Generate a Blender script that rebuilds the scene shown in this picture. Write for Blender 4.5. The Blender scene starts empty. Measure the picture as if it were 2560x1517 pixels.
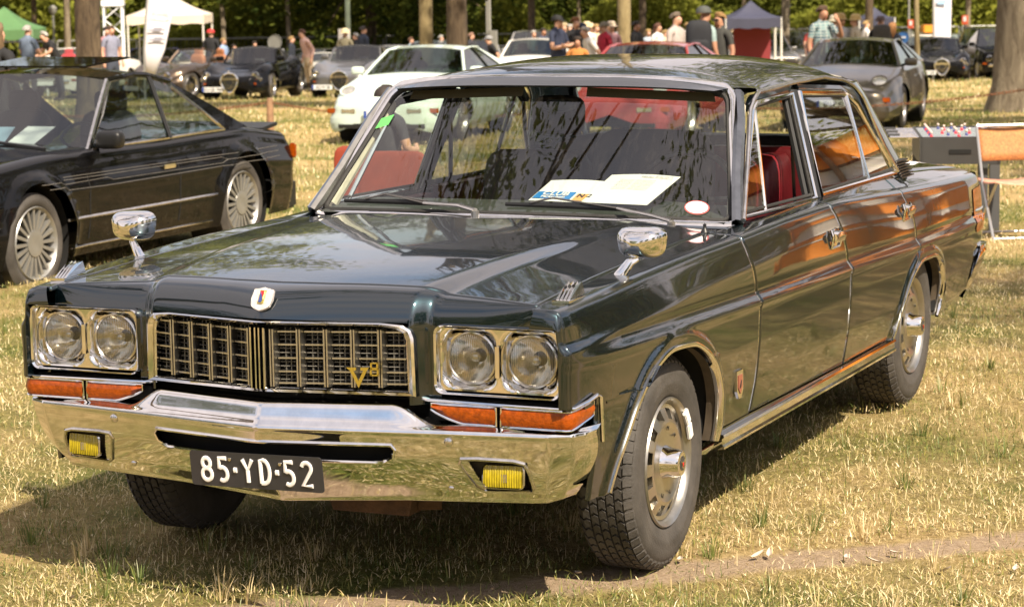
import bpy, bmesh, math, random
import numpy as np
from mathutils import Vector, Matrix
R = math.radians
rnd = random.Random(7)
S = bpy.context.scene
COL = S.collection

# ------------------------------------------------------------ camera
CO = np.array([3.259, -6.555, 1.775]); CR = np.array([.915, .403, -.016]); CU = np.array([-.042, .134, .990]); CF = np.array([-.401, .906, -.139])
def nrm(v):
    v = np.asarray(v, float); return v/np.linalg.norm(v)
CF = nrm(CF); CR = nrm(CR-CF*(CR@CF)); CU = np.cross(CR, CF)
FPX = 6021.4
cd = bpy.data.cameras.new('camera'); cam = bpy.data.objects.new('camera', cd); COL.objects.link(cam)
M = Matrix(((CR[0], CU[0], -CF[0], CO[0]), (CR[1], CU[1], -CF[1], CO[1]), (CR[2], CU[2], -CF[2], CO[2]), (0, 0, 0, 1)))
cam.matrix_world = M
cd.sensor_width = 36; cd.lens = FPX/2560*36; cd.clip_end = 2000; cd.clip_start = .05
cd.dof.use_dof = True; cd.dof.focus_distance = 7.3; cd.dof.aperture_fstop = 9.0
S.camera = cam

# ------------------------------------------------------------ light
SUN = nrm((.75, -.50, 1.0))
EL = math.asin(SUN[2]); AZ = math.atan2(SUN[0], SUN[1])
w = bpy.data.worlds.new('World'); S.world = w; w.use_nodes = True
nt = w.node_tree; nt.nodes.clear()
def N(nt, t, **k):
    n = nt.nodes.new(t)
    for a, b in k.items():
        if a[0] == '_': n.inputs[a[1:].replace('_', ' ')].default_value = b
        else: setattr(n, a, b)
    return n
sky = N(nt, 'ShaderNodeTexSky', sky_type='NISHITA', sun_disc=False, sun_elevation=EL, sun_rotation=AZ, altitude=50, air_density=1.2, dust_density=2.0)
tc = N(nt, 'ShaderNodeTexCoord'); mp = N(nt, 'ShaderNodeMapping'); mp.inputs['Scale'].default_value = (1, 1, 2.6)
nz = N(nt, 'ShaderNodeTexNoise', _Scale=2.1, _Detail=7, _Roughness=.58)
cr = N(nt, 'ShaderNodeValToRGB'); cr.color_ramp.elements[0].position = .30; cr.color_ramp.elements[1].position = .56
mx = N(nt, 'ShaderNodeMix', data_type='RGBA'); mx.inputs[7].default_value = (5.4, 4.8, 4.8, 1)
bg = N(nt, 'ShaderNodeBackground', _Strength=.105); wo = N(nt, 'ShaderNodeOutputWorld')
L = nt.links.new
L(tc.outputs['Generated'], mp.inputs[0]); L(mp.outputs[0], nz.inputs['Vector']); L(nz.outputs[0], cr.inputs[0]); L(cr.outputs[0], mx.inputs[0])
L(sky.outputs[0], mx.inputs[6]); L(mx.outputs[2], bg.inputs[0]); L(bg.outputs[0], wo.inputs[0])
ld = bpy.data.lights.new('sun', 'SUN'); ld.energy = 5.0; ld.angle = R(.55); ld.color = (1, .87, .68)
sun = bpy.data.objects.new('sun', ld); COL.objects.link(sun); sun.rotation_euler = Vector(SUN).to_track_quat('Z', 'Y').to_euler(); sun.location = (8, -6, 12)
S.view_settings.view_transform = 'Standard'; S.view_settings.look = 'None'; S.view_settings.exposure = .98; S.view_settings.gamma = 1
S.cycles.max_bounces = 8; S.cycles.transparent_max_bounces = 24; S.cycles.glossy_bounces = 4; S.cycles.transmission_bounces = 6; S.cycles.diffuse_bounces = 3
S.cycles.sample_clamp_indirect = 6; S.cycles.caustics_reflective = False; S.cycles.caustics_refractive = False

# ------------------------------------------------------------ helpers
def gz(x, y):
    """ground height"""
    x = np.asarray(x, float); y = np.asarray(y, float)
    D = (x-CO[0])*CF[0]+(y-CO[1])*CF[1]
    s = np.clip(D-9.5, 0, 110)
    z = -.0275*s*s/(s+.6)-.0005*np.clip(D-55, 0, 32)**2-.03*np.clip(D-87, 0, 60)
    return z
def ray(px, py): return CF+CR*(px-1280)/FPX-CU*(py-758.5)/FPX
def at(px, D, dz=0.):
    """ground point seen in column px at depth D"""
    p = CO+D*ray(px, 758.5)
    p = CO+D*(CF+CR*((px-1280)/FPX)); 
    # walk down to ground keeping depth and column
    for _ in range(3):
        g = float(gz(p[0], p[1])); t = (g-p[2])/CU[2]; p = p+CU*t
    return Vector((p[0], p[1], float(gz(p[0], p[1]))+dz))
def row_of(P):
    d = np.array(P)-CO; return 758.5-FPX*(d@CU)/(d@CF)
def D_of_row(px, py):
    lo, hi = 6., 140.
    for _ in range(40):
        m = (lo+hi)/2
        if row_of(at(px, m)) > py: lo = m
        else: hi = m
    return lo

def new_mat(name):
    m = bpy.data.materials.new(name); m.use_nodes = True; nt = m.node_tree; nt.nodes.clear(); return m, nt
MATS = {}
def mat(name, col, rough=.5, metal=0., coat=0., noise=None, bump=None, emit=None, spec=.5, trans=0., coatr=.03, sheen=0.):
    """procedural material: noise=(scale, amount[, colour2]); bump=(scale, strength)"""
    if name in MATS: return MATS[name]
    m, nt = new_mat(name); L = nt.links.new
    p = N(nt, 'ShaderNodeBsdfPrincipled'); o = N(nt, 'ShaderNodeOutputMaterial'); L(p.outputs[0], o.inputs[0])
    p.inputs['Base Color'].default_value = (*col, 1); p.inputs['Roughness'].default_value = rough; p.inputs['Metallic'].default_value = metal
    p.inputs['Coat Weight'].default_value = coat; p.inputs['Coat Roughness'].default_value = coatr
    p.inputs['Specular IOR Level'].default_value = spec; p.inputs['Transmission Weight'].default_value = trans
    t = N(nt, 'ShaderNodeTexCoord')
    if noise:
        n = N(nt, 'ShaderNodeTexNoise', _Scale=noise[0], _Detail=6, _Roughness=.62); L(t.outputs['Object'], n.inputs['Vector'])
        r = N(nt, 'ShaderNodeValToRGB'); e = r.color_ramp.elements; e[0].position = .32; e[1].position = .68
        c2 = noise[2] if len(noise) > 2 else tuple(c*(1-noise[1]) for c in col)
        e[0].color = (*c2, 1); e[1].color = (*col, 1)
        L(n.outputs[0], r.inputs[0]); L(r.outputs[0], p.inputs['Base Color'])
    if bump:
        n = N(nt, 'ShaderNodeTexNoise', _Scale=bump[0], _Detail=5, _Roughness=.6); L(t.outputs['Object'], n.inputs['Vector'])
        b = N(nt, 'ShaderNodeBump', _Strength=bump[1], _Distance=.01); L(n.outputs[0], b.inputs['Height']); L(b.outputs[0], p.inputs['Normal'])
    if emit:
        p.inputs['Emission Color'].default_value = (*emit[0], 1); p.inputs['Emission Strength'].default_value = emit[1]
    MATS[name] = m; return m
def paint_mat(name, col, flake=None, rough=.35, metal=.55, ior=1.42, coat=1.):
    if name in MATS: return MATS[name]
    m, nt = new_mat(name); L = nt.links.new
    p = N(nt, 'ShaderNodeBsdfPrincipled'); o = N(nt, 'ShaderNodeOutputMaterial'); L(p.outputs[0], o.inputs[0])
    t = N(nt, 'ShaderNodeTexCoord'); n = N(nt, 'ShaderNodeTexNoise', _Scale=3.0, _Detail=8, _Roughness=.7); L(t.outputs['Object'], n.inputs['Vector'])
    r = N(nt, 'ShaderNodeMapRange', _From_Min=.3, _From_Max=.7, _To_Min=.012, _To_Max=.05); L(n.outputs[0], r.inputs[0]); L(r.outputs[0], p.inputs['Coat Roughness'])
    n2 = N(nt, 'ShaderNodeTexNoise', _Scale=5.0, _Detail=2); L(t.outputs['Object'], n2.inputs['Vector'])
    b = N(nt, 'ShaderNodeBump', _Strength=.035, _Distance=.01); L(n2.outputs[0], b.inputs['Height']); L(b.outputs[0], p.inputs['Coat Normal'])
    n3 = N(nt, 'ShaderNodeTexNoise', _Scale=1.6, _Detail=6); L(t.outputs['Object'], n3.inputs['Vector'])
    mx = N(nt, 'ShaderNodeMix', data_type='RGBA'); mx.inputs[6].default_value = (*col, 1); mx.inputs[7].default_value = (*[c*.8+.004 for c in col], 1)
    L(n3.outputs[0], mx.inputs[0]); L(mx.outputs[2], p.inputs['Base Color'])
    p.inputs['Metallic'].default_value = metal; p.inputs['Roughness'].default_value = rough; p.inputs['Coat Weight'].default_value = coat; p.inputs['Coat IOR'].default_value = ior
    p.inputs['Specular IOR Level'].default_value = 0
    MATS[name] = m; return m
def schlick(nt, r0, nrml=None):
    lw = N(nt, 'ShaderNodeLayerWeight', _Blend=.5); pw = N(nt, 'ShaderNodeMath', operation='POWER'); pw.inputs[1].default_value = 5
    ma = N(nt, 'ShaderNodeMath', operation='MULTIPLY_ADD'); ma.inputs[1].default_value = 1-r0; ma.inputs[2].default_value = r0
    nt.links.new(lw.outputs['Facing'], pw.inputs[0]); nt.links.new(pw.outputs[0], ma.inputs[0])
    if nrml: nt.links.new(nrml, lw.inputs['Normal'])
    return ma.outputs[0]
def glass_mat(name, tint=(.82, .88, .84), refl=.08, dirt=.0):
    if name in MATS: return MATS[name]
    m, nt = new_mat(name); L = nt.links.new
    tr = N(nt, 'ShaderNodeBsdfTransparent'); tr.inputs[0].default_value = (*tint, 1)
    gl = N(nt, 'ShaderNodeBsdfGlossy', _Roughness=.01); gl.inputs[0].default_value = (1, 1, 1, 1)
    mx = N(nt, 'ShaderNodeMixShader'); o = N(nt, 'ShaderNodeOutputMaterial')
    L(schlick(nt, refl), mx.inputs[0]); L(tr.outputs[0], mx.inputs[1]); L(gl.outputs[0], mx.inputs[2])
    last = mx
    if dirt:
        t = N(nt, 'ShaderNodeTexCoord'); mp = N(nt, 'ShaderNodeMapping'); mp.inputs['Scale'].default_value = (40, 9, 9); mp.inputs['Rotation'].default_value = (0, 0, .25)
        n = N(nt, 'ShaderNodeTexNoise', _Scale=1.4, _Detail=9, _Roughness=.75); r = N(nt, 'ShaderNodeMapRange', _From_Min=.52, _From_Max=.85, _To_Min=0., _To_Max=dirt)
        L(t.outputs['Object'], mp.inputs[0]); L(mp.outputs[0], n.inputs['Vector']); L(n.outputs[0], r.inputs[0])
        df = N(nt, 'ShaderNodeBsdfDiffuse'); df.inputs[0].default_value = (.6, .55, .48, 1)
        m2 = N(nt, 'ShaderNodeMixShader'); L(r.outputs[0], m2.inputs[0]); L(mx.outputs[0], m2.inputs[1]); L(df.outputs[0], m2.inputs[2]); last = m2
    L(last.outputs[0], o.inputs[0]); MATS[name] = m; return m

class G:
    """mesh gatherer"""
    def __init__(s): s.v = []; s.f = []; s.m = []; s.cur = 0
    def add(s, vs, fs, mi=None):
        b = len(s.v); s.v += [tuple(map(float, v)) for v in vs]; s.f += [tuple(b+i for i in f) for f in fs]; s.m += [s.cur if mi is None else mi]*len(fs); return s
    def grid(s, P, cu=False, cv=False, flip=False):
        P = np.asarray(P, float); nu, nv = P.shape[:2]
        vs = P.reshape(-1, 3); fs = []
        for i in range(nu if cu else nu-1):
            for j in range(nv if cv else nv-1):
                a, b, c, d = i*nv+j, ((i+1) % nu)*nv+j, ((i+1) % nu)*nv+(j+1) % nv, i*nv+(j+1) % nv
                q = (a, b, c, d) if not flip else (d, c, b, a)
                fs.append(q)
        return s.add(vs, fs)
    def box(s, c, h, rot=None, taper=1.):
        """centre, full size, 3x3 rotation"""
        vs = []
        for z in (-1, 1):
            for y in (-1, 1):
                for x in (-1, 1):
                    k = taper if z > 0 else 1
                    v = np.array([x*h[0]/2*k, y*h[1]/2*k, z*h[2]/2])
                    if rot is not None: v = rot@v
                    vs.append(v+np.array(c, float))
        return s.add(vs, [(0, 2, 3, 1), (4, 5, 7, 6), (0, 1, 5, 4), (2, 6, 7, 3), (0, 4, 6, 2), (1, 3, 7, 5)])
    def tube(s, pts, r, n=8, closed=False, cap=True, flat=1., up=(0, 0, 1)):
        """sweep; r scalar/list; flat squashes along up"""
        pts = [np.array(p, float) for p in pts]; k = len(pts); rr = r if hasattr(r, '__len__') else [r]*k
        P = []; prev = None
        for i in range(k):
            a = pts[(i-1) % k] if (i or closed) else pts[0]; b = pts[(i+1) % k] if (i < k-1 or closed) else pts[-1]
            t = nrm(b-a+1e-9)
            u0 = np.array(up, float) if prev is None else prev
            u = u0-t*(u0@t)
            if np.linalg.norm(u) < 1e-3: u = np.array([1., 0, 0])-t*t[0]
            u = nrm(u); prev = u; v = np.cross(t, u)
            P.append([pts[i]+rr[i]*(math.cos(2*math.pi*j/n)*v+flat*math.sin(2*math.pi*j/n)*u) for j in range(n)])
        s.grid(P, cu=closed, cv=True)
        if cap and not closed:
            b = len(s.v)-k*n
            s.f.append(tuple(b+j for j in range(n))[::-1]); s.m.append(s.cur)
            s.f.append(tuple(b+(k-1)*n+j for j in range(n))); s.m.append(s.cur)
        return s
    def lathe(s, prof, o, ax='x', n=48, sgn=1, a0=0, a1=2*math.pi):
        """prof: list of (axial, radius)"""
        P = []; full = abs(a1-a0-2*math.pi) < 1e-6; m = n if full else n+1
        for i in range(m):
            a = a0+(a1-a0)*i/n; c, q = math.cos(a), math.sin(a); r_ = []
            for (t, r) in prof:
                if ax == 'x': r_.append((o[0]+sgn*t, o[1]+r*c, o[2]+r*q))
                elif ax == 'y': r_.append((o[0]+r*c, o[1]+sgn*t, o[2]+r*q))
                else: r_.append((o[0]+r*c, o[1]+r*q, o[2]+t))
            P.append(r_)
        return s.grid(P, cu=full, flip=(sgn > 0) if ax != 'z' else False)
    def prism(s, poly, d, f):
        """poly 2d list; f maps (u,v,t) to 3d; t 0..d"""
        n = len(poly)
        vs = [f(u, v, 0) for u, v in poly]+[f(u, v, d) for u, v in poly]
        fs = [tuple(range(n))[::-1], tuple(range(n, 2*n))]+[(i, (i+1) % n, n+(i+1) % n, n+i) for i in range(n)]
        return s.add(vs, fs)
    def ball(s, c, r, n=10, sc=(1, 1, 1)):
        P = [[(c[0]+sc[0]*r*math.cos(a)*math.cos(b), c[1]+sc[1]*r*math.sin(a)*math.cos(b), c[2]+sc[2]*r*math.sin(b)) for b in np.linspace(-math.pi/2, math.pi/2, n)] for a in np.linspace(0, 2*math.pi, 2*n, endpoint=False)]
        return s.grid(P, cu=True)
    def mirror(s):
        o = G(); o.v = [(-x, y, z) for x, y, z in s.v]; o.f = [f[::-1] for f in s.f]; o.m = list(s.m); return o
    def join(s, o):
        b = len(s.v); s.v += o.v; s.f += [tuple(b+i for i in f) for f in o.f]; s.m += o.m; return s
    def mesh(s, name, mats, smooth=True, sharp=35, merge=True, bevel=0):
        me = bpy.data.meshes.new(name); me.from_pydata(s.v, [], s.f)
        if len(set(s.m)) > 1: me.polygons.foreach_set('material_index', s.m)
        for m in (mats if isinstance(mats, (list, tuple)) else [mats]): me.materials.append(m)
        bm = bmesh.new(); bm.from_mesh(me)
        if merge:
            bmesh.ops.remove_doubles(bm, verts=bm.verts, dist=2e-5)
            bmesh.ops.dissolve_degenerate(bm, edges=bm.edges, dist=1e-6)
        bmesh.ops.recalc_face_normals(bm, faces=bm.faces)
        if bevel: bmesh.ops.bevel(bm, geom=[e for e in bm.edges if e.calc_face_angle(0) > R(30)], offset=bevel, segments=2, affect='EDGES', clamp_overlap=True)
        bm.to_mesh(me); bm.free()
        if smooth:
            me.polygons.foreach_set('use_smooth', [True]*len(me.polygons)); me.set_sharp_from_angle(angle=R(sharp))
        return me
    def build(s, name, mats, parent=None, **k):
        return link(name, s.mesh(name, mats, **k), parent)
def link(name, me, parent=None, loc=None, rot=None):
    o = bpy.data.objects.new(name, me); COL.objects.link(o)
    if parent is not None: o.parent = parent
    if loc is not None: o.location = loc
    if rot is not None: o.rotation_euler = rot
    return o
def thing(name, label, cat, loc=(0, 0, 0), rz=0., group=None):
    o = bpy.data.objects.new(name, None); COL.objects.link(o); o.empty_display_size = .1
    o.location = loc; o.rotation_euler = (0, 0, rz); o['label'] = label; o['category'] = cat
    if group: o['group'] = group
    return o
def tag(o, label, cat, group=None):
    o['label'] = label; o['category'] = cat
    if group: o['group'] = group
    return o
def kids(o): return list(o.children)
def copy_tree(o, parent=None, chm=None):
    c = o.copy(); COL.objects.link(c); c.parent = parent
    for ch in list(o.children): copy_tree(ch, c)
    return c
def dup(o, loc, rz, label, scale=None):
    c = copy_tree(o); c.location = loc; c.rotation_euler = (0, 0, rz); c['label'] = label
    if scale: c.scale = scale
    return c
def rim(o, t=.012):
    m = o.modifiers.new('rim', 'SOLIDIFY'); m.thickness = t; m.offset = -1; m.use_rim = True; m.use_rim_only = True; return o
def pch(xs, ys):
    """monotone cubic"""
    xs = np.array(xs, float); ys = np.array(ys, float); h = np.diff(xs); d = np.diff(ys)/h; m = np.zeros(len(xs))
    m[0] = d[0]; m[-1] = d[-1]
    for i in range(1, len(xs)-1):
        if d[i-1]*d[i] > 0: m[i] = 2*d[i-1]*d[i]/(d[i-1]+d[i])
    def f(x):
        x = np.clip(np.asarray(x, float), xs[0], xs[-1]); i = np.clip(np.searchsorted(xs, x)-1, 0, len(h)-1)
        t = (x-xs[i])/h[i]; a = ys[i]; b = ys[i+1]; c = m[i]*h[i]; e = m[i+1]*h[i]
        return (2*t**3-3*t**2+1)*a+(t**3-2*t**2+t)*c+(-2*t**3+3*t**2)*b+(t**3-t**2)*e
    return f
def text(name, s, size, mt, parent, mtx, depth=.002, font_offset=0., align='CENTER', space=1., bevel=0.):
    cu = bpy.data.curves.new(name, 'FONT'); cu.body = s; cu.size = size; cu.extrude = depth/2; cu.align_x = align; cu.align_y = 'CENTER'; cu.offset = font_offset; cu.space_character = space; cu.resolution_u = 3
    cu.bevel_depth = bevel
    o = bpy.data.objects.new(name, cu); COL.objects.link(o)
    TPEND.append((o, cu, name, mt, parent, mtx))
TPEND = []
def flush_text():
    dg = bpy.context.evaluated_depsgraph_get(); out = [bpy.data.meshes.new_from_object(t[0].evaluated_get(dg)) for t in TPEND]
    for (o, cu, name, mt, parent, mtx), me in zip(TPEND, out):
        bpy.data.objects.remove(o); bpy.data.curves.remove(cu); me.name = name
        me.transform(mtx); me.materials.clear(); me.materials.append(mt); link(name, me, parent)
def frame_m(o, x, y):
    """matrix with local x,y axes at o"""
    x = nrm(x); y = np.asarray(y, float); y = nrm(y-x*(x@y)); z = np.cross(x, y)
    return Matrix(((x[0], y[0], z[0], o[0]), (x[1], y[1], z[1], o[1]), (x[2], y[2], z[2], o[2]), (0, 0, 0, 1)))

chrome = mat('chrome', (.84, .82, .79), .055, 1., noise=(22, .16), bump=(9, .02))
chrome_worn = mat('worn_chrome', (.72, .69, .64), .16, 1., noise=(30, .3), bump=(60, .05))
alu = mat('brushed_aluminium', (.62, .60, .56), .3, 1., noise=(25, .2))
blackpl = mat('black_plastic', (.012, .012, .012), .42, noise=(20, .3))
rubber = mat('rubber', (.022, .021, .020), .72, noise=(35, .4), bump=(180, .3))
tyre_m = mat('tyre_rubber', (.075, .067, .060), .7, noise=(7, .55), bump=(120, .25))
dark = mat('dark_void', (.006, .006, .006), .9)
glass = glass_mat('window_glass', (.84, .90, .86), .085)
rearglass = glass_mat('rear_door_glass', (.50, .54, .50), .24)
wsglass = glass_mat('windscreen_glass', (.80, .85, .80), .085, .05)
dkglass = glass_mat('tinted_glass', (.25, .30, .26), .10)
lens_cl = glass_mat('lamp_glass', (.93, .93, .90), .06)
amber = mat('amber_lens', (.36, .066, .003), .22, coat=.5, noise=(60, .5), bump=(90, .3), spec=.2)
red_l = mat('red_lens', (.45, .015, .01), .12, coat=1.)
yellow = mat('yellow_lens', (.42, .33, .012), .12, coat=.6, noise=(40, .4), bump=(40, .1))
white_p = mat('white_paint', (.78, .77, .74), .4)
# ============================================================ HERO CAR
hero = thing('classic_sedan', 'large dark teal four-door sedan with chrome bumper and number plate, front centre', 'car')
P_ = paint_mat('dark_teal_paint', (.0048, .0155, .021), metal=.9, rough=.34, ior=1.85)
zs_ = pch([-.85, -.5, -.15, .2, .7, 1.2, 1.7, 2.2, 2.7, 3.3, 3.8, 4.25], [.868, .884, .902, .913, .918, .926, .924, .904, .876, .850, .832, .812])
xs_ = pch([-.80, -.72, -.5, 0, 1.5, 2.6, 3.2, 3.7, 4.1, 4.25], [.838, .852, .862, .872, .880, .878, .868, .85, .825, .80])
wo_ = pch([-.80, -.72, -.55, -.2, 0, 2.6, 3.2, 3.7, 4.1, 4.25], [-.05, -.034, -.018, -.004, 0, 0, -.010, -.03, -.058, -.085])
zc_ = lambda y: np.interp(y, [-.8, 0, .72, 1.77, 2.75, 3.86, 4.3], [.737, .722, .703, .680, .652, .626, .615])
cr_ = lambda y: np.clip((y+.80)/.35, .0, 1)      # crease fades in at the front
arch_f = [(-.522, .336), (-.512, .365), (-.49, .415), (-.435, .49), (-.36, .575), (-.25, .642), (-.11, .675), (.04, .666), (.18, .62), (.285, .54), (.336, .446), (.352, .36), (.350, .318)]
arch_r = [(2.412, .306), (2.425, .325), (2.52, .45), (2.64, .55), (2.79, .592), (2.96, .588), (3.12, .545), (3.20, .47), (3.215, .39), (3.20, .33), (3.185, .310)]
def densify(a, n=60):
    a = np.array(a); s = np.r_[0, np.cumsum(np.linalg.norm(np.diff(a, axis=0), axis=1))]; f, g = pch(s, a[:, 0]), pch(s, a[:, 1]); t = np.linspace(0, s[-1], n); return np.c_[f(t), g(t)]
AF, AR = densify(arch_f), densify(arch_r)
AFc, ARc = np.maximum.accumulate(AF[:, 0]), np.maximum.accumulate(AR[:, 0])
zbase = lambda y: np.where(y < 0, .335, np.where(y > 3, .30+np.clip(y-3.4, 0, 1)*.10, .318))
def zb_(y):
    y = np.asarray(y, float); z = zbase(y)
    a = np.interp(y, AFc, AF[:, 1]); b = np.interp(y, ARc, AR[:, 1])
    z = np.where((y > AFc[0]) & (y < AFc[-1]), np.maximum(z, a), z); z = np.where((y > ARc[0]) & (y < ARc[-1]), np.maximum(z, b), z); return z
def adist(y, z):
    d = np.full(np.shape(y), 9.)
    for A in (AF, AR):
        for k in range(0, len(A)-1):
            a, b = A[k], A[k+1]; ab = b-a; t = np.clip(((y-a[0])*ab[0]+(z-a[1])*ab[1])/(ab@ab), 0, 1)
            d = np.minimum(d, np.hypot(y-a[0]-t*ab[0], z-a[1]-t*ab[1]))
    return d
def X_(y, z):
    y, z = np.broadcast_arrays(np.asarray(y, float), np.asarray(z, float)); zs = zs_(y); zc = zc_(y); xs = xs_(y); w = wo_(y); c = cr_(y)
    def lin(zz):
        K = [(.27, .862+w), (.34, .880+w), (.45, .897+w), (.58, .906+w), (zc-.022, .907+w), (zc-.004, .915*c+.909*(1-c)+w), (zc+.030, .895*c+.909*(1-c)+w), (zc+.06, .897*c+.909*(1-c)+w), (zs-.10, .893+w), (zs-.035, xs), (zs+.05, xs-.03)]
        r = np.zeros(np.shape(zz)); 
        for i in range(len(K)-1):
            z0, x0 = K[i]; z1, x1 = K[i+1]; t = np.clip((zz-z0)/np.maximum(z1-z0, 1e-4), 0, 1)
            r = np.where(zz >= z0, x0+(x1-x0)*t, r)
        return r
    x = sum(lin(z+k*.003) for k in (-2, -1, 0, 1, 2))/5
    d = adist(y, z); x = x+.010*np.clip((.044-d)/.012, 0, 1)
    return x
def xi_(y): return np.interp(y, [-.8, .62, .75, .95, 2.75, 2.9, 4.2], [.758, .745, .77, .797, .797, .745, .72])
def zi_(y): return np.interp(y, [-.8, -.6, -.3, .05, .4, .75, .95, 1.6, 2.4, 2.8, 3.0, 3.6, 4.25], [.874, .886, .9005, .912, .920, .925, .934, .934, .933, .922, .915, .880, .835])
def side_panel(name, ya, yb, ny, nz=64, zb=None, parent=hero, both=True, top=True, label=None, extra=None, us=None):
    """ya,yb: functions of z"""
    u = np.linspace(0, 1, ny)[:, None]; v = np.linspace(0, 1, nz)[None, :]
    z = np.full((ny, nz), .6); 
    if us is not None: u = np.array(us)[:, None]; ny = len(u); z = np.full((ny, nz), .6)
    for _ in range(5):
        y = ya(z)*(1-u)+yb(z)*u
        b = zb_(y) if zb is None else np.maximum(zb_(y), zb(y))
        z = np.maximum(b, .29+(zs_(y)-.02-.29)*v)
    x = X_(y, z); P = np.stack([x, y, z], -1)
    if top:
        n = 14; yt = y[:, -1:]; x0 = x[:, -1:]; z0 = z[:, -1:]; xe = xi_(yt); ze = zi_(yt)
        t = np.linspace(0, 1, n+1)[None, 1:]
        # quadratic corner: (x0,z0) -> control (x0-.004, z0+.022) -> (x0-.035, zt) then run to inner edge
        xc = x0-.004; zc = zs_(yt)+.002; x2 = x0-.035; z2 = zc+(ze-zc)*.18
        a = np.clip(t*2, 0, 1); bx = (1-a)**2*x0+2*a*(1-a)*xc+a*a*x2; bz = (1-a)**2*z0+2*a*(1-a)*zc+a*a*z2
        c = np.clip(t*2-1, 0, 1); bx = bx+(xe-x2)*c; bz = bz+(ze-z2)*(c**.9)
        T = np.stack([bx, np.repeat(yt, n, 1), bz], -1); P = np.concatenate([P, T], 1)
    if extra is not None: P = extra(P)
    res = []
    for sg in ((1, -1) if both else (1,)):
        g = G().grid(P*np.array([sg, 1, 1])); o = g.build(name, P_, parent, sharp=60); rim(o); res.append(o)
    return res
Y1 = lambda z: np.interp(z, [.33, .5, .70, .80, .92], [.672, .70, .715, .69, .640])
Y2 = lambda z: np.interp(z, [.31, .68, .80, .88, .94], [1.762, 1.773, 1.72, 1.66, 1.60])
Y3 = lambda z: np.interp(z, [.30, .55, .60, .65, .75, .82, .90], [2.40, 2.64, 2.70, 2.753, 2.72, 2.66, 2.587])
gap = .0028
def ulist(a, b, A, n):
    ys = set(np.linspace(a, b, n).tolist())
    for y in A[:, 0]:
        if a < y < b: ys.add(float(y))
    for e in (A[0, 0], A[-1, 0], A[:, 0].max(), A[:, 0].min()):
        for k in np.linspace(-.02, .02, 15):
            if a < e+k < b: ys.add(float(e+k))
    return [(y-a)/(b-a) for y in sorted(ys)]
YF = lambda z: np.interp(z, [.60, .6001], [-.632, -.775])
def front_round(P):
    """roll the leading edge of the front wing inwards"""
    return P
side_panel('front_fender', YF, lambda z: Y1(z)-gap, 130, us=ulist(-.775, .70, AF, 120), nz=72)
doorb = lambda y: np.interp(y, [.6, 1.76, 2.45], [.352, .335, .325])
fd = side_panel('front_door', lambda z: Y1(z)+gap, lambda z: Y2(z)-gap, 60, zb=doorb)
rd = side_panel('rear_door', lambda z: Y2(z)+gap, lambda z: Y3(z)-gap, 70, zb=doorb)
side_panel('rear_quarter_panel', lambda z: Y3(z)+gap, lambda z: np.interp(z, [.3, .45, .6, .75, .85], [3.80, 4.06, 4.19, 4.20, 4.17]), 120, us=np.linspace(0, 1, 170), nz=72)
# sill under the doors with ribbed bright strip
for sg in (1, -1):
    ys = np.linspace(.345, 2.42, 40); P = []
    for y in ys:
        zt = float(doorb(y))-.005
        P.append([(sg*(.884), y, zt), (sg*.884, y, zt-.008), (sg*.875, y, .30), (sg*.85, y, .275), (sg*.78, y, .262)])
    G().grid(P).build('sill', P_, hero)
    P = []
    for y in np.linspace(.375, 2.43, 30):
        z = .312-.006*(y-.4)/2
        P.append([(sg*.880, y, z+.022), (sg*.897, y, z+.020), (sg*.899, y, z+.012), (sg*.892, y, z+.006), (sg*.893, y, z-.012), (sg*.900, y, z-.018), (sg*.898, y, z-.026), (sg*.876, y, z-.028)])
    G().grid(P).build('sill_trim', chrome, hero, sharp=40)
    # wheel arch trims, lips
    for A, nm in ((AF, 'f'), (AR, 'r')):
        P = []; Q = []
        for k in range(len(A)):
            y, z = A[k]; t = A[min(k+1, len(A)-1)]-A[max(k-1, 0)]; nn = np.array([-t[1], t[0]]); nn = nn/np.linalg.norm(nn)  # outward (up)
            x = float(X_(y, max(z, .30)))+.001
            def q(dx, dn): return (sg*(x+dx), y+nn[0]*dn, z+nn[1]*dn)
            P.append([q(-.012, .008), q(.003, .008), q(.005, .002), q(.003, -.006), q(-.004, -.009), q(-.020, -.009)])
            Q.append([q(-.016, -.004), q(-.05, -.006), q(-.055, .01)])
        G().grid(P).build('wheel_arch_trim', chrome, hero, sharp=50)
        G().grid(Q).build('arch_flange', mat('arch_primer', (.10, .075, .05), .6, noise=(12, .5)), hero)
# dark inner body: closes gaps, wheel wells, underside
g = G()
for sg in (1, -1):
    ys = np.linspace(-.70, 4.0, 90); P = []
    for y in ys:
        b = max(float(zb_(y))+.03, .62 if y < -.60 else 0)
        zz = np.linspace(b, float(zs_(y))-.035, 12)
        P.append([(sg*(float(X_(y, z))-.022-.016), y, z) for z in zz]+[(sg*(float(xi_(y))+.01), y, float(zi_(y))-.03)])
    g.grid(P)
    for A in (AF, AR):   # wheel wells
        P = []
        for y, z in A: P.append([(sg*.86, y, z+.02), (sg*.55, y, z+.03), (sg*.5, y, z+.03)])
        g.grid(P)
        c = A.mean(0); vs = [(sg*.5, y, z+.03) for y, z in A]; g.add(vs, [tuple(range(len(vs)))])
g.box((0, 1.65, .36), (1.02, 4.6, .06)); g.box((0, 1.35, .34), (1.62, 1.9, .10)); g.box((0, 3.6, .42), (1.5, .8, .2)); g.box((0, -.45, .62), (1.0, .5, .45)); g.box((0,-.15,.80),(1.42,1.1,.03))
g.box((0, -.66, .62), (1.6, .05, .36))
g.build('chassis', dark, hero)
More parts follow.
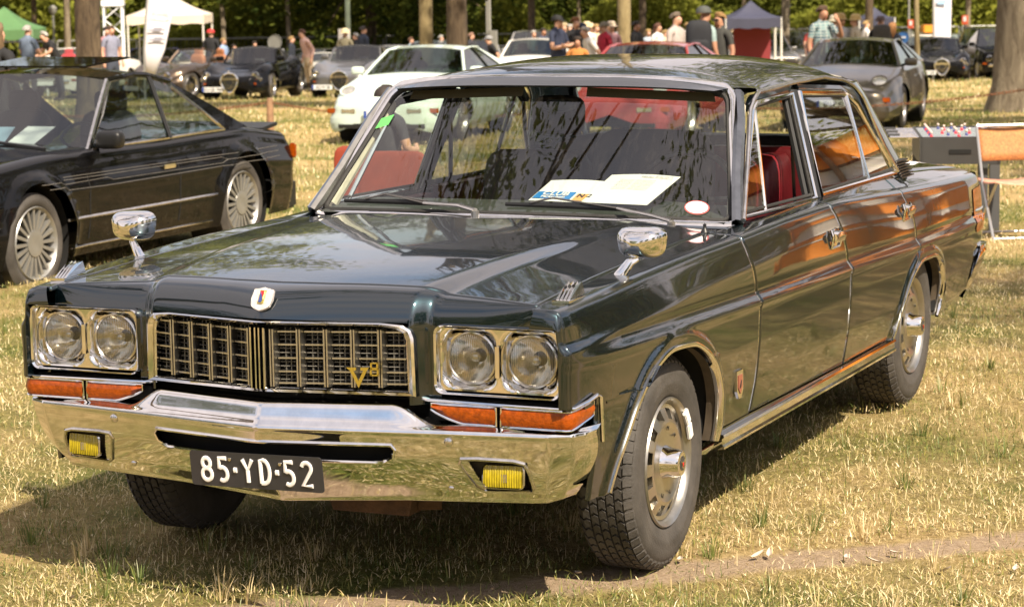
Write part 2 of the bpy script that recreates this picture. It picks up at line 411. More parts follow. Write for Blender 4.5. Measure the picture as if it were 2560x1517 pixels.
g = G().box((.18, -.55, .285), (.24, .12, .08), taper=1.2); g.tube([(.30, -.55, .28), (.36, -.52, .28)], .03, 10); g.tube([(.18, -.5, .30), (.15, .8, .27), (.3, 3.9, .28)], .028, 8)
g.build('exhaust_and_brackets', mat('rusty_iron', (.11, .055, .03), .85, noise=(18, .6), bump=(60, .6)), hero)

# ---------------- hood
zc0 = pch([-.80, -.764, -.6, -.4, -.1, .25, .5, .75], [.9125, .9165, .9335, .9475, .9600, .9655, .966, .966])
rx_ = lambda y: np.interp(y, [-.8, .75], [.400, .545])
def hoodz(x, y):
    ax = abs(x); r = float(rx_(y)); c = float(zc0(y)); e = float(zi_(y)); step = .022*np.interp(y, [-.8, .2, .75], [1, .75, .5])
    pk = c-.012; lo = max(pk-step, e)+0*e
    # centre -> plateau edge -> step down -> outer plane
    def f(a):
        if a <= r: return c-(c-pk)*(a/r)+.004*math.sin(math.pi*a/r)
        if a <= r+.055: t = (a-r)/.055; return pk+(lo-pk)*t
        t = (a-r-.055)/(.75-r-.055); return lo+(e-lo)*min(t, 1)
    return sum(f(abs(ax+k*.006)) for k in (-2, -1, 0, 1, 2))/5
def hood_front(ax): return float(np.interp(ax, [0, .15, .37, .405, .445, .60, .75], [-.768, -.757, -.715, -.708, -.690, -.705, -.735]))
def hood_rear(ax): return float(np.interp(ax, [0, .35, .74], [.50, .60, .72]))
xs = np.linspace(-.742, .742, 121); P = []
for x in xs:
    y0, y1 = hood_front(abs(x)), hood_rear(abs(x)); row = []
    for t in np.linspace(0, 1, 70):
        y = y0+(y1-y0)*t; row.append((x*(xi_(y)-.004)/.742, y, hoodz(x, y)))
    P.append(row)
rim(G().grid(P).build('hood', P_, hero, sharp=60))
# nose panel in front of the hood: rolls over to grille / lamps
def nose_col(x):
    ax = abs(x); y0 = hood_front(ax)-.004; z0 = hoodz(x, y0)
    # centre section protrudes
    k = float(np.clip((.455-ax)/.05, 0, 1)); k = k*k*(3-2*k)
    yg = np.interp(ax, [0, .42], [-.897, -.79]); zg = np.interp(ax, [0, .42], [.833, .824])
    yl = np.interp(ax, [.46, .83], [-.752, -.745]); zl = .822
    y1 = yl+(yg-yl)*k; z1 = zl+(zg-zl)*k
    pts = []
    for t in np.linspace(0, 1, 16):   # rolled edge: bezier with control forward/up
        cx, cz = y0+(y1-y0)*.80, z0-(z0-z1)*.10
        y = (1-t)**2*y0+2*t*(1-t)*cx+t*t*y1; z = (1-t)**2*z0+2*t*(1-t)*cz+t*t*z1
        pts.append((x, y, z))
    if ax > .478:
        for t in np.linspace(0, 1, 10)[1:]: pts.append((x, y1+.02*min(1, t*5), z1-.002*t))
    elif ax > .40:    # carry on down beside the lamps/under the signals
        for t in np.linspace(0, 1, 10)[1:]: pts.append((x, y1+.0, z1-(z1-.60)*t))
    else:
        for t in np.linspace(0, 1, 10)[1:]: pts.append((x, y1+.012*min(t*8, 1), z1-.001*t))
    return pts
xs = np.r_[np.linspace(-.765, -.4785, 24), np.linspace(-.4775, -.47, 4), np.linspace(-.465, -.395, 22), np.linspace(-.39, .39, 60), np.linspace(.395, .465, 22), np.linspace(.47, .4775, 4), np.linspace(.4785, .765, 24)]
G().grid([nose_col(x) for x in xs]).build('nose_panel', P_, hero, sharp=70)
# wing nose: from fender leading edge round to lamp surround
for sg in (1, -1):
    P = []
    zz = np.linspace(.612, float(zs_(-.775))-.02, 30)
    sec = [(float(X_(-.775, z)), z) for z in zz]+[(float(X_(-.775, zs_(-.775)-.02))-.006, float(zs_(-.775))-.006), (.80, .873), (.768, .876)]
    for (x, z) in sec:
        row = []
        zz2 = min(z, .825)
        for t in np.linspace(0, 1, 9):
            a = t*math.pi/2
            xi = min(.838, x-.012); yy = -.775-.018*math.sin(a); xx = x-(x-xi)*(1-math.cos(a)); zf = z-(z-zz2)*(1-math.cos(a))
            row.append((sg*xx, yy, zf))
        row.append((sg*(xi-.004), -.745, zz2)); P.append(row)
    G().grid(P).build('fender_nose', P_, hero, sharp=70)

# ---------------- cowl with vents
xs = np.linspace(-.77, .77, 61); P = []
def cowz(x, y): return float(np.interp(y, [.45, .7, .95], [hoodz(min(abs(x), .74), .55)+.001, .942-.030*(abs(x)/.77)**2, .912-.014*(abs(x)/.77)**2]))
for x in xs:
    y0 = hood_rear(abs(x))+.006; y1 = .92; P.append([(x, y0+(y1-y0)*t, cowz(x, y0+(y1-y0)*t)) for t in np.linspace(0, 1, 12)])
G().grid(P).build('cowl_panel', P_, hero)
g = G()
for a, b in ((-.47, -.18), (.03, .43)):
    for x in np.arange(a, b, .0125):
        y = .70+.02*0; z = cowz(x, y); g.box((x, y, z+.0015), (.0055, .05, .004))
g.build('cowl_vent', blackpl, hero)['kind'] = 'stuff'

# ---------------- greenhouse
def wsP(u, v):
    """windscreen surface u -1..1 across, v 0..1 up (glass outline)"""
    xb, xt = .752, .625; x = u*(xb+(xt-xb)*v)
    yb = .80+.085*abs(u)**2.2; yt = 1.185+.045*abs(u)**2.2
    y = yb+(yt-yb)*v; z = .938+.012*(1-u*u)+v*(1.352-.938-.012*(1-u*u)+.010*(1-u*u)-.018*abs(u)**6)
    return np.array([x, y, z])
def rrect(n=12, r=.10, ru=.06):
    """rounded outline in u,v"""
    pts = []
    for cu, cv, a0 in ((1-ru, 1-r, 0), (-1+ru, 1-r, 90), (-1+ru*.7, r*.6, 180), (1-ru*.7, r*.6, 270)):
        rr, rv = (ru, r) if a0 < 180 else (ru*.7, r*.6)
        for k in range(n): a = R(a0+90*k/(n-1)); pts.append((cu+rr*math.cos(a), cv+rv*math.sin(a)))
    out = []
    for i in range(len(pts)):
        a, b = np.array(pts[i]), np.array(pts[(i+1) % len(pts)]); m = max(1, int(np.linalg.norm(b-a)/.12))
        for k in range(m): out.append(tuple(a+(b-a)*k/m))
    return out
RR = rrect()
def surf_ring(fn, ring, c=(0, .5), nr=14):
    P = []
    for t in np.linspace(0, 1, nr): P.append([fn(c[0]+(u-c[0])*t, c[1]+(v-c[1])*t) for u, v in ring])
    return P
wsg = G().grid(surf_ring(wsP, RR), cv=True).build('windscreen', wsglass, hero, sharp=80)
ring = [wsP(u, v) for u, v in RR]
G().tube(ring, .009, 6, closed=True).build('windscreen_seal', rubber, hero)
ring2 = [wsP(u*1.028, .5+(v-.5)*1.075)+np.array([0, -.004, .002]) for u, v in RR]
G().tube(ring2, .019, 10, closed=True, flat=.6, up=(0, -1, .3)).build('windscreen_frame', chrome, hero)
# header panel & roof
def rail(y):   # drip rail x,z over length
    return (float(np.interp(y, [.86, 1.05, 1.25, 1.41, 1.8, 2.5, 2.62, 2.75, 2.90], [.795, .745, .690, .669, .666, .668, .680, .722, .785])),
            float(np.interp(y, [.86, .95, 1.25, 1.33, 1.41, 1.8, 2.2, 2.48, 2.58, 2.66, 2.90], [.935, 1.01, 1.275, 1.312, 1.330, 1.340, 1.343, 1.330, 1.312, 1.28, .955])))
P = []
rzc = pch([1.16, 1.25, 1.5, 1.9, 2.3, 2.6, 2.85, 3.02], [1.362, 1.397, 1.427, 1.436, 1.424, 1.395, 1.345, 1.29])
for y in np.linspace(1.16, 2.90, 66):
    row = []
    xe, ze = rail(max(y, 1.41) if y < 1.41 else min(y, 2.55)); 
    if y < 1.41: ze = float(np.interp(y, [1.16, 1.25, 1.41], [1.345, 1.352, 1.342])); xe = float(np.interp(y, [1.16, 1.25, 1.41], [.60, .642, .669]))
    if y > 2.4: ze = float(np.interp(y, [2.4, 2.55, 2.90], [1.330, 1.305, 1.282])); xe = float(np.interp(y, [2.4, 2.55, 2.90], [.668, .668, .622]))
    zc = float(rzc(y))
    for u in np.linspace(-1, 1, 49):
        a = abs(u); yy = y-.035*(1-u*u)*(1 if y < 1.3 else max(0, 1-(y-1.3)/.2)) + (.04*(1-u*u)*max(0, (y-2.5)/.4))
        z = ze+(zc-ze)*(1-a**3.2)
        row.append((u*xe, yy, z))
    P.append(row)
G().grid(P).build('roof', P_, hero, sharp=60)
gx = lambda z: .79-(z-.936)*.31    # side glass plane
# C pillar + rear quarter upper (painted)
for sg in (1, -1):
    P = []
    for t in np.linspace(0, 1, 18):
        z = 1.30-(1.30-.905)*t
        yf = float(np.interp(z, [.905, .946, 1.038, 1.135, 1.238, 1.28, 1.298], [2.86, 2.815, 2.724, 2.673, 2.63, 2.567, 2.527])); yr = float(np.interp(z, [.90, .96, 1.031, 1.133, 1.194, 1.284, 1.30], [3.22, 3.162, 3.106, 3.02, 2.956, 2.879, 2.86]))
        P.append([(sg*(gx(z)+.006-.075*s*s), yf+(yr-yf)*s, z) for s in np.linspace(0, 1, 10)])
    G().grid(P).build('rear_pillar', P_, hero, sharp=60)
    # louvre vents at the pillar foot
    g = G()
    for k in range(7):
        z = .912+.0105*k; g.box((sg*(gx(z)+.004), 2.915-.003*k, z), (.03, .19-.002*k, .005))
    g.build('pillar_louvre', blackpl, hero)
    # drip rail
    pts = []
    for y in np.r_[np.linspace(.87, 1.25, 8), np.linspace(1.28, 1.41, 5), np.linspace(1.5, 2.2, 8)]:
        x, z = rail(y); pts.append((sg*(x+.008), y, z))
    for y, z in densify([(2.268, 1.335), (2.42, 1.322), (2.527, 1.298), (2.585, 1.272), (2.63, 1.235), (2.673, 1.135), (2.724, 1.038), (2.815, .940)], 24): pts.append((sg*(gx(z)+.010), y, z))
    G().tube(pts, .0085, 8).build('drip_rail', chrome_worn, hero)
    # A pillar (painted) with chrome face
    pa = [(sg*(.772+.010), .862, .93), (sg*(.735), 1.0, 1.07), (sg*(.69), 1.16, 1.24), (sg*(.655), 1.25, 1.33)]
    G().tube(pa, .026, 8, flat=.8, up=(sg, 0, 0)).build('front_pillar', mat('pillar_bright', (.34, .33, .31), .16, 1., noise=(20, .3)), hero)
    pin = [(sg*.745, .93, .95), (sg*.66, 1.25, 1.29)]
    G().tube(pin, .022, 8).build('pillar_trim', mat('cream_trim', (.55, .50, .40), .7, noise=(20, .3)), hero)
    # window frames
    def gp(y, z, off=.0): return np.array([sg*(gx(z)+off), y, z])
    fw = [(.90, .948), (1.30, 1.268), (1.36, 1.292), (1.78, 1.303), (1.700, .936)]
    rw = [(1.775, .940), (1.880, 1.300), (2.40, 1.272), (2.47, 1.258), (2.545, 1.222), (2.64, 1.104), (2.756, .985), (2.806, .935)]
    q = [(2.44, 1.262), (2.80, .926), (2.425, .938)]
    for nm, poly in (('door_window_frame', fw), ('door_window_frame', rw)):
        c = np.mean(poly, 0)
        G().tube([gp(y, z, .003) for y, z in poly], .0105, 8, closed=True).build(nm, chrome, hero)
        G().tube([gp(c[0]+(y-c[0])*.955, c[1]+(z-c[1])*.93, -.002) for y, z in poly], .007, 6, closed=True).build('window_seal', rubber, hero)
        G().tube([gp(c[0]+(y-c[0])*1.01, c[1]+(z-c[1])*1.10, -.008) for y, z in poly if z > 1.2], .016, 6).build('door_frame', P_, hero)
    # B pillar
    G().tube([gp(1.74, .93, -.012), gp(1.83, 1.31, -.012)], .030, 8, flat=.5).build('centre_pillar', blackpl, hero)
    G().tube([gp(1.66, .93, -.02), gp(1.76, 1.31, -.02)], .012, 6).build('window_channel', blackpl, hero)
    G().tube([gp(1.14, .945, .0), gp(1.33, 1.27, .0)], .008, 6).build('vent_window_bar', chrome, hero)
    G().tube([gp(2.405, .935, .002), gp(2.435, 1.262, .002)], .010, 6).build('quarter_window_bar', chrome, hero)
    # glass: vent window, rear door glass, quarter glass, (front driver glass wound down on the near side)
    panes = [[(.91, .955), (1.14, .945), (1.33, 1.265), (1.30, 1.26)], [(1.785, .945), (2.405, .94), (2.435, 1.265), (1.885, 1.295)], [(2.415, .94), (2.79, .935), (2.53, 1.225), (2.44, 1.258)]]
    if sg < 0: panes.append([(1.15, .948), (1.69, .938), (1.77, 1.295), (1.345, 1.275)])
    for pp in panes:
        c = np.mean(pp, 0); bow = lambda y, z: .012*(1-((z-1.1)/.2)**2)
        g = G(); m = 10
        if len(pp) == 3: pp = [pp[0], pp[1], pp[2], pp[2]]
        a, b, c_, d = [np.array(t) for t in pp]
        P = []
        for s in np.linspace(0, 1, m):
            P.append([gp(*(lambda w: (w[0], w[1]))((a*(1-s)+b*s)*(1-t)+(d*(1-s)+c_*s)*t), off=-.006+bow(0, ((a*(1-s)+b*s)*(1-t)+(d*(1-s)+c_*s)*t)[1])) for t in np.linspace(0, 1, m)])
        g.grid(P).build('side_window', rearglass if pp[0][0] > 1.7 else glass, hero, sharp=80)
    # interior trim of door
    g = G().box((sg*.74, 1.35, .78), (.05, .72, .28)); g.box((sg*.74, 2.2, .80), (.05, .8, .28)); g.build('door_card', mat('maroon_trim', (.16, .015, .018), .5, noise=(14, .3)), hero)
# rear window
def rwP(u, v):
    xb, xt = .66, .60; return np.array([u*(xb+(xt-xb)*v), 3.20-.34*v+.05*(1-u*u), .955+.322*v+.0*(1-u*u)])
G().grid(surf_ring(rwP, RR), cv=True).build('rear_window', glass, hero, sharp=80)
G().tube([rwP(u*1.02, .5+(v-.5)*1.06) for u, v in RR], .014, 8, closed=True).build('rear_window_frame', chrome, hero)
# trunk lid
P = []
for y in np.linspace(3.02, 4.185, 30):
    z0 = float(zi_(y)); xe = float(xi_(y))-.004; row = []
    for u in np.linspace(-1, 1, 31): row.append((u*xe, y+.05*(1-u*u)*(y > 4), z0+.045*(1-abs(u)**2.5)*min(1, 1)*(1-max(0, (y-4.0)/.4)) + .012*(1-abs(u)**2)))
    P.append(row)
rim(G().grid(P).build('trunk_lid', P_, hero, sharp=60))
# tail
P = []
for y, z, w_ in ((4.20, .79, 0), (4.24, .77, .0), (4.265, .72, .0), (4.27, .60, 0), (4.20, .48, 0), (4.02, .36, .02), (3.88, .30, .03)):
    ye = float(np.interp(z, [.3, .45, .6, .75, .85], [3.80, 4.06, 4.19, 4.20, 4.17])); xe = float(X_(ye, z)); P.append([(u*xe, (y-(y-ye)*max(0, (abs(u)-.93)/.07)**1.6)+.06*(1-u*u), z) for u in np.r_[-1, -.985, -.97, -.955, -.94, np.linspace(-.93, .93, 21), .94, .955, .97, .985, 1]])
# top strip joining lid
P.insert(0, [(u*.80, 4.165+.05*(1-u*u), .822+.02*(1-u*u)) for u in np.r_[-1, -.985, -.97, -.955, -.94, np.linspace(-.93, .93, 21), .94, .955, .97, .985, 1]])
G().grid(P).build('tail_panel', P_, hero, sharp=60)
for sg in (1, -1):
    # wrap-round tail lamp
    P = []
    for z in np.linspace(.575, .765, 9):
        row = []; e = .03*((z-.67)/.095)**4
        for y in np.linspace(3.90+e, 4.185, 12): row.append((sg*(float(X_(y, z))+.0035), y, z))
        row += [(sg*(float(X_(4.19, z))-.02), 4.235, z), (sg*.70, 4.30, z), (sg*.55, 4.325, z)]; P.append(row)
    tl = G().grid(P).build('tail_lamp', amber, hero)
    G().tube([(sg*(float(X_(4.0, .68))+.004), 3.86, .672), (sg*(float(X_(4.05, .68))+.007), 4.05, .668), (sg*(float(X_(4.19, .66))+.004), 4.19, .664)], .006, 6).build('tail_lamp_trim', chrome, hero)
    text('side_lettering', 'PRESIDENT', .045, chrome, hero, frame_m((sg*(float(X_(3.98, .64))+.005), 3.98, .632), (0, sg*1., -.03), (0, 0, 1)), .004)
# rear bumper
for sg in (1,):
    P = []
    pts = [(-.855, 4.04), (-.862, 4.12), (-.845, 4.22), (-.78, 4.28), (-.4, 4.33), (0, 4.35), (.4, 4.33), (.78, 4.28), (.845, 4.22), (.862, 4.12), (.855, 4.04)]
    for x, y in pts:
        n = nrm((x, max(y-3.9, 0)*1.2, 0))
        P.append([(x*(1-.12*(.505-z))+n[0]*a, y+n[1]*a-(.505-z)*1.45, z) for a, z in ((-.03, .50), (.0, .505), (.014, .48), (.012, .42), (.006, .36), (.0, .335))])
    G().grid(P).build('rear_bumper', chrome, hero, sharp=40)

# ---------------- grille
def gy(x): return -.905+.262*abs(x)           # V plane of the grille frame
g = G()
fr = [(0, .829), (.33, .826), (.392, .820), (.413, .806), (.420, .785), (.424, .625), (0, .634)]
full = [(-x, z) for x, z in fr[1:-1]][::-1]
loop = [(0, .829)]+fr[1:6]+[(0, .634)]+[(-x, z) for x, z in fr[1:6]][::-1]
def ring_at(k, dy, dz=0): return [(x*k[0], gy(x)+dy, .728+(z-.728)*k[1]) for x, z in loop]
n = len(loop); rings = [ring_at((1.0, 1.0), .03), ring_at((1.0, 1.0), -.006), ring_at((.985, .97), -.012), ring_at((.955, .91), -.006), ring_at((.95, .90), .0), ring_at((.945, .89), -.004), ring_at((.935, .87), .0), ring_at((.93, .86), .06)]
g.grid(np.array(rings), cv=True).build('grille_frame', chrome, hero, sharp=25)
gback = G()
for sg in (1, -1): gback.grid([[(sg*x, gy(x)+.09, z) for z in (.60, .84)] for x in (0, .2, .42)])
gback.build('grille_backing', dark, hero)
# uprights and cross bars
zt, zb2 = .806, .648
for sg in (1, -1):
    for i in range(6):
        x = .035+.073*i
        if i == 5: continue
        for dx in (-.0042, .0042):
            G().box((sg*(x+dx), gy(x)+.018, (zt+zb2)/2), (.0045, .035, zt-zb2), np.array([[1, 0, 0], [0, 1, 0], [0, 0, 1.]])).build('grille_upright', alu, hero, smooth=False)
        if i < 5:
            x0, x1 = x+.008, min(x+.073-.008, .398)
            for z in (.797, .761, .724, .687, .655):
                gg = G(); gg.grid([[(sg*x0, gy(x0)+.020, z+.0022), (sg*x0, gy(x0)+.020, z-.0022), (sg*x0, gy(x0)+.055, z-.0022), (sg*x0, gy(x0)+.055, z+.0022)], [(sg*x1, gy(x1)+.020, z+.0022), (sg*x1, gy(x1)+.020, z-.0022), (sg*x1, gy(x1)+.055, z-.0022), (sg*x1, gy(x1)+.055, z+.0022)]], cv=True)
                gg.build('grille_bar', alu, hero, smooth=False)
    gm = G()   # fine mesh
    for i in range(5):
        x = .035+.073*i; x0, x1 = x+.008, min(x+.073-.008, .398)
        for z in np.arange(.663, .80, .0123):
            if min(abs(z-q) for q in (.797, .761, .724, .687, .655)) < .006: continue
            gm.tube([(sg*x0, gy(x0)+.034, z), (sg*x1, gy(x1)+.034, z)], .0014, 4, cap=False)
        for k in (1, 2, 3):
            xx = x0+(x1-x0)*k/4; gm.box((sg*xx, gy(xx)+.042, (zt+zb2)/2), (.0026, .014, zt-zb2))
    gm.build('grille_mesh', mat('grille_grey', (.20, .19, .17), .45, .6), hero, smooth=False)['kind'] = 'stuff'
g = G()
for sg in (1, -1):
    for dx in (.006, .020): g.box((sg*dx, gy(.01)+.005, (zt+zb2)/2), (.004, .03, zt-zb2+.01))
g.build('grille_centre_bar', chrome, hero, smooth=False)
# V8 badge
gold = mat('gold_badge', (.80, .66, .18), .2, 1.)
vx = .275; fm = frame_m((vx, gy(vx)-.012, .690), (1, .262, 0), (0, 0, 1))
def badge_poly(g, pl_, fm, d=.006):
    def f(u, v, t): q = fm@Vector((u, v, t)); return (q.x, q.y, q.z)
    g.prism(pl_, d, f); return g
b = G(); badge_poly(b, [(-.034, .016), (-.006, .016), (-.006, .008), (-.014, .008), (0, -.020), (.014, .008), (.006, .008), (.006, .016), (.030, .016), (.024, .008), (0, -.040), (-.024, .008)], fm)
for (cx, cz, w1, h1) in ((.044, .021, .022, .018), (.044, .003, .024, .020)):
    for pl2 in ([(-w1/2, h1/2), (w1/2, h1/2), (w1/2, h1/2-.004), (-w1/2, h1/2-.004)], [(-w1/2, -h1/2), (w1/2, -h1/2), (w1/2, -h1/2+.004), (-w1/2, -h1/2+.004)], [(-w1/2, -h1/2), (-w1/2+.005, -h1/2), (-w1/2+.005, h1/2), (-w1/2, h1/2)], [(w1/2, -h1/2), (w1/2-.005, -h1/2), (w1/2-.005, h1/2), (w1/2, h1/2)]):
        badge_poly(b, [(cx+u, cz+v) for u, v in pl2], fm)
o = b.build('engine_badge', gold, hero, smooth=False); o['label'] = 'gold V8 badge on the grille'
# hood shield badge
fm = frame_m((0, -.872, .880), (1, 0, 0), (0, .55, .80))
b = G(); sh = [(-.030, .030), (-.010, .034), (0, .037), (.010, .034), (.030, .030), (.033, .0), (.028, -.020), (.018, -.028), (0, -.034), (-.018, -.028), (-.028, -.020), (-.033, 0)]
badge_poly(b, sh, fm, .008); o = b.build('hood_badge', mat('silver_badge', (.75, .70, .68), .35, .8, bump=(220, .8)), hero, smooth=False); o['label'] = 'silver shield badge with red and blue diamond'
fm2 = fm@Matrix.Translation((0, .004, .0085))
badge_poly(G(), [(-.009, -.018), (.009, -.018), (.009, .022), (-.009, .022)], fm2, .003).build('badge_bezel', gold, o, smooth=False)
badge_poly(G(), [(-.006, .019), (.006, .019), (.006, -.004)], fm2@Matrix.Translation((0, 0, .003)), .002).build('badge_red_enamel', mat('red_enamel', (.6, .02, .02), .2), o, smooth=False)
badge_poly(G(), [(-.006, .019), (.004, -.006), (.002, -.015), (-.006, -.015)], fm2@Matrix.Translation((0, 0, .003)), .002).build('badge_blue_enamel', mat('blue_enamel', (.03, .05, .2), .2), o, smooth=False)

# ---------------- headlights
refl = mat('reflector', (.80, .76, .68), .10, 1., noise=(9, .3))
def lens_profile_mat():
    m, nt = new_mat('fluted_lens'); L = nt.links.new
    p = N(nt, 'ShaderNodeBsdfGlossy', _Roughness=.05); tr = N(nt, 'ShaderNodeBsdfTransparent'); tr.inputs[0].default_value = (.9, .9, .86, 1)
    t = N(nt, 'ShaderNodeTexCoord'); wv = N(nt, 'ShaderNodeTexWave', _Scale=52., _Distortion=.6); L(t.outputs['Object'], wv.inputs['Vector'])
    b = N(nt, 'ShaderNodeBump', _Strength=.5, _Distance=.01); L(wv.outputs[1], b.inputs['Height']); L(b.outputs[0], p.inputs['Normal'])
    mx = N(nt, 'ShaderNodeMixShader'); L(schlick(nt, .18, b.outputs[0]), mx.inputs[0]); L(tr.outputs[0], mx.inputs[1]); L(p.outputs[0], mx.inputs[2])
    o = N(nt, 'ShaderNodeOutputMaterial'); L(mx.outputs[0], o.inputs[0]); return m
flens = lens_profile_mat()
def rr2(x0, x1, z0, z1, r, n=6):
    pts = []
    for cx, cz, a0 in ((x1-r, z1-r, 0), (x0+r, z1-r, 90), (x0+r, z0+r, 180), (x1-r, z0+r, 270)):
        for k in range(n): a = R(a0+90*k/(n-1)); pts.append((cx+r*math.cos(a), cz+r*math.sin(a)))
    return pts
for sg in (1, -1):
    yb = lambda x: -.748+.005*(x-.47)
    hl = G(); o0 = rr2(.466, .838, .632, .822, .026)
    def ringy(ol, k, dy): 
        cx, cz = .652, .727; return [(sg*(cx+(x-cx)*k), yb(x)+dy, cz+(z-cz)*k) for x, z in ol]
    rings = [ringy(o0, 1.0, .03), ringy(o0, 1.0, -.022), ringy(o0, .985, -.030), ringy(o0, .955, -.026), ringy(o0, .945, -.016), ringy(o0, .93, -.012)]
    hl.grid(np.array(rings), cv=True)
    # inner bezel surface: grid with two conical recesses around lamps
    xs = np.linspace(.480, .824, 72); zs = np.linspace(.642, .812, 40); P = []
    for x in xs:
        row = []
        for z in zs:
            d = min(math.hypot(x-.565, z-.729), math.hypot(x-.742, z-.728)); e = min(x-.480, .824-x, z-.642, .812-z); mid = abs(x-.6535)
            # soft square bowls falling towards each lamp
            dp = min((abs(x-cx_2)**4+abs(z-cz_2)**4)**.25 for cx_2, cz_2 in ((.565, .729), (.742, .728))); q_ = float(np.clip((.084-dp)/.018, 0, 1)); dep = .028*q_*q_*(3-2*q_)
            row.append((sg*x, yb(x)-.012+dep, z) )
        P.append(row)
    inner = G().grid(P)
    # drop faces inside the lamps
    keep = [f for f in inner.f if min(min(math.hypot(abs(np.mean([inner.v[i][0] for i in f]))-cx, np.mean([inner.v[i][2] for i in f])-cz) for cx, cz in ((.565, .729), (.742, .728))), 9) > .0695]
    inner.f = keep; inner.m = [0]*len(keep)
    hl.join(inner)
    hb = hl.build('headlight_bezel', chrome, hero, sharp=30)
    G().box((sg*.6535, yb(.65)-.022, .727), (.012, .008, .085), ).build('bezel_divider', chrome, hb, smooth=False)
    for cx, cz in ((.565, .729), (.742, .728)):
        yy = yb(cx)+.012
        lamp = G().lathe([(.0, .0725), (-.006, .0725), (-.008, .069), (-.004, .066), (.006, .066)], (sg*cx, yy, cz), 'y', 40).build('headlight', chrome_worn, hero)
        G().lathe([(.0+.055*(1-(r/.066)**2), r) for r in np.linspace(.0, .066, 14)], (sg*cx, yy, cz), 'y', 40).build('reflector', refl, lamp)
        G().lathe([(-.014*(1-(r/.066)**2)-.001, r) for r in np.linspace(.0, .066, 12)], (sg*cx, yy, cz), 'y', 40).build('lens', flens, lamp, sharp=80)
        G().ball((sg*cx, yy+.022, cz), .014, 8).build('bulb', mat('bulb_glass', (.5, .48, .44), .1, .8), lamp)
    # ------ turn signals
    def sig(x0, x1, taper, wrap):
        g = G(); fr_ = G()
        def yf(x): return -.776+.02*(x-.45)
        P = []
        n = 14
        for i in range(n+1):
            x = x0+(x1-x0)*i/n; ztop = .603-.006*(x-.45); zbt = .558-.006*(x-.45)
            if taper: t = (x-x0)/(x1-x0); zbt = ztop-(ztop-zbt)*(min(1, .10+1.9*t)**.6)
            P.append([(sg*x, yf(x)+.02, ztop), (sg*x, yf(x), ztop), (sg*x, yf(x)-.007, (ztop+zbt)/2), (sg*x, yf(x), zbt), (sg*x, yf(x)+.02, zbt)])
        if wrap:
            for k, (x, y) in enumerate(((.862, -.762), (.868, -.735), (.872, -.70), (.876, -.665), (.878, -.645))):
                ztop, zbt = .600+.012*k/4, .556+.006*k
                P.append([(sg*(x-.02), y, ztop), (sg*x, y, ztop), (sg*(x+.006), y-.003, (ztop+zbt)/2), (sg*x, y, zbt), (sg*(x-.02), y, zbt)])
        g.grid(P); o = g.build('turn_signal', amber, hero, sharp=50)
        top = [np.array(r[1])+[0, -.001, .003] for r in P]; bot = [np.array(r[3])+[0, -.001, -.003] for r in P]
        G().tube(top+bot[::-1], .0034, 6, closed=True).build('signal_frame', chrome, o)
    sig(.458, .648, True, False); sig(.662, .85, False, True)
    # chrome moulding above signals running round to the wing
    pts = [(.415, -.765, .618), (.45, -.775, .615), (.65, -.772, .612), (.83, -.768, .610), (.868, -.755, .612), (.884, -.70, .622), (.890, -.648, .632), (.892, -.628, .622), (.893, -.625, .56), (.893, -.62, .50)]
    G().tube([(sg*x, y, z) for x, y, z in pts], .0065, 8, flat=.8).build('signal_moulding', chrome, hero)
    # dark recess behind signals
    G().box((sg*.65, -.735, .585), (.42, .03, .06)).build('signal_recess', dark, hero, smooth=False)

# ---------------- front bumper
def bsec(ax):
    """section of the bumper at |x|: list of (y,z) from top back to bottom"""
    c = float(np.clip((ax-.36)/.13, 0, 1)); c = c*c*(3-2*c)      # 0 centre (high), 1 outer (low)
    yc = np.interp(ax, [0, .02, .53, .70, .80, .86, .885, .893], [-.934, -.930, -.826, -.795, -.778, -.745, -.70, -.66])
    zt = .608-(.608-.553)*c; yt = yc+.028*(1-c)+.032*c
    zcst = .541-.006*np.clip(ax/.9, 0, 1); zb = np.interp(ax, [0, .35, .8, .893], [.303, .318, .334, .342])
    yb = np.interp(ax, [0, .35, .80, .86, .893], [-.795, -.735, -.70, -.66, -.61])
    return [(yt+.05, zt-.003), (yt, zt), (yc+.012*(1-c)+.012*c, zcst+.022*(1-c)+.008*c), (yc, zcst+.006), (yc-.004, zcst-.004), (yc+.003, zcst-.014), (yc+.008, .50), (yc+.018, .46), (yc+(yb-yc)*.35, .42), (yc+(yb-yc)*.62, .375 if zb < .37 else zb+.02), (yb-.004, zb+.014), (yb, zb+.003), (yb+.012, zb)]
xs = np.r_[np.linspace(0, .02, 3), np.linspace(.04, .30, 30), np.linspace(.305, .38, 20), np.linspace(.39, .47, 14), np.linspace(.48, .54, 8), np.linspace(.545, .74, 60), np.linspace(.745, .893, 26)]
xs = np.r_[-xs[::-1], xs[1:]]
def refine(sec, n=9):
    s = np.array(sec); out = []
    for i in range(len(s)-1):
        for k in range(n): out.append(s[i]+(s[i+1]-s[i])*k/n)
    out.append(s[-1]); o = np.array(out); q = o.copy()
    for _ in range(6): q[1:-1] = (q[:-2]+2*q[1:-1]+q[2:])/4
    return q
def xtap(x, z): s = float(np.clip((.505-z)/.17, 0, 1)); return x*(1-.105*s**1.7*float(np.clip((abs(x)-.72)/.17, 0, 1)))
BP = np.array([[(xtap(x, z), y, z) for y, z in refine(bsec(abs(x)))] for x in xs])
def bump_y(x, z):
    sec = refine(bsec(abs(x))); sec = sec[24:]; zz = sec[::-1, 1]; yy = sec[::-1, 0]; return float(np.interp(z, zz, yy))
g = G().grid(BP)
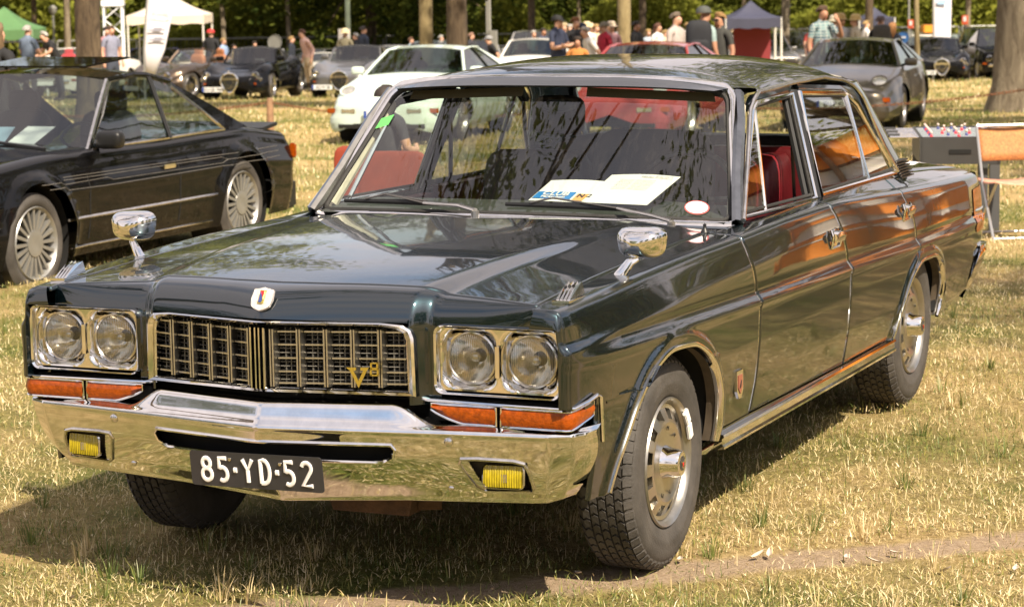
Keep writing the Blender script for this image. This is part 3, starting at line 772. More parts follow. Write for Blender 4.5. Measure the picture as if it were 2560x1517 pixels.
def in_hole(c):
    ax, z = abs(c[0]), c[2]
    # centre air slot
    zt_, zb_2 = .495-.02*(ax/.37)**2*0, .452
    if ax < .375 and .448+ (.018*max(0, (ax-.30)/.075)**2) < z < .497: return True
    # fog lamp openings
    return (.548 < ax < .735) and (.372 < z < .462) and not (ax < .575+(.46-z)*.35)
keep = []
for f in g.f:
    c = np.mean([g.v[i] for i in f], 0)
    if c[1] < -.66 and in_hole(c): continue
    keep.append(f)
g.f = keep; g.m = [0]*len(keep)
g.build('front_bumper', chrome, hero, sharp=42)
# rims of the openings
def hole_rim(pts, name, par=hero, r=.005, mt=None): return G().tube([(x, bump_y(x, z)-.001, z) for x, z in pts], r, 6, closed=True).build(name, mt or chrome, par)
slot = [(x, .4985) for x in np.linspace(-.37, .37, 24)]+[(.378, .485), (.37, .462)]+[(x, .4465) for x in np.linspace(.34, -.34, 22)]+[(-.37, .462), (-.378, .485)]
hole_rim(slot, 'air_slot_rim')
G().grid([[(x, bump_y(x, z)+.05, z) for z in (.43, .51)] for x in np.linspace(-.40, .40, 17)]).build('air_slot_backing', dark, hero)
dkg = mat('fog_housing', (.07, .06, .045), .5, .3, noise=(30, .4))
for sg in (1, -1):
    fp = [(.556, .464), (.60, .466), (.70, .462), (.728, .455), (.738, .43), (.742, .385), (.735, .372), (.60, .368), (.580, .380), (.562, .42), (.550, .45)]
    hole_rim([(sg*x, z) for x, z in fp], 'fog_lamp_recess_rim', r=.0055, mt=chrome_worn)
    P = [[(sg*x, bump_y(sg*x, z)+.028, z) for z in np.linspace(.365, .468, 5)] for x in np.linspace(.545, .745, 9)]
    fr_ = G().grid(P)
    ringo = [(sg*x, bump_y(sg*x, z), z) for x, z in fp]; ringi = [(a, b+.03, c) for a, b, c in ringo]; fr_.grid([ringo, ringi], cv=True)
    fog = fr_.build('fog_lamp_housing', dkg, hero)
    fl = rr2(.607, .725, .383, .452, .016); cx, cz = .666, .418; yb0 = bump_y(sg*.666, .418)
    slope = lambda x: (bump_y(sg*.72, .418)-bump_y(sg*.61, .418))/.11*(x-.666)
    k = [[(sg*(cx+(x-cx)*s), yb0+slope(x)+dy+.06*(.418-z)*-1, cz+(z-cz)*s) for x, z in fl] for s, dy in ((1, .022), (1, -.004), (.93, -.007), (.90, -.003), (.88, .01))]
    fo = G().grid(np.array(k), cv=True).build('fog_lamp', chrome_worn, hero, sharp=30)
    P = []
    for x in np.linspace(.612, .720, 55):
        rib = .0016*math.sin((x-.612)*2*math.pi/.0068)
        P.append([(sg*x, yb0+slope(x)-.004+rib-.004*(1-((z-cz)/.034)**2)+.06*(.418-z)*-1, z) for z in np.linspace(.388, .447, 8)])
    G().grid(P).build('yellow_lens', yellow, fo, sharp=80)
    G().box((sg*.668, yb0-.002, .413), (.018, .012, .022)).build('bulb_shield', alu, fo, smooth=False)
    for (x, z, r) in ((.528, .512, .013), (.506, .372, .009)):
        yy = bump_y(sg*x, z); G().lathe([(0, r), (-.004, r*.95), (-.007, r*.6), (-.008, 0)], (sg*x, yy, z), 'y', 16).build('bumper_bolt', chrome_worn, hero)
# number plate
pc = np.array([-.004, -.930, .417]); fm = frame_m(pc, (1, -.14, .047), (.0, -.05, 1))@Matrix.Scale(.875, 4)
pl_ = rr2(-.26, .26, -.056, .056, .012)
plate = badge_poly(G(), pl_, fm, .003).build('number_plate', mat('plate_black', (.022, .024, .032), .35, coat=.5, noise=(12, .3)), hero, smooth=False)
def glyph(segs, fmx, r=.0062): 
    g = G()
    for s in segs:
        pts = [fmx@Vector((u, v, .0045)) for u, v in s]; g.tube([(p.x, p.y, p.z) for p in pts], r, 8, flat=.5, up=(0, -1, 0))
    return g
def arc(cx, cy, rx, ry, a0, a1, n=12): return [(cx+rx*math.cos(R(a0+(a1-a0)*k/n)), cy+ry*math.sin(R(a0+(a1-a0)*k/n))) for k in range(n+1)]
GL = {'8': [arc(0, .018, .0155, .0165, 90, 450, 18), arc(0, -.018, .019, .0195, 90, 450, 18)],
      '5': [[(.016, .036), (-.013, .036), (-.014, .004)]+arc(-.002, -.015, .0185, .0215, 115, -125, 14)],
      'Y': [[(-.019, .036), (0, .002), (.019, .036)], [(0, .002), (0, -.037)]],
      'D': [[(-.016, -.037), (-.016, .037)]+arc(-.004, 0, .022, .037, 90, -90, 14)+[(-.016, -.037)]],
      '2': [arc(0, .019, .018, .018, 160, -30, 12)+[(-.018, -.036), (.020, -.036)]], '-': [[(-.006, .0), (.006, .0)]]}
wm = mat('plate_white', (.80, .78, .76), .4)
for ch, u in zip('85-YD-52', (-.194, -.129, -.079, -.030, .038, .086, .132, .200)):
    glyph(GL[ch], fm@Matrix.Translation((u, 0, 0)), .0062 if ch != '-' else .0075).build('plate_character', wm, plate)
for u, v in ((-.098, .034), (.100, .028)):
    p = fm@Vector((u, v, .004)); G().lathe([(0, .006), (-.003, .005), (-.004, 0)], p, 'y', 10).build('plate_screw', chrome_worn, plate)

# ---------------- fender ornaments, mirrors, wipers, handles, badges
for sg in (1, -1):
    g = G(); zf = .886
    # ribbed wedge
    for k in range(4):
        dx = (k-1.5)*.0105; g.add([(sg*(.800+dx-.0045), -.665, zf), (sg*(.800+dx+.0045), -.665, zf), (sg*(.800+dx*1.2-.005), -.565, zf+.006), (sg*(.800+dx*1.2+.005), -.565, zf+.006), (sg*(.80+dx), -.61, zf+.034), (sg*(.800+dx*1.2), -.572, zf+.040)], [(0, 1, 4), (0, 4, 5, 2), (1, 3, 5, 4), (2, 5, 3)])
    g.box((sg*.80, -.62, zf-.003), (.05, .12, .008))
    g.build('fender_ornament', chrome, hero, smooth=False)
    # mirrors: shell + stalk
    base = np.array([sg*.795, -.235, .893]); c = np.array([sg*.846, -.20, .990])
    g = G(); P = []
    a_s = np.linspace(0, 2*math.pi, 32, endpoint=False)
    def mo(a, k, dy):
        sx = math.copysign(abs(math.cos(a))**.6, math.cos(a)); sz = math.copysign(abs(math.sin(a))**.6, math.sin(a))
        return (c[0]+.070*k*sx*(1+.10*sz), c[1]+dy, c[2]+.046*k*sz)
    rings = [(.0, -.050), (.3, -.048), (.6, -.040), (.82, -.024), (.95, -.006), (1, .015), (1.0, .030), (.93, .031)]
    g.grid([[mo(a, k, dy) for a in a_s] for k, dy in rings], cv=True)
    mir = g.build('fender_mirror', chrome, hero, sharp=50)
    G().grid([[mo(a, k, .030-.002*(1-k)) for a in a_s] for k in (0, .5, .93)], cv=True).build('mirror_glass', mat('mirror_glass', (.8, .8, .8), .02, 1.), mir)
    G().tube([base, (base+c)/2+np.array([sg*.004, -.008, -.004]), c+np.array([-sg*.005, -.010, -.042])], [.019, .013, .011], 10, flat=.6, up=(0, 1, 0)).build('mirror_stalk', chrome, mir)
    G().lathe([(0, .030), (.005, .028), (.008, .018), (.008, 0)], (base[0], base[1], base[2]-.001), 'z', 16).build('mirror_foot', chrome, mir)
    # door handles
    for y, z in ((1.60, .806), (2.60, .800)):
        x = float(X_(y, z)); g = G()
        g.lathe([(0, .035), (.003, .034), (.004, .02), (.001, 0)], (sg*x, y-.0, z), 'x', 20, sgn=sg)
        P = []
        for t in np.linspace(-1, 1, 9):
            P.append([(sg*(x+.004), y+t*.052, z+.030-.008*t*t), (sg*(x+.026), y+t*.050, z+.026-.006*t*t), (sg*(x+.030), y+t*.05, z+.008), (sg*(x+.022), y+t*.05, z-.010), (sg*(x+.020), y+t*.05, z-.012)])
        g.grid(P); 
        g.tube([(sg*(x+.004), y-.05, z-.03), (sg*(x+.012), y-.052, z+.01), (sg*(x+.004), y-.05, z+.035)], .005, 6)
        g.tube([(sg*(x+.004), y+.05, z-.03), (sg*(x+.012), y+.052, z+.01), (sg*(x+.004), y+.05, z+.035)], .005, 6)
        g.tube([(sg*(x+.003), y-.05, z-.03), (sg*(x+.003), y+.05, z-.03)], .005, 6)
        dd = (fd if y < 2 else rd)[0 if sg > 0 else 1]; g.build('door_handle', chrome, dd, sharp=40)
    # side shield badge
    yb_, zb_3 = .505, .470; x = float(X_(yb_, zb_3))
    fmx = frame_m((sg*(x+.001), yb_, zb_3), (0, sg*1., 0), (0, 0, 1))
    ob_ = badge_poly(G(), [(-.030, .044), (.030, .044), (.030, -.02), (.012, -.044), (-.012, -.044), (-.030, -.02)], fmx, .009).build('fender_badge', chrome, hero, smooth=False)
    badge_poly(G(), [(-.020, .03), (.020, .03), (.020, -.01), (.0, -.03), (-.020, -.01)], fmx@Matrix.Translation((0, 0, .009)), .002).build('badge_enamel', mat('brown_enamel', (.25, .08, .05), .3), ob_, smooth=False)
    badge_poly(G(), [(-.012, -.012), (.0, -.005), (.006, .014), (-.006, .0)], fmx@Matrix.Translation((0, 0, .0115)), .002).build('badge_black_enamel', blackpl, ob_, smooth=False)
# aerial stub
G().lathe([(0, .014), (.006, .012), (.012, .007), (.020, .005), (.026, .006), (.030, 0)], (.74, .66, .924), 'z', 12).build('aerial_base', blackpl, hero)
# wipers
wip = mat('wiper_metal', (.16, .15, .14), .35, .8)
for (px, py, ex) in ((-.10, .74, -.66), (.60, .735, -.02)):
    z0 = cowz(px, py)+.02
    g = G().tube([(px, py, z0-.03), (px, py, z0+.006)], .014, 10); 
    arm = [(px, py, z0+.008), (px-.07, py+.025, z0+.020)]
    w1 = wsP((px-.22)/.74, .045)+np.array([0, -.022, .012]); w2 = wsP((ex+.17)/.74, .10)+np.array([0, -.020, .014])
    g.tube(arm+[w1], [.013, .012, .008], 8, flat=.6).build('wiper_arm', alu, hero)
    wa = G().tube([arm[-1], w1, w2], [.010, .007, .004], 6, flat=.5).build('wiper_arm', wip, hero)
    a, b = wsP((ex+.46)/.74, .045)+np.array([0, -.012, .006]), wsP(max(ex/.74, -.97), .06)+np.array([0, -.010, .006])
    G().tube([a, (a+b)/2+np.array([0, -.004, .004]), b], [.004, .006, .004], 6, flat=1.8).build('wiper_blade', blackpl, hero)
    G().tube([a*.75+b*.25+np.array([0, -.008, .010]), w2, a*.2+b*.8+np.array([0, -.008, .010])], .0035, 6).build('wiper_bracket', wip, hero)

# ---------------- interior
maroon = mat('maroon_leather', (.18, .014, .020), .38, noise=(10, .3), bump=(50, .15))
dashm = mat('dash_vinyl', (.05, .055, .05), .6, noise=(16, .3), bump=(80, .2))
P = []
for y, z in ((.86, .935), (.95, .948), (1.20, .955), (1.28, .945), (1.30, .90), (1.27, .75)):
    P.append([(u*.74, y-.03*u*u+(.02 if u > 0 else 0), z+.012*math.exp(-((u-.45)/.2)**2)*(1.1 < y)) for u in np.linspace(-1, 1, 30)])
G().grid(P).build('dashboard', dashm, hero, sharp=50)
P = []   # steering wheel
sw = np.array([.39, 1.42, .955]); ax = nrm((0, -.80, .60)); e1 = np.array([1., 0, 0]); e2 = np.cross(ax, e1)
G().tube([sw+.19*(math.cos(a)*e1+math.sin(a)*e2) for a in np.linspace(0, 2*math.pi, 40, endpoint=False)], .012, 8, closed=True).join(G().tube([sw-.18*e1, sw+ax*-.02, sw+.18*e1], .011, 6)).build('steering_wheel', blackpl, hero)
def soft_box(g, c, h, n=4):
    """rounded cushion"""
    P = []
    for b in np.linspace(-math.pi/2, math.pi/2, 10):
        row = []
        for a in np.linspace(0, 2*math.pi, 24, endpoint=False):
            f = lambda t: math.copysign(abs(t)**(2/n), t)
            row.append((c[0]+h[0]/2*f(math.cos(a))*f(math.cos(b)), c[1]+h[1]/2*f(math.sin(a))*f(math.cos(b)), c[2]+h[2]/2*f(math.sin(b))))
        P.append(row)
    g.grid(P, cv=True); return g
def lean(g, c, a):
    """tilt vertices about x axis at c"""
    o = []
    for x, y, z in g.v:
        dy, dz = y-c[1], z-c[2]; o.append((x, c[1]+dy*math.cos(a)+dz*math.sin(a), c[2]-dy*math.sin(a)+dz*math.cos(a)))
    g.v = o; return g
darkseat = mat('dark_seat_cloth', (.035, .03, .032), .6, noise=(14, .3), bump=(90, .2))
for x, w_, zt in ((-.30, .42, 1.095), (.16, .46, 1.175)):
    h = zt-.58
    lean(soft_box(G(), (x, 1.70, .58+h/2), (w_, .13, h), 6), (x, 1.70, .58), .12).build('seat_backrest', darkseat, hero)
    soft_box(G(), (x+.04, 1.50, .56), (w_, .5, .18), 5).build('seat_cushion', maroon, hero)
lean(soft_box(G(), (-.235, 1.80, 1.215), (.20, .09, .15), 4), (0, 1.80, 1.2), .12).build('headrest', darkseat, hero)
soft_box(G(), (0, 2.72, .84), (1.28, .18, .50), 6).build('rear_backrest', darkseat, hero)
soft_box(G(), (.52, 2.02, .86), (.16, .34, .42), 4).build('armrest', maroon, hero)
soft_box(G(), (0, 2.45, .60), (1.28, .5, .18), 6).build('rear_cushion', maroon, hero)
soft_box(G(), (.42, 2.12, .90), (.46, .10, .38), 5).build('centre_armrest', maroon, hero)
G().box((0, 2.93, .915), (1.3, .34, .02)).build('parcel_shelf', darkseat, hero)
G().box((0, 1.9, .5), (1.45, 2.0, .05)).build('cabin_floor', dark, hero)
P = [[(u*.64, y, 1.325+.075*(1-u*u)+(-.02 if y < 1.3 or y > 2.6 else 0)) for u in np.linspace(-1, 1, 13)] for y in np.linspace(1.27, 2.7, 12)]
G().grid(P).build('headliner', mat('headliner_cloth', (.30, .27, .22), .9), hero)
for sg in (1, -1):
    G().tube([(sg*.685, 1.80, 1.27), (sg*.68, 1.79, 1.10), (sg*.70, 1.80, .6)], [.022, .020, .018], 6, flat=.2, up=(1, 0, 0)).build('seat_belt', blackpl, hero)
G().ball((0, 1.24, 1.285), .02, 6, (3.5, .6, 1.2)).build('interior_mirror', blackpl, hero)
for sg, u in ((-1, -.55), (1, .55)):
    G().grid([[wsP(u-.36, 1)+[0, .03, -.01], wsP(u-.36, .90)+[0, .05, 0]], [wsP(u+.36, 1)+[0, .03, -.01], wsP(u+.36, .90)+[0, .05, 0]]]).build('sun_visor', mat('visor_vinyl', (.16, .12, .07), .7), hero)
# stickers on the windscreen (flat)
def sticker(name, u, v, ru, rv, mt, sq=False):
    pts = [(u+ru*math.cos(a), v+rv*math.sin(a)) for a in np.linspace(0, 2*math.pi, 24, endpoint=False)] if not sq else [(u-ru, v-rv), (u+ru, v-rv*.6), (u+ru, v+rv), (u-ru, v+rv*.6)]
    c = wsP(u, v); P = [[wsP(u+(a-u)*t, v+(b-v)*t)+np.array([0, -.003, .003]) for a, b in pts] for t in (0, .5, 1)]
    return G().grid(P, cv=True).build(name, mt, wsg)
sticker('oval_sticker', .855, .085, .055, .052, mat('sticker_red', (.45, .08, .08), .5)); 
c0 = sticker('oval_sticker_face', .855, .085, .049, .044, mat('sticker_white', (.80, .74, .76), .5)); c0.location = (0, -.001, .001)
sticker('green_sticker', -.945, .72, .038, .055, mat('sticker_green', (.12, .5, .12), .5), True)

# ---------------- wheels
def wheel(root, cx, cy, cz, R_=.318, W_=.19, rimr=.188, sg=1, hero_=True, slots=12, treadblocks=True, letters=True):
    wr = bpy.data.objects.new('wheel', None); COL.objects.link(wr); wr.parent = root
    o = (cx*sg, cy, cz)
    # tyre: axial t measured outward from wheel face plane (0 = sidewall outermost)
    pr = [(-W_+.02, rimr+.0), (-W_+.004, rimr+.02), (-W_, .26), (-W_+.006, R_-.03), (-W_+.022, R_-.010), (-W_+.03, R_-.006), (-.03, R_-.006), (-.022, R_-.010), (-.008, R_-.028), (-.003, R_-.035), (.0, .262), (-.001, .245), (.001, .238), (-.002, .23), (-.006, rimr+.018), (-.016, rimr+.004), (-.03, rimr-.004)]
    ty = G().lathe(pr, o, 'x', 72, sgn=sg).build('tyre', tyre_m, wr, sharp=50)
    if treadblocks:
        g = G(); n = 58
        for rrow in range(5):
            t0 = -W_+.030+rrow*(W_-.06)/5; wt = (W_-.06)/5-.006
            for i in range(n):
                a = 2*math.pi*(i+.5*(rrow % 2))/n; da = 2*math.pi/n*.40
                vs = []
                for rr_, kk in ((R_-.008, 1.), (R_+.001, .93)):
                    for tt, sh in ((t0, .35), (t0+wt*.5, -.35), (t0+wt, .35)):
                        for s_ in (-1, 1): 
                            aa = a+da*(s_*kk+sh*.7); vs.append((o[0]+sg*tt, o[1]+rr_*math.cos(aa), o[2]+rr_*math.sin(aa)))
                g.add(vs, [(6, 7, 9, 8), (8, 9, 11, 10), (0, 6, 8, 2), (2, 8, 10, 4), (1, 3, 9, 7), (3, 5, 11, 9), (0, 1, 7, 6), (4, 10, 11, 5)])
            # shoulder lugs
        for i in range(n):
            a = 2*math.pi*i/n; da = 2*math.pi/n*.34
            for t0, t1, r0, r1 in ((-.030, -.010, R_-.003, R_-.022), (-W_+.030, -W_+.010, R_-.003, R_-.022)):
                vs = [(o[0]+sg*tt, o[1]+(rr_+e)*math.cos(a+s_*da), o[2]+(rr_+e)*math.sin(a+s_*da)) for e in (-.006, .004) for tt, rr_ in ((t0, r0), (t1, r1)) for s_ in (-1, 1)]
                g.add(vs, [(4, 5, 7, 6), (0, 4, 6, 2), (1, 3, 7, 5), (2, 6, 7, 3)])
        g.build('tread', tyre_m, ty, smooth=False)['kind'] = 'stuff'
    # steel rim
    G().lathe([(-.03, rimr-.004), (-.010, rimr+.006), (-.004, rimr+.002), (-.012, rimr-.010), (-.03, rimr-.016), (-.05, rimr-.02), (-.055, .06), (-.05, 0)], o, 'x', 56, sgn=sg).build('rim', mat('rim_steel', (.42, .40, .36), .32, .9, noise=(10, .3)), wr, sharp=40)
    G().lathe([(-.058, rimr-.03), (-.059, .0)], o, 'x', 40, sgn=sg).build('rim_void', dark, wr)
    # cover with slots
    g = G(); r0, r1, r2, r3 = .118, .128, .160, .172
    t_of = lambda r: float(np.interp(r, [0, .05, .09, .118, .128, .16, .172], [-.018, -.018, -.022, -.010, -.012, -.026, -.024]))
    k = 8
    for i in range(slots*k):
        a0, a1 = 2*math.pi*i/(slots*k), 2*math.pi*(i+1)/(slots*k); ph = i % k
        segs = [(0.0, .05), (.05, .09), (.09, r0), (r0, r1), (r1, r2), (r2, r3)]
        for ra, rb in segs:
            if ra == r1 and ph in (2, 3, 4, 5): continue
            vs = [(o[0]+sg*t_of(r), o[1]+r*math.cos(a), o[2]+r*math.sin(a)) for r, a in ((ra, a0), (rb, a0), (rb, a1), (ra, a1))]
            g.add(vs, [(0, 1, 2, 3)])
    for i in range(slots):   # slot side walls
        for ph in (2, 6):
            a = 2*math.pi*(i*k+ph)/(slots*k); vs = [(o[0]+sg*(t_of(r)-d), o[1]+r*math.cos(a), o[2]+r*math.sin(a)) for r, d in ((r1, 0), (r2, 0), (r2, .018), (r1, .018))]; g.add(vs, [(0, 1, 2, 3)])
    hc = g.build('wheel_cover', mat('satin_silver', (.56, .52, .46), .28, .95, noise=(16, .18), bump=(40, .04)), wr, sharp=30)
    G().lathe([(-.02, .052), (.0, .044), (.026, .040), (.034, .036), (.036, .030), (.034, 0)], o, 'x', 32, sgn=sg).build('hub_cap', chrome, wr, sharp=30)
    fmx = frame_m((o[0]+sg*.0345, o[1], o[2]), (0, sg*1., 0), (0, 0, 1))
    hb = badge_poly(G(), [(.022*math.cos(a), .022*math.sin(a)) for a in np.linspace(0, 2*math.pi, 18, endpoint=False)], fmx, .002).build('hub_badge', mat('badge_dark', (.03, .03, .035), .3), wr, smooth=False)
    badge_poly(G(), [(-.016, .010), (0, .003), (.016, .010), (.004, -.016), (-.004, -.016)], fmx@Matrix.Translation((0, 0, .0025)), .001).build('hub_emblem', chrome, hb, smooth=False)
    badge_poly(G(), [(-.006, .002), (.006, .002), (0, -.012)], fmx@Matrix.Translation((0, 0, .0038)), .001).build('hub_emblem_red', mat('red_enamel', (.6, .02, .02), .2), hb, smooth=False)
    if letters:
        for i, ch in enumerate('NISSAN'):
            a = R(-60-36*i if sg > 0 else 0); a = R(250+38*i)
            c = np.array([o[0]+sg*(t_of(.104)+.0008), o[1]+sg*.104*math.cos(a), o[2]+.104*math.sin(a)])
            tt = text('lettering', ch, .026, blackpl, hc, frame_m(c, (0, -sg*math.sin(a)*1., math.cos(a)), (0, -sg*math.cos(a), -math.sin(a))), .001, .0003)
    return wr
for cy in (0, 2.85):
    for sg in (1, -1):
        wheel(hero, .862, cy, .318, sg=sg, letters=(sg > 0), treadblocks=True)
# wheel balance weights on the near front rim ("5","1" clips)
for a in (28, 12):
    a = R(a+8); c = (.862-.004, .185*math.cos(a), .318+.185*math.sin(a))
    G().box(c, (.012, .03, .050), np.array(Matrix.Rotation(a, 3, 'X'))).build('balance_weight', white_p, hero, bevel=.003)
# ============================================================ SETTING
def stuff(o): o['kind'] = 'stuff'; return o
def structure(o): o['kind'] = 'structure'; return o
rng = np.random.default_rng(11)
def vnoise(x, y, s, seed=0):
    """cheap value noise, numpy"""
    x = np.asarray(x)/s+seed*17.3; y = np.asarray(y)/s+seed*9.1; xi = np.floor(x); yi = np.floor(y); fx = x-xi; fy = y-yi
    h = lambda a, b: np.modf(np.abs(np.sin(a*127.1+b*311.7+seed)*43758.5453))[0]
    fx = fx*fx*(3-2*fx); fy = fy*fy*(3-2*fy)
    return (h(xi, yi)*(1-fx)+h(xi+1, yi)*fx)*(1-fy)+(h(xi, yi+1)*(1-fx)+h(xi+1, yi+1)*fx)*fy
SA, SB = np.array([.378, -.45]), np.array([1.60, .60]); SD = nrm(SB-SA); SN = np.array([-SD[1], SD[0]])
def strip_d(x, y):
    """distance from the bare earth strip"""
    d = (np.asarray(x)-SA[0])*SN[0]+(np.asarray(y)-SA[1])*SN[1]; s = (np.asarray(x)-SA[0])*SD[0]+(np.asarray(y)-SA[1])*SD[1]
    return np.abs(d+.04*(vnoise(s, s*0, .35, 3)-.5)+.02)
# ground sheet
def ground_mat():
    m, nt = new_mat('dry_lawn'); L = nt.links.new
    p = N(nt, 'ShaderNodeBsdfPrincipled', _Roughness=.95); p.inputs['Specular IOR Level'].default_value = .1; o = N(nt, 'ShaderNodeOutputMaterial'); L(p.outputs[0], o.inputs[0])
    t = N(nt, 'ShaderNodeTexCoord')
    def noise(sc, det=6, rough=.6):
        n = N(nt, 'ShaderNodeTexNoise', _Scale=sc, _Detail=det, _Roughness=rough); L(t.outputs['Object'], n.inputs['Vector']); return n.outputs[0]
    def ramp(src, els):
        r = N(nt, 'ShaderNodeValToRGB'); e = r.color_ramp.elements
        e[0].position, e[0].color = els[0][0], (*els[0][1], 1); e[1].position, e[1].color = els[-1][0], (*els[-1][1], 1)
        for po, c in els[1:-1]: q = e.new(po); q.color = (*c, 1)
        L(src, r.inputs[0]); return r.outputs[0]
    def mix(f, a, b):
        x = N(nt, 'ShaderNodeMix', data_type='RGBA'); L(f, x.inputs[0]); L(a, x.inputs[6]); L(b, x.inputs[7]); return x.outputs[2]
    straw = ramp(noise(38, 8, .75), [(.3, (.20, .14, .055)), (.5, (.46, .33, .15)), (.7, (.62, .48, .26))])
    green = ramp(noise(30, 8, .7), [(.3, (.05, .065, .016)), (.55, (.16, .17, .045)), (.75, (.30, .27, .09))])
    f = ramp(noise(.55, 9, .62), [(.42, (0, 0, 0)), (.62, (1, 1, 1))])
    c = mix(f, straw, green)
    # bare strip and scattered soil
    sep = N(nt, 'ShaderNodeSeparateXYZ'); L(t.outputs['Object'], sep.inputs[0])
    def math_(op, a, b=None, c_=None):
        n = N(nt, 'ShaderNodeMath', operation=op)
        for i, v in enumerate((a, b, c_)):
            if v is None: continue
            if isinstance(v, (int, float)): n.inputs[i].default_value = v
            else: L(v, n.inputs[i])
        return n.outputs[0]
    d = math_('ADD', math_('MULTIPLY', math_('SUBTRACT', sep.outputs[0], float(SA[0])), float(SN[0])), math_('MULTIPLY', math_('SUBTRACT', sep.outputs[1], float(SA[1])), float(SN[1])))
    d = math_('ABSOLUTE', math_('ADD', d, math_('MULTIPLY', math_('SUBTRACT', noise(3.5, 6), .5), .25)))
    msk = N(nt, 'ShaderNodeMapRange', _From_Min=.07, _From_Max=.13, _To_Min=1., _To_Max=0.); L(d, msk.inputs[0])
    soil = ramp(noise(60, 8, .7), [(.3, (.32, .225, .14)), (.7, (.54, .41, .29))])
    c = mix(msk.outputs[0], c, soil)
    L(c, p.inputs['Base Color'])
    b = N(nt, 'ShaderNodeBump', _Strength=.9, _Distance=.03); L(noise(45, 9, .8), b.inputs['Height']); L(b.outputs[0], p.inputs['Normal'])
    return m
u = np.sinh(np.linspace(-4.6, 4.6, 190))/np.sinh(4.6)
gx_, gy_ = np.meshgrid(u*230+1, u*230+3, indexing='ij')
gzz = gz(gx_, gy_)-.012+.022*(vnoise(gx_, gy_, .45, 1)-.5)+.05*(vnoise(gx_, gy_, 2.3, 2)-.5)*np.clip(np.hypot(gx_, gy_-1.4)/3-1, 0, 1)
structure(G().grid(np.stack([gx_, gy_, gzz], -1)).build('ground', ground_mat(), merge=False, sharp=180))

# ---- grass blades: real geometry, one joined mesh
def blade_mesh(name, X, Y, Z, ln, wd, lean_, az, face, colr, curl=.35):
    n = len(X); dx, dy = np.cos(az), np.sin(az); h = ln*np.cos(lean_); o = ln*np.sin(lean_)
    wx, wy = np.cos(face)*wd/2, np.sin(face)*wd/2
    V = np.empty((n, 5, 3))
    mx, my, mz = X+dx*o*(.5-curl*.3), Y+dy*o*(.5-curl*.3), Z+h*(.5+curl*.25)
    V[:, 0] = np.c_[X-wx, Y-wy, Z]; V[:, 1] = np.c_[X+wx, Y+wy, Z]; V[:, 2] = np.c_[mx+wx*.8, my+wy*.8, mz]; V[:, 3] = np.c_[mx-wx*.8, my-wy*.8, mz]; V[:, 4] = np.c_[X+dx*o, Y+dy*o, Z+h]
    me = bpy.data.meshes.new(name); me.vertices.add(5*n); me.vertices.foreach_set('co', V.ravel())
    base = np.arange(n)[:, None]*5
    me.loops.add(7*n); me.loops.foreach_set('vertex_index', (base+np.array([0, 1, 2, 3, 3, 2, 4])).ravel().astype(np.int32))
    me.polygons.add(2*n); st = (np.arange(n)[:, None]*7+np.array([0, 4])).ravel(); me.polygons.foreach_set('loop_start', st.astype(np.int32))
    at_ = me.attributes.new('tone', 'FLOAT', 'POINT'); at_.data.foreach_set('value', np.repeat(colr, 5).astype(np.float32))
    me.update(); me.validate(); return me
def blade_mat(name='grass_blades'):
    m, nt = new_mat(name); L = nt.links.new
    a = N(nt, 'ShaderNodeAttribute', attribute_name='tone'); r = N(nt, 'ShaderNodeValToRGB'); e = r.color_ramp.elements
    e[0].position, e[0].color = 0, (.06, .10, .02, 1); e[1].position, e[1].color = 1, (.86, .74, .50, 1)
    for po, c in ((.22, (.15, .19, .045)), (.42, (.34, .30, .075)), (.6, (.54, .42, .19)), (.8, (.74, .59, .34))): q = e.new(po); q.color = (*c, 1)
    L(a.outputs['Fac'], r.inputs[0])
    d = N(nt, 'ShaderNodeBsdfDiffuse'); tl = N(nt, 'ShaderNodeBsdfTranslucent'); gl = N(nt, 'ShaderNodeBsdfGlossy', _Roughness=.45); gl.inputs[0].default_value = (1, .95, .8, 1)
    m1 = N(nt, 'ShaderNodeMixShader'); m1.inputs[0].default_value = .28; m2 = N(nt, 'ShaderNodeMixShader'); m2.inputs[0].default_value = .05; o = N(nt, 'ShaderNodeOutputMaterial')
    L(r.outputs[0], d.inputs[0]); L(r.outputs[0], tl.inputs[0]); L(d.outputs[0], m1.inputs[1]); L(tl.outputs[0], m1.inputs[2]); L(m1.outputs[0], m2.inputs[1]); L(gl.outputs[0], m2.inputs[2]); L(m2.outputs[0], o.inputs[0]); return m
bm_ = blade_mat()
def scatter(n, d0, d1, k, wide=.27):
    t = rng.random(n); D = (d0**(1-k)+t*(d1**(1-k)-d0**(1-k)))**(1/(1-k)); lat = (rng.random(n)*2-1)*wide*D
    return CO[0]+CF[0]*D+CR[0]*lat, CO[1]+CF[1]*D+CR[1]*lat, D
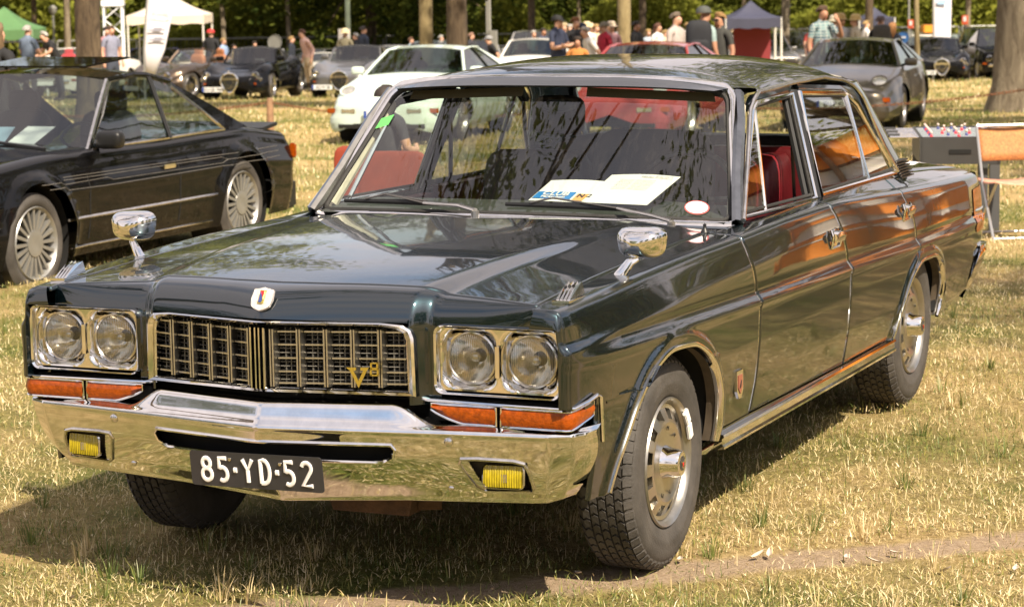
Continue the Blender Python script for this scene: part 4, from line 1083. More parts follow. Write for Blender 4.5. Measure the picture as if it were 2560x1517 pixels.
def lawn(name, n, d0, d1, k, l0, l1, w0, upright=.25):
    x, y, D = scatter(n, d0, d1, k)
    gf = vnoise(x, y, .9, 5)*.6+vnoise(x, y, .28, 6)*.4      # green patches
    dn = vnoise(x, y, .12, 8)
    keep = (strip_d(x, y) > .10+.10*rng.random(n)) | (rng.random(n) < .22)
    keep &= rng.random(n) < .35+dn
    x, y, D, gf = x[keep], y[keep], D[keep], gf[keep]; n = len(x)
    up = rng.random(n) < upright*(1+gf)
    sc = np.maximum(1, D/9)
    ln = (l0+(l1-l0)*rng.random(n)**2.2)*np.where(up, 1.25, .9)*sc**.5; wd = w0*(.6+.8*rng.random(n))*sc**.85
    le = np.where(up, rng.random(n)*.6, .75+rng.random(n)*.72)
    green = rng.random(n) < np.clip((gf-.29)*2.2, .18, .88)
    tone = np.where(green, .05+.38*rng.random(n), .48+.50*rng.random(n)**1.2)
    z = gz(x, y)-.012+.008*rng.random(n)+.05*(vnoise(x, y, 2.3, 2)-.5)*np.clip(np.hypot(x, y-1.4)/3-1, 0, 1)+np.where(up, 0, .022*rng.random(n)*sc**.3)
    az = rng.random(n)*6.283; me = blade_mesh(name, x, y, z, ln, wd, le, az, az+1.57+rng.normal(0, .5, n), tone)
    me.materials.append(bm_); o = link(name, me); return stuff(o)
lawn('lawn_grass', 330000, 5.0, 20, 1.25, .012, .046, .0026, .12)
lawn('far_lawn_grass', 80000, 20, 75, 1.2, .018, .045, .0048, .3)
# longer tufts near the camera side of the car
cx_, cy_, cD = scatter(130, 5.2, 13, 1.4); X, Y, LN, AZ, TN = [], [], [], [], []
tuftc = [(x, y) for x, y in zip(cx_, cy_) if strip_d(x, y) > .12]
for k in range(16): tuftc.append((rnd.uniform(-1.7, .1), rnd.uniform(-.95, -.25)))
for (x, y) in tuftc:
    m = rnd.randint(10, 34); a = rng.random(m)*6.28; r_ = rng.random(m)*.035
    X += list(x+r_*np.cos(a)); Y += list(y+r_*np.sin(a)); LN += list(.03+.075*rng.random(m)); AZ += list(a); TN += list(np.clip(rnd.choice([.15, .2, .7])+rng.normal(0, .09, m), 0, 1))
X, Y, LN, AZ, TN = map(np.array, (X, Y, LN, AZ, TN)); n = len(X)
me = blade_mesh('grass_tufts', X, Y, gz(X, Y)-.01, LN, .0028+.001*rng.random(n), .15+.5*rng.random(n), AZ, AZ+1.57, TN); me.materials.append(bm_); stuff(link('grass_tufts', me))
# dry leaves on the earth strip
leafm = mat('dead_leaf', (.62, .52, .42), .7, noise=(30, .35))
lv = None
for i, (px, py) in enumerate(((1893, 1395), (2115, 1399), (2235, 1389), (2185, 1410), (2362, 1434), (1445, 1440), (1700, 1405), (1925, 1392), (2540, 1430), (180, 1505))):
    d = ray(px, py); t = -CO[2]/d[2]; p = CO+d*t
    g = G(); k = 7; P = []
    for s in np.linspace(0, 1, k): 
        w_ = .009*math.sin(math.pi*min(1, s+.02))**.7*(1+.3*math.sin(s*19)); P.append([(s*.045-.02, -w_, .006+.010*s*s+.004), (s*.045-.02, 0, .006+.010*s*s), (s*.045-.02, w_, .006+.010*s*s+.005)])
    g.grid(P)
    if lv is None: lv = g.mesh('dead_leaf', leafm)
    o = link('dead_leaf', lv, None, (p[0], p[1], .002), (rnd.uniform(-.3, .3), rnd.uniform(-.3, .3), rnd.uniform(0, 6)))
    lab = ['curled dry leaf lying nearest the front tyre on bare earth', 'pale dry leaf midway along the bare earth strip', 'large pale leaf on the upper edge of the earth strip', 'small pale leaf just below the large leaf on the strip', 'dry leaf in the grass below the earth strip at right', 'small dry leaf in the car shadow corner', 'reddish leaf beside the foot of the front tyre', 'tiny leaf resting on the strip right of the tyre', 'dry leaf at the far right edge of the foreground grass', 'dry leaf at the bottom left of the grass']
    tag(o, lab[i], 'leaf', 'dry leaves on the ground')

# ---- trees
def bark_mat(name, c1, c2, sc=9):
    m, nt = new_mat(name); L = nt.links.new
    p = N(nt, 'ShaderNodeBsdfPrincipled', _Roughness=.95); o = N(nt, 'ShaderNodeOutputMaterial'); L(p.outputs[0], o.inputs[0]); t = N(nt, 'ShaderNodeTexCoord')
    mp = N(nt, 'ShaderNodeMapping'); mp.inputs['Scale'].default_value = (1, 1, .22); L(t.outputs['Object'], mp.inputs[0])
    n = N(nt, 'ShaderNodeTexNoise', _Scale=sc, _Detail=8, _Roughness=.7, _Distortion=.8); L(mp.outputs[0], n.inputs['Vector'])
    r = N(nt, 'ShaderNodeValToRGB'); e = r.color_ramp.elements; e[0].position = .36; e[1].position = .64; e[0].color = (*c2, 1); e[1].color = (*c1, 1); L(n.outputs[0], r.inputs[0]); L(r.outputs[0], p.inputs['Base Color'])
    b = N(nt, 'ShaderNodeBump', _Strength=1., _Distance=.05); L(n.outputs[0], b.inputs['Height']); L(b.outputs[0], p.inputs['Normal']); return m
bark_brown = bark_mat('brown_bark', (.14, .10, .06), (.045, .030, .018)); bark_grey = bark_mat('grey_bark', (.26, .215, .15), (.10, .075, .05), 7); bark_tan = bark_mat('pale_bark', (.34, .27, .14), (.15, .11, .05), 5)
def leaf_mat(name, c1, c2):
    m, nt = new_mat(name); L = nt.links.new
    t = N(nt, 'ShaderNodeTexCoord'); oi = N(nt, 'ShaderNodeObjectInfo'); n = N(nt, 'ShaderNodeTexNoise', _Scale=1.1, _Detail=4); L(t.outputs['Object'], n.inputs['Vector'])
    ad = N(nt, 'ShaderNodeMath', operation='MULTIPLY_ADD'); ad.inputs[1].default_value = .35; L(oi.outputs['Random'], ad.inputs[0]); L(n.outputs[0], ad.inputs[2])
    r = N(nt, 'ShaderNodeValToRGB'); e = r.color_ramp.elements; e[0].position = .45; e[1].position = .85; e[0].color = (*c2, 1); e[1].color = (*c1, 1); L(ad.outputs[0], r.inputs[0])
    d = N(nt, 'ShaderNodeBsdfDiffuse'); tl = N(nt, 'ShaderNodeBsdfTranslucent'); m1 = N(nt, 'ShaderNodeMixShader'); m1.inputs[0].default_value = .35; o = N(nt, 'ShaderNodeOutputMaterial')
    L(r.outputs[0], d.inputs[0]); L(r.outputs[0], tl.inputs[0]); L(d.outputs[0], m1.inputs[1]); L(tl.outputs[0], m1.inputs[2]); L(m1.outputs[0], o.inputs[0]); return m
leaf_a = leaf_mat('oak_leaves', (.26, .27, .045), (.06, .085, .016)); leaf_b = leaf_mat('dark_leaves', (.17, .19, .035), (.035, .052, .012))
def crown_mesh(name, seed, rx, rz_, z0, nclump, nleaf, ls, mt, spread=.9, hollow=.35, droop=0.):
    r = np.random.default_rng(seed); C = []
    while len(C) < nclump:
        v = r.uniform(-1, 1, 3); q = np.linalg.norm(v)
        if q < 1 and q > hollow*r.random(): C.append(v*[rx, rx, rz_]+[0, 0, z0])
    C = np.array(C); sz = spread*(.5+.9*r.random(nclump)); idx = r.integers(0, nclump, nleaf)
    P = C[idx]+r.normal(0, 1, (nleaf, 3))*sz[idx][:, None]*[.5, .5, .34]; P[:, 2] -= droop*r.random(nleaf)
    a = r.normal(0, 1, (nleaf, 3)); a[:, 2] *= .5; a /= np.linalg.norm(a, axis=1)[:, None]; b = np.cross(a, r.normal(0, 1, (nleaf, 3))); b /= np.linalg.norm(b, axis=1)[:, None]
    s = ls*(.55+.9*r.random(nleaf))[:, None]; V = np.stack([P-a*s, P-b*s*.42, P+a*s, P+b*s*.42], 1)
    me = bpy.data.meshes.new(name); me.vertices.add(4*nleaf); me.vertices.foreach_set('co', V.ravel()); me.loops.add(4*nleaf); me.loops.foreach_set('vertex_index', np.arange(4*nleaf, dtype=np.int32))
    me.polygons.add(nleaf); me.polygons.foreach_set('loop_start', (np.arange(nleaf)*4).astype(np.int32)); me.update(); me.materials.append(mt); return me, C
def trunk_mesh(name, r0, h, mt, clumps=None, seed=1, flare=1.5, leanx=0., n=18):
    r = np.random.default_rng(seed); g = G(); pts, rad = [], []
    for t in np.linspace(0, 1, 16):
        pts.append((leanx*h*t+.10*math.sin(t*5+seed)*t, .10*math.cos(t*4+seed)*t, h*t-.15)); rad.append(r0*(1+(flare-1)*math.exp(-t*h/.35))*(1-.45*t))
    P = []
    for (p, q) in zip(pts, rad): P.append([(p[0]+q*(1+.06*math.sin(5*a+seed+p[2])+.04*math.sin(9*a+2*p[2]))*math.cos(a), p[1]+q*(1+.06*math.sin(5*a+seed+p[2]))*math.sin(a), p[2]) for a in np.linspace(0, 2*math.pi, n, endpoint=False)])
    g.grid(P, cv=True)
    if clumps is not None:
        for c in clumps[r.permutation(len(clumps))[:14]]:
            s = np.array(pts[r.integers(9, 15)]); m_ = (s+c)/2+r.normal(0, .3, 3); g.tube([s, m_, c], [r0*.34, r0*.2, r0*.06], 6, cap=False)
    return g.mesh(name, mt, sharp=80)
# crowns shared between trees
CR1 = [crown_mesh('crown', s, 4.2, 3.2, 8.6, 90, 9000, .13, leaf_a, 1.0, .5) for s in (1, 2)]
CR2 = [crown_mesh('crown', s, 5.0, 6.4, 7.4, 120, 15000, .17, leaf_b if s % 2 else leaf_a, 1.5, .5) for s in (5, 6, 7)]
def tree(p, r0, h, mt, crown, label, group=None, rz=0., sc=1., leanx=0., flare=1.5, crownz=0., name='tree', off=(0, 0)):
    t = thing(name, label, 'tree', p, rz, group); me, C = crown
    link('trunk', trunk_mesh('trunk', r0, h, mt, C*np.array([sc, sc, sc])+[off[0], off[1], crownz], int(p[0]*7) % 97+3, flare, leanx), t)
    c = link('crown', me, t, (leanx*h*.7+off[0], off[1], crownz)); c.scale = (sc, sc, sc); return t
def T(px, D, wpx, mt, label, cr=0, h=8.5, sc=1., leanx=0., flare=1.5, group='trees standing among the parked cars', crownz=0., off=(0, 0)):
    return tree(at(px, D), wpx/2/FPX*D, h, mt, (CR1+CR2)[cr], label, group, 0., sc, leanx, flare, crownz, off=off)
T(229, 42, 68, bark_brown, 'thick dark brown tree trunk behind the sunroof of the black coupe', 0, crownz=.5)
T(1147, 46, 54, bark_brown, 'dark tree trunk rising behind the roof of the mint white coupe', 1, crownz=9.8, h=14, sc=.6, off=(4, -4))
T(1068, 50, 36, bark_tan, 'slimmer yellowish trunk just left of the dark centre trunk', 0, sc=.5, crownz=5, h=9, off=(3, -3))
T(1563, 56, 34, bark_tan, 'pale sunlit tree trunk amid the crowd above the sedan roof', 1, sc=.7, crownz=12, h=16)
T(2565, 41.5, 170, bark_grey, 'massive grey tree trunk with flared foot at the right edge', 0, sc=1.25, flare=1.35, h=9, crownz=.5)
T(2294, 40, 14, bark_tan, 'thin young tree stem beside the bronze coupe', 1, sc=.5, h=6.5, crownz=3)
T(1962, 75, 24, bark_grey, 'grey leaning trunk right of the navy tent', 1, crownz=0.)
T(2170, 70, 22, bark_brown, 'straight brown trunk behind the straw hats', 0)
T(173, 80, 18, bark_grey, 'grey trunk left of the thick dark tree', 1)
for px, D, w_, la in ((95, 88, 15, 'slim trunk above the green tent'), (565, 92, 14, 'slim trunk right of the white tent'), (727, 92, 13, 'thin dark trunk left of the lamp post'), (1330, 85, 20, 'dark straight trunk left of the crowd'), (1450, 92, 10, 'thin pale trunk behind the crowd'), (1608, 82, 19, 'grey trunk right of the pale sunlit trunk'), (2418, 90, 14, 'thin forked trunk near the red sign'), (1860, 92, 12, 'thin trunk above the navy tent')):
    T(px, D, w_, bark_brown if w_ > 14 else bark_grey, la, 2+int(px) % 3, sc=.7, crownz=3.4, h=10, group='slim trees in front of the wood')
WOODL = ['bushy dark green tree of the wood', 'light green tree of the wood', 'broad dark tree of the wood']
# wood behind: every tree its own crown and trunk
k = 0
for D0, n, off in ((109, 14, 0), (115, 14, .5), (122, 14, .2)):
    for i in range(n):
        px = -500+(i+off)*3700/n+rnd.uniform(-60, 60)
        tree(at(px, D0+rnd.uniform(-3, 3)), .22, 9, bark_brown, CR2[k % 3], WOODL[k % 3]+(' left of the white banner' if px < 400 else ' behind the lamp post' if px < 1100 else ' behind the crowd' if px < 1700 else ' behind the navy tent' if px < 2300 else ' at the far right'), 'trees of the wood behind the fence', rnd.uniform(0, 6), (rnd.uniform(1.2, 1.5) if px < 600 else rnd.uniform(.75, 1.)), crownz=-2.6 if px > 600 else -3.2, name='wood_tree'); k += 1
# trees round the rest of the lawn (seen in the car's paint and chrome)
for (x, y, s) in ((-36, 2, 1.1), (-42, 20, 1.2), (-46, 38, 1.1), (-30, -20, 1.1), (-14, -34, 1.2), (4, -38, 1.1), (20, -32, 1.2), (36, -14, 1.2), (40, 4, 1.1), (44, 20, 1.2), (38, 34, 1.1), (46, 48, 1.3), (34, 60, 1.2), (26, 74, 1.2), (-50, 60, 1.2), (-40, 78, 1.2), (30, 48, 1.0), (22, 34, 1.0)):
    tree((x, y, float(gz(x, y))), .25, 9, bark_brown, CR2[k % 3], 'broad dark tree standing at the edge of the meadow', 'trees round the edge of the meadow', rnd.uniform(0, 6), s, crownz=-1.2, name='meadow_tree'); k += 1
# the oak whose boughs hang over the bonnet and windscreen (out of frame, mirrored in the glass)
CO1 = crown_mesh('crown', 21, 3.5, 1.3, 8.4, 20, 5600, .055, leaf_a, .62, .1)
tree((-4.6, -2.6, 0), .13, 8, bark_brown, CO1, 'oak with spreading boughs overhanging the parked cars', None, 0, 1., 0., off=(2.9, 2.9))
CO2 = crown_mesh('crown', 23, 2.8, 1.8, 8.6, 40, 6000, .09, leaf_a, .9, .2)
tree((9.4, 2.6, 0), .26, 8, bark_brown, CO2, 'oak shading the lawn right of the sedan', None, 0, .8, off=(-2.05, -.6), crownz=1.6)
CO3 = crown_mesh('crown', 25, 4.6, 2., 9.0, 60, 9000, .11, leaf_a, 1.0, .2)
for (x, y, s_, la) in ((3.2, 16.6, 1., 'oak beyond the right edge shading the lawn by the chain'), (5.5, 25, 1.1, 'farther oak beyond the right edge behind the big grey trunk'), (10, 38, 1.3, 'far oak beyond the right edge of the lawn')):
    tree((x, y, float(gz(x, y))), .28, 8, bark_brown, CO3, la, 'oaks along the right side of the lawn', y, s_)
# undergrowth in front of the wood
r_ = np.random.default_rng(31); n = 120000
px = r_.uniform(-500, 3050, n); D = r_.uniform(99, 103, n); bz = vnoise(px, D, 130, 4); hh = (1.6+4.0*bz)*r_.random(n)**.8
B = np.array([at(float(a), 101) for a in np.linspace(-500, 3050, 60)]); bx = np.interp(px, np.linspace(-500, 3050, 60), B[:, 0]); by = np.interp(px, np.linspace(-500, 3050, 60), B[:, 1]); bzz = np.interp(px, np.linspace(-500, 3050, 60), B[:, 2])
P = np.c_[bx+CF[0]*(D-101), by+CF[1]*(D-101), bzz+hh]; a = r_.normal(0, 1, (n, 3)); a /= np.linalg.norm(a, axis=1)[:, None]; b = np.cross(a, r_.normal(0, 1, (n, 3))); b /= np.linalg.norm(b, axis=1)[:, None]; s = .13*(.6+.8*r_.random(n))[:, None]
V = np.stack([P-a*s, P-b*s*.5, P+a*s, P+b*s*.5], 1); me = bpy.data.meshes.new('undergrowth'); me.vertices.add(4*n); me.vertices.foreach_set('co', V.ravel()); me.loops.add(4*n); me.loops.foreach_set('vertex_index', np.arange(4*n, dtype=np.int32)); me.polygons.add(n); me.polygons.foreach_set('loop_start', (np.arange(n)*4).astype(np.int32)); me.update(); me.materials.append(leaf_a)
stuff(link('undergrowth', me))

# ---- site fence in front of the wood
fm_ = mat('galvanised_steel', (.36, .36, .33), .5, .2, noise=(8, .2)); fe = thing('site_fence', 'long galvanised mesh site fence with yellow clips before the wood', 'fence')
fpx = list(range(-60, 2700, 205)); FD = 95; fh = 2.15
fpts = [at(p, FD) for p in fpx]; ex = nrm(np.array(fpts[1])-np.array(fpts[0]))
for i, p in enumerate(fpts):
    for dx in (-.06, .06):
        q = np.array(p)+ex*dx; G().tube([q, q+[0, 0, fh]], .035, 6).build('fence_post', fm_, fe)
    if i+1 < len(fpts):
        a, b = np.array(p)+ex*.06, np.array(fpts[i+1])-ex*.06
        for z in (fh, .12): G().tube([a+[0, 0, z], b+[0, 0, z]], .040, 6).build('fence_rail', fm_, fe)
        g = G()
        for t in np.linspace(0, 1, 22)[1:-1]: q = a+(b-a)*t; g.box((q[0], q[1], q[2]+fh/2), (.010, .010, fh))
        for z in (.45, .75, 1.05): g.tube([a+[0, 0, z], b+[0, 0, z]], .006, 4)
        stuff(g.build('fence_mesh', mat('fence_wire', (.16, .16, .14), .6), fe))
    if i % 2 == 0: G().box(np.array(p)+[0, 0, 1.15]-CF*.05, (.36, .03, .18)).build('yellow_clip', mat('clip_yellow', (.55, .45, .04), .6), fe)
# ---- posts, signs, tents
pale = mat('pale_green_paint', (.24, .30, .22), .5, noise=(6, .2)); wht = mat('white_pvc', (.74, .72, .70), .55, noise=(3, .12)); steel = mat('grey_steel', (.30, .30, .28), .5, .4)
def up(name, px, D, r0, h, mt, label, cat, rt=None):
    p = at(px, D); o = thing(name, label, cat, p); G().tube([(0, 0, -.1), (0, 0, h)], [r0, rt or r0*.8], 12).build('pole', mt, o); return o
lp = up('lamp_post', 874, 70, .082, 6.5, pale, 'pale green lamp post rising behind the silver cars', 'lamp post'); G().tube([(0, 0, 6.4), (.5, 0, 6.7), (1.3, 0, 6.7)], .04, 8).build('lamp_arm', pale, lp); G().box((1.6, 0, 6.66), (.7, .25, .12)).build('lamp_head', steel, lp)
sp = up('sign_post', 1227, 66, .045, 2.9, steel, 'slim grey sign post right of the dark centre trunk', 'sign post'); G().box((-.05, -.05, 1.95), (.06, .03, .9)).build('sign_plate', steel, sp); G().box((.12, -.03, 1.15), (.2, .1, .9)).build('post_box', steel, sp)
ls_ = up('street_light', 141, 88, .05, 3.0, steel, 'small grey street light right of the green tent', 'street light'); G().lathe([(2.9, .05), (3.0, .14), (3.15, .16), (3.25, .05)], (0, 0, 0), 'z', 12).build('lamp_head', steel, ls_)
rs = up('round_sign', 692, 84, .05, 1.55, steel, 'round grey traffic sign seen from behind above the roofs', 'sign'); G().lathe([(0, .27), (.03, .27), (.03, 0)], (0, -.06, 1.68), 'y', 24).build('sign_disc', steel, rs)
bs = up('notice_board', 866, 66, .03, 1.5, steel, 'white notice board on a stand behind the silver roadster', 'board'); G().box((0, -.05, 1.45), (.34, .03, .52)).build('board', wht, bs)
for px, D, la in ((2412, 80, 'red sign with white symbol on a post near the right edge'), (2277, 84, 'red sign with white symbol behind the thin young tree')):
    o = up('red_sign', px, D, .04, 1.9, steel, la, 'sign'); G().box((0, -.06, 1.95), (.20, .03, .30)).build('sign_plate', mat('sign_red', (.60, .10, .04), .5), o); G().box((0, -.08, 1.98), (.10, .01, .16), ).build('sign_symbol', wht, o)
o = up('blue_sign', 2258, 82, .03, 1.3, steel, 'small round blue traffic sign in front of the wood', 'sign'); G().lathe([(0, .20), (.02, .20), (.02, 0)], (0, -.05, 1.45), 'y', 20).build('sign_disc', mat('sign_blue', (.04, .13, .35), .5), o); G().box((0, -.08, 1.45), (.2, .01, .05)).build('sign_arrow', wht, o)
o = up('tall_pole', 2271, 84, .045, 3.2, steel, 'tall thin grey pole beside the blue sign', 'pole')
def tent(px, D, w_, h0, h1, mt, label, val=.28, side=None):
    o = thing('pavilion_tent', label, 'tent', at(px, D), .42); h = w_/2
    apex = np.array([0, 0, h1]); P = []
    for i, (a, b) in enumerate((((-h, -h), (h, -h)), ((h, -h), (h, h)), ((h, h), (-h, h)), ((-h, h), (-h, -h)))):
        g = G(); a, b = np.array([*a, h0]), np.array([*b, h0]); Q = []
        for t in np.linspace(0, 1, 9):
            row = []
            for s in np.linspace(0, 1, 9): e = a+(b-a)*s; q = e+(apex-e)*t; q[2] -= .10*math.sin(math.pi*t)*(1-.3*abs(s-.5)) + .03*math.sin(math.pi*s)*(1-t); row.append(q)
            Q.append(row)
        rim(g.grid(Q).build('roof_panel', mt, o), .01)
        G().grid([[a*(1-s)+b*s-[0, 0, .03*math.sin(math.pi*s)], a*(1-s)+b*s-[0, 0, val+.02*math.sin(s*20)]] for s in np.linspace(0, 1, 13)]).build('valance', mt, o)
    for x, y in ((-h, -h), (h, -h), (h, h), (-h, h)): G().tube([(x*.97, y*.97, -.1), (x*.97, y*.97, h0)], .03, 6).build('leg', mat('white_frame', (.65, .64, .60), .4), o)
    return o
tent(20, 66, 1.9, 1.86, 2.46, mat('tent_green', (.085, .19, .07), .7, noise=(2, .15)), 'green pavilion tent at the far left edge')
tent(432, 76, 2.4, 2.42, 3.10, mat('tent_cream', (.66, .58, .48), .7, noise=(2, .12)), 'cream pavilion tent behind the leaning white banner')
tent(1877, 64, 1.5, 1.82, 2.26, mat('tent_navy', (.045, .048, .085), .7, noise=(2, .2)), 'navy pavilion tent with red back wall, right of the men'); tn = bpy.data.objects['pavilion_tent.002']
G().box((.1, .66, 1.1), (1.0, .03, 1.2)).build('back_wall', mat('tent_red', (.20, .02, .025), .7), tn)
tent(2185, 80, 1.2, 2.08, 2.42, mat('tent_navy', (.045, .048, .085), .7), 'smaller navy tent behind the straight brown trunk')
# lattice tower
o = thing('lattice_tower', 'white lattice tower right of the thick dark tree', 'tower', at(291, 68), .50); wp = mat('truss_white', (.70, .72, .74), .4)
for x, y in ((-.25, -.25), (.25, -.25), (.25, .25), (-.25, .25)): G().tube([(x, y, 0), (x, y, 2.5)], .034, 8).build('upright', wp, o)
for (x0, y0), (x1, y1) in (((-.25, -.25), (.25, -.25)), ((.25, -.25), (.25, .25)), ((.25, .25), (-.25, .25)), ((-.25, .25), (-.25, -.25))):
    for i in range(6):
        a, b = ((x0, y0), (x1, y1)) if i % 2 else ((x1, y1), (x0, y0)); G().tube([(a[0], a[1], .1+.4*i), (b[0], b[1], .5+.4*i)], .020, 6).build('brace', wp, o)
    G().tube([(x0, y0, 2.5), (x1, y1, 2.5)], .05, 6).build('top_rail', wp, o)
G().box((0, 0, 2.56), (.62, .62, .16)).build('cap', wp, o)
# banners
def banner(px, D, pts, label, rz, marks=()):
    o = thing('feather_banner', label, 'banner', at(px, D), rz); g = G(); P = []
    for z, x0, x1 in pts: P.append([(x0+(x1-x0)*t, .012*math.sin(t*5+z*2), z) for t in np.linspace(0, 1, 8)])
    rim(g.grid(P).build('fabric', mat('banner_white', (.72, .70, .76), .6), o), .006); G().tube([(pts[0][1]-.01, 0, -.1)]+[(p[1]-.01, 0, p[0]) for p in pts], .02, 6).build('pole', steel, o)
    return o
b1 = banner(385, 58, [(.55, -.20, .02), (1.2, -.19, .30), (2.0, -.12, .50), (2.9, .0, .72), (3.6, .15, .9)], 'white feather banner leaning to the right, before the cream tent', .42)
gm_ = mat('print_grey', (.30, .30, .36), .7)
text('lettering', '50 JAHRE', .10, gm_, b1, frame_m((.25, -.06, 2.12), (1, 0, 0), (0, 0, 1)), .004); text('lettering', 'Oldtimertreff', .09, gm_, b1, frame_m((.22, -.06, 1.98), (1, 0, 0), (0, 0, 1)), .004)
for z in (1.68, 1.45):
    g = G().box((.14, -.07, z), (.40, .006, .05)); g.box((.16, -.07, z+.035), (.2, .006, .05)); g.build('car_print', gm_, b1)
b2 = banner(2352, 78, [(.9, -.24, .30), (1.4, -.25, .31), (2.2, -.26, .32), (4.2, -.27, .32)], 'upright white banner with a pale blue print at the right', .42)
G().box((.0, -.08, 2.48), (.30, .006, .14)).build('blue_print', mat('print_blue', (.35, .55, .78), .7), b2); text('lettering', 'WIESMANN', .08, gm_, b2, frame_m((-.01, -.08, 2.7), (1, 0, 0), (0, 0, 1)), .004)

# ---- posts and rusty chain
rust = mat('rusty_chain_iron', (.28, .12, .055), .8, .2, noise=(40, .5)); wood = mat('post_wood', (.30, .17, .09), .8, noise=(14, .4), bump=(30, .3))
PP = [(-150, 38), (677, 36.5), (1545, 35), (2700, 32)]; tops = []
for i, (px, D) in enumerate(PP):
    p = at(px, D); h = .56 if i < 3 else .8
    o = G().lathe([(-.15, .055), (h-.02, .05), (h, .042), (h+.004, 0)], (0, 0, 0), 'z', 14).build('barrier_post', wood, None); o.location = p
    tag(o, ['low wooden chain post beyond the left edge of the lawn', 'short round wooden post behind the black coupe tail', 'short wooden post seen through the sedan windscreen', 'wooden chain post beyond the right edge of the lawn'][i], 'post', 'low wooden posts carrying the rusty chain'); tops.append(np.array(p)+[0, 0, h-.06])
lk = G(); lk.tube([(.034*math.cos(a), .018*math.sin(a), 0) for a in np.linspace(0, 2*math.pi, 10, endpoint=False)], .0055, 5, closed=True); lkm = lk.mesh('chain_link', rust)
for j, (a, b, sag, la) in enumerate(((tops[0], tops[1], .2, 'rusty chain hanging left of the short wooden post'), (tops[1], tops[2], .26, 'rusty chain slung in front of the mint white coupe'), (tops[2], tops[3], .24, 'rusty chain slung in front of the bronze coupe and big tree'))):
    o = thing('rusty_chain', la, 'chain', tuple((a+b)/2), 0, 'chains along the low posts'); n = int(np.linalg.norm(b-a)/.050)
    def cp(t): return a+(b-a)*t-np.array([0, 0, sag*4*t*(1-t)])-(a+b)/2
    for i in range(n):
        t = (i+.5)/n; d = nrm(cp(t+.01)-cp(t-.01)); q = Vector(d).to_track_quat('X', 'Z').to_matrix()@Matrix.Rotation(1.57*(i % 2)+.4, 3, 'X')
        c = link('chain_link', lkm, o, cp(t)); c.rotation_euler = q.to_euler()
# ============================================================ OTHER CARS
seatm = mat('dark_upholstery', (.02, .02, .022), .7)
def wheel_small(root, x, y, z, R_, W_=.2, sg=1, style='spoke', rimr=None, n=14, col=None, seg=28):
    rimr = rimr or R_*.66; wr = bpy.data.objects.new('wheel', None); COL.objects.link(wr); wr.parent = root; wr.location = (x*sg, y, z); wr.rotation_euler = (0, 0, 0 if sg > 0 else math.pi)
    key = ('w', R_, style, n)
    if key not in WC:
        ty = G().lathe([(-W_, rimr*.96), (-W_, R_-.04), (-W_+.03, R_), (-.03, R_), (-.006, R_-.03), (0, (R_+rimr)/2), (-.01, rimr+.005), (-.03, rimr-.008)], (0, 0, 0), 'x', seg).mesh('tyre', tyre_m, sharp=50)
        rm = G().lathe([(-.012, rimr-.0), (-.004, rimr-.006), (-.02, rimr-.02), (-W_*.5, rimr-.035)], (0, 0, 0), 'x', seg)
        hub = rimr*.36
        if style == 'spoke':
            rm.lathe([(-.02, 0), (-.012, hub*.5), (-.016, hub), (-.05, hub*1.02)], (0, 0, 0), 'x', seg)
            for i in range(n):
                a = 2*math.pi*i/n; w1 = rimr*.045
                for (r0, r1, x0, x1) in ((hub*.9, rimr-.015, -.022, -.018),):
                    vs = []
                    for r_, xx, ww in ((r0, x0, w1*.9), (r1, x1, w1*1.1)):
                        for s_, dx in ((-1, 0), (1, 0), (1, -.03), (-1, -.03)): vs.append((xx+dx, r_*math.cos(a)-s_*ww*math.sin(a), r_*math.sin(a)+s_*ww*math.cos(a)))
                    rm.add(vs, [(0, 1, 5, 4), (1, 2, 6, 5), (2, 3, 7, 6), (3, 0, 4, 7), (0, 3, 2, 1), (4, 5, 6, 7)])
        else:
            rm.lathe([(-.02, 0), (-.005, rimr*.3), (-.012, rimr*.55), (-.03, rimr*.7), (-.012, rimr*.92)], (0, 0, 0), 'x', seg)
        WC[key] = (ty, rm.mesh('rim', col or mat('rim_silver', (.50, .48, .46), .3, .85), sharp=35))
        WC[key+('v',)] = G().lathe([(-.07, 0), (-.07, rimr-.03)], (0, 0, 0), 'x', seg).mesh('brake_void', dark)
    ty, rm = WC[key]; link('tyre', ty, wr); link('rim', rm, wr); link('brake_void', WC[key+('v',)], wr); return wr
WC = {}
